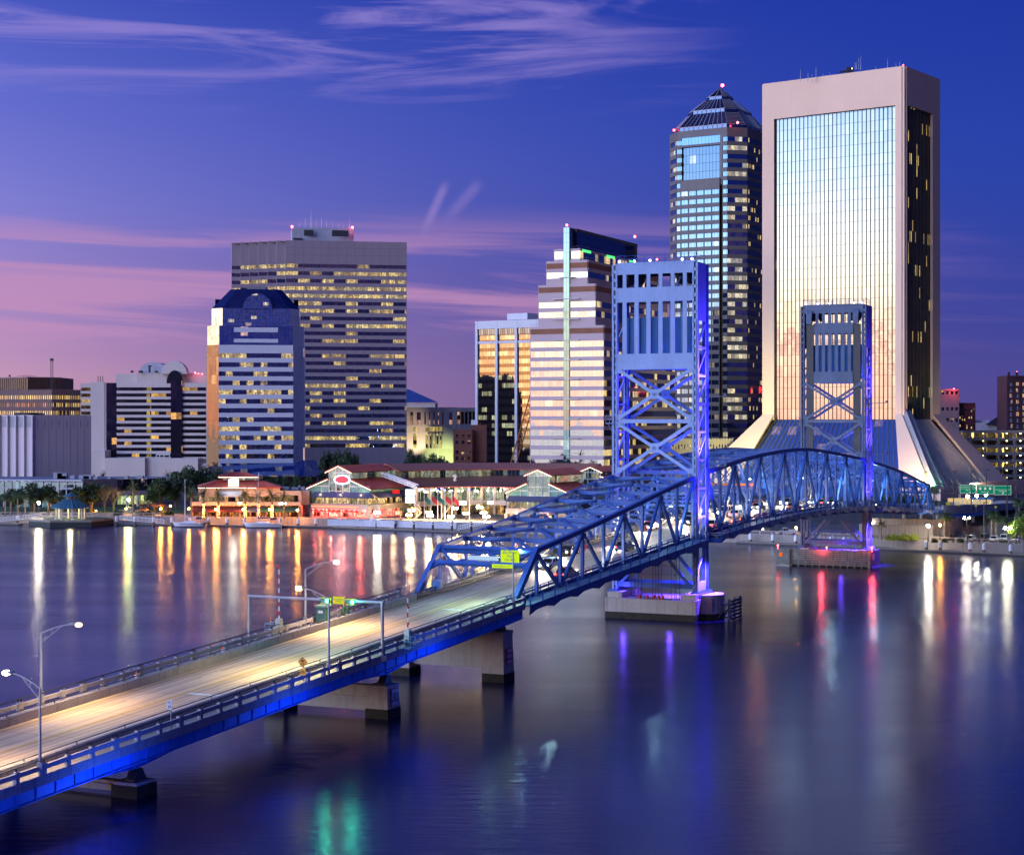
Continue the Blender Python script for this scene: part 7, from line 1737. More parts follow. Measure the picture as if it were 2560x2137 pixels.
onc = [(224, -1.5), (238, -4.5), (252, -1.5), (272, -4.5), (283, -1.5), (293, -4.5), (303, -1.5), (313, -4.5), (323, -1.5), (333, -4.5), (343, -1.5), (353, -4.5), (364, -1.5), (391, -4.5), (420, -1.5)]
for k, (s, t) in enumerate(onc):
    dr = -(B(s + 1, t, RZ(s + 1)) - B(s - 1, t, RZ(s - 1)))
    car(B(s, t, RZ(s) + .01), dr, cols[k % 6], '%s car with lit headlights, %s oncoming car counted from the portal' % (cn_[k % 6], ORD[k]), 'oncoming cars on the bridge', True, 'suv' if k % 4 == 2 else 'car', 8000)
for k, (s, t) in enumerate([(216, 4.4), (245, 1.6), (278, 4.4), (300, 1.6), (327, 4.4), (358, 1.6)]):
    dr = B(s + 1, t, RZ(s + 1)) - B(s - 1, t, RZ(s - 1))
    car(B(s, t, RZ(s) + .01), dr, cols[(k + 3) % 6], '%s car showing red tail lights, %s car driving away counted from the portal' % (cn_[(k + 3) % 6], ORD[k]), 'cars driving away on the bridge', True, 'car', 7000)
def zg(x, y): return (CAMH - GZ) * F / (y - YH)
for k, (x, y, c_, kd, lab) in enumerate(((2427, 1352, (.72, .72, .70), 'car', 'white sedan parked at the left end of the riverside row'), (2462, 1351, (.02, .025, .02), 'suv', 'black sport utility parked behind the dark lamp post'),
        (2487, 1353, (.70, .72, .72), 'car', 'white sedan parked just right of the black vehicle'), (2514, 1352, (.74, .74, .72), 'suv', 'large white sport utility near the twin globe lamp'), (2541, 1354, (.72, .72, .74), 'car', 'white sedan seen from behind near the right edge'), (2388, 1350, (.03, .04, .07), 'car', 'dark car half hidden by bare shrubs'))):
    Z = zg(x, y); car((gx(x, Z), Z, GZ + .01), (.55, 1.0, 0), c_, lab, 'cars parked by the river', False, kd)
Z = zg(1967, 1336); tr_ = car((gx(1967, Z), Z, GZ + .01), (-1, -.12, 0), (.66, .64, .62), 'white pickup truck parked on the shore beneath the lift span', None, False, 'pickup')
for k, (x, y, c_, lab) in enumerate(((318, 1281, (.10, .08, .05), 'dark jeep parked under the oak behind the gazebo'), (357, 1281, (.20, .02, .02), 'dark red van parked between bare trees'))):
    Z = 556; car((gx(x, Z), Z, GZ + .01), (-1, .1, 0), c_, lab, None, False, 'suv')
# boom lift
Zb_ = 432; bl_ = thing('boom_lift', 'blue boom lift parked beside the ramp abutment wall', 'boom lift', at(2290, 1345, Zb_))
bl_b = mat('lift_blue', (.03, .16, .42), .4, .15, .5)
one('chassis', bl_b, lambda b: b.box(at(2281, 1343, Zb_), Vector((3.6, 0, 0)), Vector((0, 2.2, 0)), UP * .8), bl_); one('counterweight', mat('lift_grey', (.50, .50, .52), .5), lambda b: b.box(at(2292, 1337, Zb_), Vector((2.6, 0, 0)), Vector((0, 2.0, 0)), UP * .95), bl_)
one('boom', bl_b, lambda b: (b.bar(at(2318, 1327, Zb_ - .3), at(2259, 1340, Zb_ - .3), .4, .6), b.bar(at(2275, 1337, Zb_ - .3), at(2246, 1343, Zb_ - .3), .28, .4)), bl_)
one('basket', bl_b, lambda b: [b.bar(at(x_, 1344, Zb_ - .4), at(x_, 1332, Zb_ - .4), .07, .07) for x_ in (2238, 2243, 2249)] + [b.bar(at(2238, y_, Zb_ - .4), at(2249, y_, Zb_ - .4), .07, .07) for y_ in (1332, 1338, 1344)], bl_)
for x_ in (2284, 2309): one('wheel', tyre, lambda b: b.cyl(at(x_, 1343, Zb_ - .05), at(x_, 1343, Zb_ + .3), .5, n=14), bl_)

# ------------------------------------------------------------------ shore lamps
def globe(x, y, Z, col, pw, lab, grp, r=.30, twin=False, zb=GZ, estr=240):
    p_ = at(x, y, Z); o = Vector((p_.x, Z, zb)); t_ = thing('lamp_post', lab, 'lamp post', o, grp)
    one('post', dark_steel, lambda b: (b.cyl(o, Vector((o.x, o.y, p_.z - r)), .10, .06, 6), b.cyl(o, o + UP * .6, .2, .14, 8)) + ((b.bar(p_ + Vector((-.65, 0, -r - .05)), p_ + Vector((.65, 0, -r - .05)), .07, .07),) if twin else ()), t_)
    e = emit('globe_%d_%d_%d' % tuple(int(q_ * 50) for q_ in col), col, estr)
    for o_ in ((-.6, .6) if twin else (0,)): one('globe', e, lambda b: b.ball(p_ + Vector((o_, 0, 0)), r, 10, 6), t_)
    lamp('POINT', p_ + Vector((0, -.5, 0)), col, pw, r, parent=t_)
OR, YW, WT, GN = (1.0, .36, .045), (1.0, .62, .22), (1.0, .88, .68), (.82, 1.0, .35)
for x, y, Z, c_, pw, lab, r in ((97, 1257, 530, WT, 3200, 'brightest white lamp among the palms left of the gazebo', .42), (321.5, 1248.6, 560, GN, 3000, 'greenish floodlight in front of the lit lobby', .42), (315, 1272, 545, OR, 1400, 'small orange lamp behind the right side of the gazebo', .26), (402, 1272, 540, OR, 1800, 'orange lamp among bare trees left of the sailboat mast', .28), (426, 1264.5, 545, OR, 1400, 'orange lamp just left of the first mast', .26),
        (472, 1271.5, 528, OR, 800, 'orange lamp right of the first sailboat mast', .26), (539.4, 1273, 526, OR, 2000, 'orange lamp left of the second lit palm trunk', .28), (608, 1273, 526, OR, 2000, 'orange lamp left of the third lit palm trunk', .28), (674, 1273.6, 524, OR, 2400, 'orange lamp before the green awning', .30), (743.6, 1275, 522, OR, 2400, 'orange lamp at the corner of the red-lit restaurant', .30), (240, 1276, 560, (1, .35, .05), 900, 'deep orange light under the big oak', .2), (139, 1268, 565, (1, .4, .1), 400, 'faint orange light behind the gazebo roof', .2)):
    globe(x, y, Z, c_, pw, lab, 'shore lamps by the dock', r)
for x, y, Z, c_, pw, lab in ((942.7, 1281, 516, WT, 1200, 'white wall lamps at the corner of the red-lit restaurant'), (1023, 1287, 513, YW, 1700, 'twin-globe lamp by the leaning palm'), (1029, 1275.7, 520, YW, 1500, 'twin-globe lamp behind the leaning palm'), (1072, 1280, 516, YW, 1500, 'twin-globe lamp beside the outdoor stairs'), (1075, 1289, 510, YW, 1700, 'twin-globe lamp at the second flagpole'), (1127, 1290.5, 507, WT, 2000, 'twin-globe lamp at the fifth flagpole'),
        (1138, 1270, 518, YW, 1300, 'twin-globe lamp below the cream backlit sign'), (1165, 1283, 512, YW, 1500, 'twin-globe lamp left of the last flagpole'), (1199, 1267.7, 518, YW, 1100, 'twin-globe lamp in front of the dark palm'), (1209, 1282, 508, YW, 1600, 'twin-globe lamp nearest the bridge portal'), (1216, 1291, 505, WT, 1500, 'low twin-globe lamp by the gangway head')):
    globe(x, y, Z, c_, pw * 1.8, lab, 'twin-globe lamps on the mall plaza', .32, True, estr=160)
for x, y, Z, c_, pw, lab, tw, r in ((2320.5, 1314.6, 421, WT, 1500, 'bright white lamp in front of the abutment wall', False, .40), (2350, 1312.5, 430, OR, 600, 'orange lamp between the palms at the ramp end', False, .26), (2417, 1294.5, 432, WT, 700, 'twin-globe lamp under the ramp girder', True, .26), (2519, 1319.7, 414, (1, .95, .62), 1000, 'twin-globe lamp standing before the parked white cars', True, .34), (2180, 1308, 450, WT, 400, 'white lamp beside the far tower leg', False, .26), (1990, 1318, 452, OR, 1400, 'orange lamp near the pickup truck', False, .24), (1905, 1322, 470, WT, 900, 'white lamp on the shore under the lift span', False, .3), (1860, 1318, 480, OR, 1800, 'orange lamp on the shore left of the pickup', False, .28)):
    globe(x, y, Z, c_, pw, lab, 'lamps along the right shore', r, tw, estr=170)
for k, (x, y) in enumerate(((2419, 1241), (2441.7, 1239), (2465, 1236.6))):
    globe(x, y, 505, (.95, 1, .80), 2600, 'cool white lamp below the green road signs, %s of three' % ORD[k], 'cool white lamps under the green signs', .46, False, 7.5, 70)
# floodlights washing the flared base
for x, y, Z, ax, ay, aZ, c_, pw in ((1830, 1140, 655, 1850, 1070, 690, (.95, 1.0, .40), 160000), (2270, 1215, 630, 2250, 1130, 655, (1.0, .95, .62), 30000), (2430, 1215, 655, 2400, 1130, 700, (1.0, .72, .60), 150000), (2330, 1210, 640, 2330, 1160, 672, (.2, 1.0, .35), 30000), (2310, 1210, 640, 2290, 1150, 668, (1, .3, .2), 30000)):
    lamp('SPOT', at(x, y, Z), c_, pw, 1.0, at(ax, ay, aZ), 80, .9, parent=T)

# ------------------------------------------------------------------ flagpoles, ramp, overhead green signs
flagm = [('red', mat('red_flag', (.60, .03, .03), .7)), ('green', mat('green_flag', (.02, .16, .11), .7))]
bl_dot = emit('blue_finial', (.12, .16, 1.0), 20)
for k, (x, yt, yb, fl_k, lab) in enumerate(((1061, 1226, 1310, 1, 'flagpole with green flag, first from the left on the plaza'), (1077.5, 1226, 1311, 0, 'flagpole flying the largest red flag'), (1094.5, 1226, 1311, 1, 'flagpole with drooping green flag right of the large red flag'), (1103.5, 1222, 1300, None, 'tallest bare flagpole in the middle of the plaza'), (1112.5, 1226, 1311, 0, 'flagpole with narrow red flag'), (1130, 1227, 1312, 0, 'flagpole with dim red flag beside the twin lamp'), (1173.5, 1224, 1308, None, 'bare flagpole nearest the bridge'))):
    Z = 507 if k != 3 else 512; b0, tp_ = at(x, yb, Z), at(x, yt, Z); b0.z = GZ
    t_ = thing('flagpole', lab, 'flagpole', b0, 'flagpoles on the mall plaza')
    one('pole', white_paint, lambda b: b.cyl(b0, tp_, .10, .05, 6), t_); one('finial', bl_dot, lambda b: b.ball(tp_ + UP * .12, .17, 8, 5), t_)
    if fl_k is not None:
        def flag(b):
            z0 = tp_.z - 1.3; n = 5
            for q_ in range(n):
                x0, x1 = q_ * .42, (q_ + 1) * .42; w0, w1 = .2 * math.sin(q_ * 1.4), .2 * math.sin((q_ + 1) * 1.4); d0, d1 = -.36 * q_, -.36 * (q_ + 1)
                pts = [Vector((b0.x + x0, b0.y + w0, z0 + d0)), Vector((b0.x + x1, b0.y + w1, z0 + d1)), Vector((b0.x + x1, b0.y + w1, z0 + d1 - 1.3)), Vector((b0.x + x0, b0.y + w0, z0 + d0 - 1.7))]
                b.face(pts); b.face([p_ + Vector((0, .03, 0)) for p_ in pts[::-1]])
        one('flag', flagm[fl_k][1], flag, t_)
rampm = mat('ramp_parapet_concrete', (.36, .35, .37), .85, .15, .2, streak=.4)
rp_ = thing('ramp_viaduct', 'grey concrete road ramp leading inland from the end of the bridge', 'road ramp', B(480, 0, 5))
one('deck_slab', rampm, lambda b: swept(b, 449.6, 640, rect(-9, 9, -.5, -.02)), rp_)
for sd in (-1, 1): one('parapet', rampm, lambda b: swept(b, 449.6, 600, rect(sd * 8.4, sd * 8.9, -1.0, 1.15)), rp_)
one('edge_girder', blue_deep, lambda b: swept(b, 449.6, 520, rect(8.0, 8.3, -2.0, -1.0)), rp_)
one('abutment', wall_c, lambda b: (b.box(B(447, -9, GZ - .5), U * 1.6, R * 18.4, UP * 4.6), b.box(B(447, 9.4, GZ - .5), U * 22, R * .5, UP * 4.2), b.box(B(430, 10, GZ - .5), U * .4, -R * 18, UP * 4.0)), rp_)
for s in (468, 490, 512): one('ramp_column', rampm, lambda b: [b.cyl(B(s, t_, GZ), B(s, t_, RZ(s) - .5), .6, n=10) for t_ in (-5, 5)], rp_)
Zs = 470.0
sg_ = thing('sign_gantry', 'dark truss gantry over the ramp carrying three green direction signs', 'sign gantry', at(2541, 1290, Zs))
def gan(b):
    a, c_ = at(2322, 1210, Zs + 6), at(2542, 1214.5, Zs); a2, c2_ = a - UP * 2.3, c_ - UP * 2.3
    for o in (0, 1.2):
        v = Vector((0, o, 0)); b.bar(a + v, c_ + v, .22, .22); b.bar(a2 + v, c2_ + v, .22, .22)
        for k in range(17): f0, f1 = k / 17, (k + 1) / 17; b.bar(a.lerp(c_, f0) + v, a2.lerp(c2_, f1) + v, .12, .12); b.bar(a2.lerp(c2_, f1) + v, a.lerp(c_, f1) + v, .1, .1)
one('truss', dark_steel, gan, sg_)
one('post', dark_steel, lambda b: [b.cyl(Vector((gx(x_, Zs), Zs + o, GZ)), at(x_, 1214, Zs) + Vector((0, o, 0)), .22) for x_, o in ((2541, 0), (2544, 1.2))], sg_)
one('post', dark_steel, lambda b: b.cyl(Vector((gx(2324, Zs + 6), Zs + 6, 8)), at(2324, 1210, Zs + 6), .2), sg_)
sgreen = emit('lit_green_sign', (.004, .20, .12), 1.0)
lines = [('Convention Center', 0, .55, .46), ('Bay St', 0, -.35, .55), ('', 0, 0, 0)]
for k, (x0, x1, y0, y1) in enumerate(((2400, 2440, 1211.5, 1233.5), (2441.5, 2484, 1212, 1235.5), (2486, 2528, 1213.5, 1237))):
    a = at(x0, y1, Zs - .4); wd_, ht_ = (x1 - x0) / 4400 * Zs, (y1 - y0) / 4400 * Zs
    bd = one('green_sign', sgreen, lambda b: b.box(a, Vector((wd_, 0, 0)), Vector((0, .12, 0)), UP * ht_), sg_)
    rimm = emit('sign_white_lit', (.72, .78, .76), .85); c_ = a + Vector((wd_ / 2, 0, ht_ / 2)); X_ = (1, 0, 0)
    one('border', rimm, lambda b: [b.bar(a + Vector((0, -.02, z_)), a + Vector((wd_, -.02, z_)), .05, .07) for z_ in (.06, ht_ - .06)] + [b.bar(a + Vector((x_, -.02, 0)), a + Vector((x_, -.02, ht_)), .07, .05) for x_ in (.05, wd_ - .05)] + ([b.bar(a + Vector((0, -.02, ht_ * .56)), a + Vector((wd_, -.02, ht_ * .56)), .05, .06)] if k != 1 else []), bd)
    if k == 0:
        text('Convention Center', c_ + UP * ht_ * .27, X_, UP, .46, rimm, bd); text('Bay St', c_ - UP * ht_ * .12, X_, UP, .5, rimm, bd)
        one('arrow', rimm, lambda b: (b.bar(c_ + Vector((.6, -.03, -ht_ * .28)), c_ + Vector((.6, -.03, -ht_ * .46)), .1, .14), b.bar(c_ + Vector((.35, -.03, -ht_ * .36)), c_ + Vector((.6, -.03, -ht_ * .46)), .1, .1), b.bar(c_ + Vector((.85, -.03, -ht_ * .36)), c_ + Vector((.6, -.03, -ht_ * .46)), .1, .1)), bd)
    elif k == 1:
        text('NORTH NORTH WEST', c_ + UP * ht_ * .34, X_, UP, .36, rimm, bd)
        for o in (-1.3, 0, 1.3): one('route_shield', rimm, lambda b: b.cyl(c_ + Vector((o, -.06, ht_ * .1)), c_ + Vector((o, -.02, ht_ * .1)), .34, n=6), bd)
        text('Ocean St.', c_ - UP * ht_ * .24, X_, UP, .55, rimm, bd)
    else:
        text('Newnan St', c_ - UP * ht_ * .1, X_, UP, .5, rimm, bd); one('arrow', rimm, lambda b: (b.bar(c_ + Vector((-.3, -.03, -ht_ * .42)), c_ + Vector((.2, -.03, -ht_ * .24)), .1, .12), b.bar(c_ + Vector((-.1, -.03, -ht_ * .23)), c_ + Vector((.22, -.03, -ht_ * .23)), .1, .1), b.bar(c_ + Vector((.2, -.03, -ht_ * .38)), c_ + Vector((.2, -.03, -ht_ * .22)), .1, .1)), bd)
for k, (x, yt, yb, Z, lab) in enumerate(((2312, 1181, 1212, 480, 'dark box-head lamp pole left of the green signs'), (2384, 1178, 1264, 468, 'dark lamp pole just left of the first green sign'), (2428, 1179, 1272, 455, 'dark lamp pole crossing the first green sign'), (2465.5, 1175, 1255, 475, 'dark lamp pole behind the middle green sign'), (2516, 1187, 1275, 470, 'left of two close lamp poles by the third sign'), (2519, 1187, 1280, 455, 'right of two close lamp poles by the third sign'), (2541, 1175, 1215, 520, 'pale lamp pole rising above the gantry post'), (2460, 1257, 1352, 420, 'tall dark pole standing among the parked cars'))):
    b0, tp_ = at(x, yb, Z), at(x, yt, Z); t_ = thing('lamp_pole', lab, 'lamp pole', b0, 'dark lamp poles along the ramp')
    one('pole', dark_steel, lambda b: b.cyl(Vector((b0.x, b0.y, max(GZ, b0.z) if k == 7 else GZ)), tp_, .16, .11, 6), t_); one('head', dark_steel, lambda b: b.box(tp_ + Vector((-.2, -.2, 0)), Vector((1.1, 0, 0)), Vector((0, .4, 0)), UP * .2), t_)
for k, (x, y) in enumerate(((2370, 1259), (2395, 1264), (2440, 1264), (2489, 1267))):
    t_ = thing('chevron_sign', 'yellow arrow marker on the ramp bend, %s from the left' % ORD[k], 'road sign', at(x, y + 5, 462), 'yellow markers on the ramp'); p_ = at(x, y, 462)
    one('panel', yel, lambda b: b.box(p_ - Vector((.55 if k == 0 else .3, 0, .3)), Vector((1.1 if k == 0 else .6, 0, 0)), Vector((0, .05, 0)), UP * .6), t_); one('post', pole_m, lambda b: b.cyl(p_ - UP * 2.2, p_, .04, n=5), t_)
en = thing('entrance_canopy', 'teal glass canopy over lit doors at the foot of the cream tower', 'canopy', at(2440, 1250, 545))
one('roof', mat('teal_canopy', (.12, .36, .38), .3), lambda b: b.prism([tuple(at(x_, 1245, Z).xy) for x_, Z in ((2428, 540), (2486, 540), (2486, 556), (2428, 556))], zz(1247, 545), zz(1245, 545), [tuple(at(x_, 1240, Z).xy) for x_, Z in ((2440, 546), (2478, 546), (2478, 552), (2440, 552))]), en)
one('lit_lobby', emit('lobby_glow', (1.0, .72, .35), .7), lambda b: b.box(at(2370, 1260, 556), Vector((14, 0, 0)), Vector((0, .3, 0)), UP * 1.9), en); one('columns', mtrim, lambda b: [b.cyl(at(x_, 1262, 548), at(x_, 1246, 548), .2) for x_ in (2405, 2430, 2450, 2478)], en); lamp('POINT', at(2440, 1252, 550), (1, .85, .6), 1500, .5, parent=en)

# ------------------------------------------------------------------ planting
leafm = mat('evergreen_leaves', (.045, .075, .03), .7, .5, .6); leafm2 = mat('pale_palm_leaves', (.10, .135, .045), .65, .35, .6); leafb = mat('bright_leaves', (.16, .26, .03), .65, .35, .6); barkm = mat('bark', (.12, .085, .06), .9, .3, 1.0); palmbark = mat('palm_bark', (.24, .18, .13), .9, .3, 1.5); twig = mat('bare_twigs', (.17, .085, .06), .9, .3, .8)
def leaf(b, p, r_, rnd):
    a = Vector((rnd.gauss(0, 1), rnd.gauss(0, 1), rnd.gauss(0, .7))).normalized(); c_ = a.cross(Vector((rnd.gauss(0, 1), rnd.gauss(0, 1), rnd.gauss(0, 1)))).normalized()
    b.face([p - a * r_, p + c_ * r_ * .55, p + a * r_, p - c_ * r_ * .55])
def make_oak(seed, lm, n=1500, wide=1.0, lr=.42, name='tree'):
    """about 10 m tall, 10 m wide"""
    rnd = random.Random(seed); root = thing(name, 'x', 'tree'); tb = MB(); tb.cyl((0, 0, 0), (0, 0, 2.6), .42, .32, 8); cl = []
    for k in range(9):
        an = k * 2.4 + rnd.random(); rr = rnd.uniform(1.2, 3.9) * wide; z = rnd.uniform(4.2, 8.4) - rr * .25; p = Vector((rr * math.cos(an), rr * math.sin(an), z)); cl.append((p, rnd.uniform(1.3, 2.3)))
        m_ = Vector((p.x * .35, p.y * .35, 2.6 + (z - 2.6) * .5)); tb.cyl((0, 0, 2.3), m_, .2, .13, 6); tb.cyl(m_, p, .13, .04, 5)
    cl.append((Vector((0, 0, 8.2)), 2.0)); tb.build('trunk', barkm, root); cb = MB()
    for k in range(n):
        c_, r_ = rnd.choice(cl); v = Vector((rnd.gauss(0, 1), rnd.gauss(0, 1), rnd.gauss(0, .8))).normalized() * r_ * rnd.uniform(.45, 1.12); p = c_ + v
        if p.z > 1.9: leaf(cb, p, lr * rnd.uniform(.6, 1.3), rnd)
    cb.build('crown', lm, root); return root
def make_bare(seed):
    rnd = random.Random(seed); root = thing('bare_tree', 'x', 'tree'); tb, cb = MB(), MB()
    def br(p, d_, L, r_, dep):
        q_ = p + d_ * L; (tb if dep < 2 else cb).cyl(p, q_, r_, r_ * .6, 5 if dep < 2 else 3, False)
        if dep < 5:
            for k in range(3 if dep < 3 else 2): br(q_, (d_ + Vector((rnd.gauss(0, .42), rnd.gauss(0, .42), rnd.gauss(.12, .2)))).normalized(), L * rnd.uniform(.6, .8), r_ * .6, dep + 1)
    for k in range(3): br(Vector((0, 0, 0)), Vector((rnd.gauss(0, .16), rnd.gauss(0, .16), 1)).normalized(), 1.6, .11, 0)
    tb.build('trunk', barkm, root); cb.build('crown', twig, root); return root
def make_palm(seed, kind, lm):
    """date: long arching fronds; fan: round head of fan leaves. trunk 1 unit tall is scaled with the object"""
    rnd = random.Random(seed); root = thing('palm_tree', 'x', 'palm'); tb, cb = MB(), MB(); H0 = 4.6
    for k in range(8): tb.cyl((0, 0, H0 * k / 8), (0, 0, H0 * (k + 1) / 8 + .02), (.24 if kind == 'date' else .19) * (1.15 if k % 2 else 1), (.22 if kind == 'date' else .17), 7)
    nf = 40 if kind == 'date' else 60
    for k in range(nf):
        an = k * 2.39996 + rnd.uniform(-.2, .2); el0 = rnd.uniform(-.35, 1.25); L = rnd.uniform(1.9, 2.6) if kind == 'date' else rnd.uniform(.9, 1.35)
        p = Vector((0, 0, H0)); ns = 6; d_ = Vector((math.cos(an) * math.cos(el0), math.sin(an) * math.cos(el0), math.sin(el0))); sdv = d_.cross(UP).normalized() if abs(d_.z) < .98 else Vector((1, 0, 0))
        for j in range(ns):
            q_ = p + d_ * (L / ns); f0 = j / ns
            w_ = (.34 * math.sin(math.pi * min(1, .15 + f0 * .95)) + .05) if kind == 'date' else .42 * f0 + .04
            for e in (-1, 1):
                for m2 in range(2 if kind == 'date' else 1):
                    o0 = p.lerp(q_, m2 * .5); o1 = p.lerp(q_, m2 * .5 + (.34 if kind == 'date' else .9)); tip = o1 + sdv * (e * w_) + d_ * (L * .09) - UP * (w_ * .35); cb.face([o0, o1, tip])
            p = q_; d_ = (d_ - UP * (.22 if kind == 'date' else .28)).normalized()
    tb.build('trunk', palmbark, root); cb.build('crown', lm, root); return root
def make_bush(seed, lm, n=260):
    rnd = random.Random(seed); root = thing('shrub', 'x', 'shrub'); cb = MB(); sb_ = MB()
    for k in range(n):
        v = Vector((rnd.gauss(0, 1), rnd.gauss(0, 1), abs(rnd.gauss(0, 1)))).normalized() * rnd.uniform(.4, 1.0); leaf(cb, Vector((v.x, v.y, v.z * 1.1 + .1)), .2, rnd)
    for k in range(5): sb_.cyl((0, 0, 0), (rnd.gauss(0, .3), rnd.gauss(0, .3), .8), .04, .02, 4)
    cb.build('foliage', lm, root); sb_.build('stems', barkm, root); return root
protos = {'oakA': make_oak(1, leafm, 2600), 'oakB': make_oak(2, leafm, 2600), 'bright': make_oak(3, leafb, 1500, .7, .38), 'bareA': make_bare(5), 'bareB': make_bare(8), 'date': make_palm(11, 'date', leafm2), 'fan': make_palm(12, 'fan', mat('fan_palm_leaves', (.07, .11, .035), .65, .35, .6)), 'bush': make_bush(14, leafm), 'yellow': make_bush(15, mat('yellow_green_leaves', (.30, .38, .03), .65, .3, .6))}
used = set()
def plant(kind, x, Z, h_, wd_, lab, cat, grp=None, zb=GZ):
    base_h = {'oakA': 9.8, 'oakB': 9.8, 'bright': 9.8, 'bareA': 5.6, 'bareB': 5.6, 'date': 6.2, 'fan': 5.6, 'bush': 1.2, 'yellow': 1.2}[kind]; base_w = {'date': 4.6, 'fan': 2.4, 'bush': 2.0, 'yellow': 2.0, 'bareA': 5, 'bareB': 5}.get(kind, 10.5)
    r_ = protos[kind] if kind not in used else dup(protos[kind]); used.add(kind)
    o = V2(x, Z); r_.location = (o.x, o.y, zb); r_.rotation_euler = (0, 0, random.random() * 6.28); sw_ = wd_ / base_w; r_.scale = (sw_, sw_, h_ / base_h)
    tag(r_, lab, cat, grp); 
    if grp is None and 'group' in r_: del r_['group']
    return r_
def hh(yt, Z): return zz(yt, Z) - GZ
for k, (x, yc, Z) in enumerate(((13, 1233, 533), (27, 1237, 534), (44, 1229, 536), (62.5, 1232, 536), (86, 1244, 538), (120, 1240, 537))): plant('fan', x, Z, hh(yc, Z), 3.0, 'cabbage palm in the park left of the gazebo, %s from the left edge' % ORD[k], 'palm', 'cabbage palms left of the gazebo')
for k, (x, yc) in enumerate(((146, 1238), (158, 1234), (176, 1233), (188, 1232), (203, 1240))): plant('fan', x, 556 + 2 * (k % 2), hh(yc, 556), 3.4, 'cabbage palm rising behind the gazebo roof, %s from the left' % ORD[k], 'palm', 'cabbage palms behind the gazebo')
for kd, x, Z, yt, w_, lab in (('oakA', 228, 562, 1206, 14.5, 'large dark oak with orange light beneath, right of the gazebo'), ('oakB', 80, 566, 1208, 12, 'dark oak behind the palms at far left'), ('oakA', 122, 568, 1212, 11, 'dark oak behind the brightest lamp'), ('oakB', 30, 570, 1222, 9, 'low oak at the far left edge before the lobby'), ('oakA', 400, 575, 1196, 13, 'tall oak left of the first sailboat mast'), ('oakB', 440, 580, 1182, 12, 'oak directly behind the first sailboat mast'),
        ('oakA', 472, 640, 1166, 13, 'tallest oak in front of the hotel podium'), ('oakB', 512, 645, 1168, 12, 'oak touching the corner of the white-banded tower'), ('oakB', 545, 640, 1174, 10, 'oak behind the restaurant roof on its left')): plant(kd, x, Z, hh(yt, Z), w_, lab, 'tree', 'waterfront oaks')
for k, (x, yt) in enumerate(((655, 1188), (683, 1190), (712, 1193), (742, 1189), (770, 1192))): plant('oakA' if k % 2 else 'oakB', x, 610, hh(yt, 610), 6.5, 'small dark tree in the gap between the mall roofs, %s from the left' % ORD[k], 'tree', 'dark trees behind the mall')
for k, (x, yt) in enumerate(((818, 1127), (845, 1126), (868, 1124), (888, 1136))): plant('oakB' if k % 2 else 'oakA', x, 720, hh(yt, 720), 8.5, 'street tree before the lit ground floor of the wide tower, %s from the left' % ORD[k], 'tree', 'street trees before the wide tower')
for k, (x, yt, w_) in enumerate(((1026, 1124, 8), (1052, 1138, 10), (1082, 1135, 11), (1104, 1141, 8))): plant('oakA' if k % 2 else 'oakB', x, 740, hh(yt, 740), w_, 'street tree in front of the courthouse, %s from the left' % ORD[k], 'tree', 'street trees before the courthouse')
for kd, x, Z, yt, w_, lab in (('bareA', 262, 558, 1202, 9, 'reddish bare tree behind the big oak'), ('bareB', 284, 562, 1206, 9, 'reddish bare tree before the lobby side glazing'), ('bareA', 360, 545, 1240, 5.5, 'bare tree near the greenish floodlight'), ('bareB', 386, 543, 1250, 5, 'bare tree beside the orange lamp'), ('bareA', 408, 542, 1252, 5, 'bare tree left of the first mast'), ('bareB', 2383, 417, 1300, 5, 'bare shrubby tree at the left end of the car park'), ('bareA', 2418, 416, 1302, 5, 'bare tree under the twin-globe lamp'), ('bareB', 2448, 415, 1306, 5, 'bare tree in front of the parked cars'), ('bareA', 2370, 425, 1280, 6, 'bare tree against the abutment')): plant(kd, x, Z, hh(yt, Z), w_, lab, 'tree', 'leafless trees')
plant('date', 333, 552, hh(1198, 552), 5.0, 'tall date palm in front of the lobby, lit green from below', 'palm')
lp = [(509, 1219), (546, 1224), (613, 1222), (646, 1230), (680, 1226)]
fairy = emit('fairy_lights', (1.0, .36, .08), 30)
for k, (x, yt) in enumerate(lp):
    r_ = plant('date', x, 521 - k * .6, hh(yt, 521) + .6, 6.4, 'date palm with fairy-lit trunk before the restaurants, %s of five' % ORD[k], 'palm', 'palms with fairy-lit trunks')
    o = V2(x, 521 - k * .6); rn = random.Random(k)
    s_ = thing('fairy_lights', 'string of small orange bulbs wound round the trunk of the %s lit palm' % ORD[k], 'string lights', (o.x, o.y, GZ), 'fairy lights on palm trunks')
    def bl(b):
        for q_ in range(90): an = rn.random() * 6.28; b.ball((o.x + .33 * math.cos(an), o.y + .33 * math.sin(an), GZ + .4 + 4.0 * rn.random()), .055, 4, 3)
    one('bulbs', fairy, bl, s_); lamp('POINT', (o.x, o.y - .8, GZ + 2.4), (1, .40, .12), 500, .3, parent=s_)
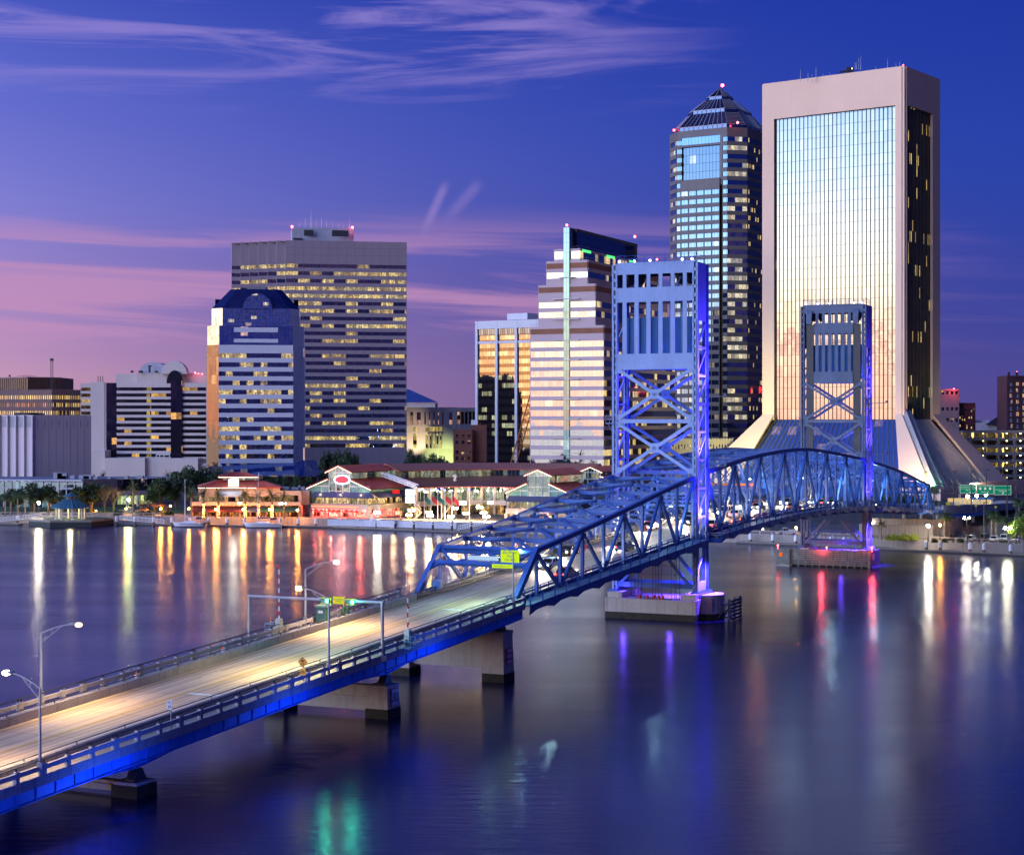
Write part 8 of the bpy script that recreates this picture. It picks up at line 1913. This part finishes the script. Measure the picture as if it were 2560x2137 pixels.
for x, Z, yt, w_, lab in ((478, 524, 1217, 6.0, 'date palm without lights right of the first mast'), (710, 519, 1222, 5.0, 'dark date palm without lights before the green awning'), (1001, 512, 1264, 4.2, 'leaning lit palm at the white corner of the mall'), (1027, 519, 1257, 4.6, 'palm behind the twin-globe lamps left of the stairs'), (1209, 512, 1250, 4.6, 'dark palm before the backlit signs near the bridge'), (2203, 428, 1294, 4.2, 'palm beside the far tower leg on the right shore'), (1060, 640, 1136, 4, 'palm among the courthouse street trees'), (419, 700, 1176, 5, 'palm top above the low lobby roof'), (128, 660, 1181, 4, 'palm top left of the hotel podium'), (257, 660, 1176, 4.5, 'palm top before the hotel podium')): plant('date', x, Z, hh(yt, Z), w_, lab, 'palm', 'date palms without lights')
for k, (x, Z, yt, w_, lab) in enumerate(((2362, 424, 1274, 3.6, 'cabbage palm at the end of the truss on the right shore'), (2372, 428, 1285, 3.0, 'shorter cabbage palm right beside the truss-end palm'), (2480, 432, 1272, 4.2, 'round-headed palm before the ramp parapet'), (2490, 424, 1284, 3.6, 'cabbage palm in the car park island'), (2513, 430, 1286, 3.6, 'cabbage palm right of the car park island'), (2556, 425, 1270, 4.4, 'cabbage palm at the right edge of the picture'), (2335, 520, 1208, 3.4, 'palm at the far end of the truss under the sign gantry'), (2356, 530, 1252, 3, 'low palm under the sign gantry'), (2548, 470, 1240, 5, 'palm by the gantry post at right'))): plant('fan', x, Z, hh(yt, Z), w_, lab, 'palm', 'palms on the right shore')
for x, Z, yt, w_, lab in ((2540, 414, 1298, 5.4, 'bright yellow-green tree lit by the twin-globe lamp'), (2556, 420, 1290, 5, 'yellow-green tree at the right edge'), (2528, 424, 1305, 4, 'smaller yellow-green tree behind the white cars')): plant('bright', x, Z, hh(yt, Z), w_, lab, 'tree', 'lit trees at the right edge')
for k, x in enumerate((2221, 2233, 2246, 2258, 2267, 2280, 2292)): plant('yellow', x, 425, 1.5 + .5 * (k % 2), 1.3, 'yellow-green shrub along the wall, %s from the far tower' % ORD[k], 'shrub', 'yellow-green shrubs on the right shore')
for k, x in enumerate((2336, 2362, 2402, 2508)): plant('bush', x, 417, 1.1, 1.8, 'low dark shrub behind the right river wall, %s from the left' % ORD[k], 'shrub', 'dark shrubs on the right shore')
for k, x in enumerate((358, 375, 412, 424, 300, 290)): plant('bush', x, 540, 1.5, 2.6, 'green shrub near the first sailboat dock, %s planted' % ORD[k], 'shrub', 'shrubs behind the sailboat dock')
# trees and shore traffic under the far span
for k, (x, yt) in enumerate(((2235, 1228), (2260, 1232), (2290, 1230), (2205, 1235), (2315, 1236))): plant('oakA' if k % 2 else 'oakB', x, 520, hh(yt, 520), 7, 'street tree seen through the shore truss, %s along the road' % ORD[k], 'tree', 'street trees behind the shore truss')
# distant person beside the truck
pb = at(1995, 1336, zg(1967, 1336)); pe = thing('person', 'person in dark clothes standing behind the white pickup truck', 'person', (pb.x, pb.y, GZ))
me = bpy.data.meshes.new('body'); J_ = [(0, 0, .95), (0, 0, 1.3), (0, 0, 1.52), (0, .02, 1.68), (.1, 0, .9), (.12, .02, .5), (.12, 0, .05), (.12, -.12, .04), (-.1, 0, .9), (-.13, .05, .5), (-.13, .05, .05), (-.13, -.08, .04), (.2, 0, 1.42), (.27, .03, 1.15), (.24, -.1, .92), (-.2, 0, 1.42), (-.27, .03, 1.15), (-.25, -.06, .9)]
me.from_pydata(J_, [(0, 1), (1, 2), (2, 3), (0, 4), (4, 5), (5, 6), (6, 7), (0, 8), (8, 9), (9, 10), (10, 11), (2, 12), (12, 13), (13, 14), (2, 15), (15, 16), (16, 17)], [])
bo = bpy.data.objects.new('body', me); COL.objects.link(bo); bo.parent = pe; me.materials.append(mat('dark_clothes', (.03, .03, .04), .8))
sk_ = bo.modifiers.new('skin', 'SKIN'); bo.modifiers.new('sub', 'SUBSURF').render_levels = 1
for i, r_ in enumerate((.15, .16, .07, .11, .1, .07, .05, .04, .1, .07, .05, .04, .07, .05, .04, .07, .05, .04)): me.skin_vertices[0].data[i].radius = (r_, r_)
me.skin_vertices[0].data[0].use_root = True
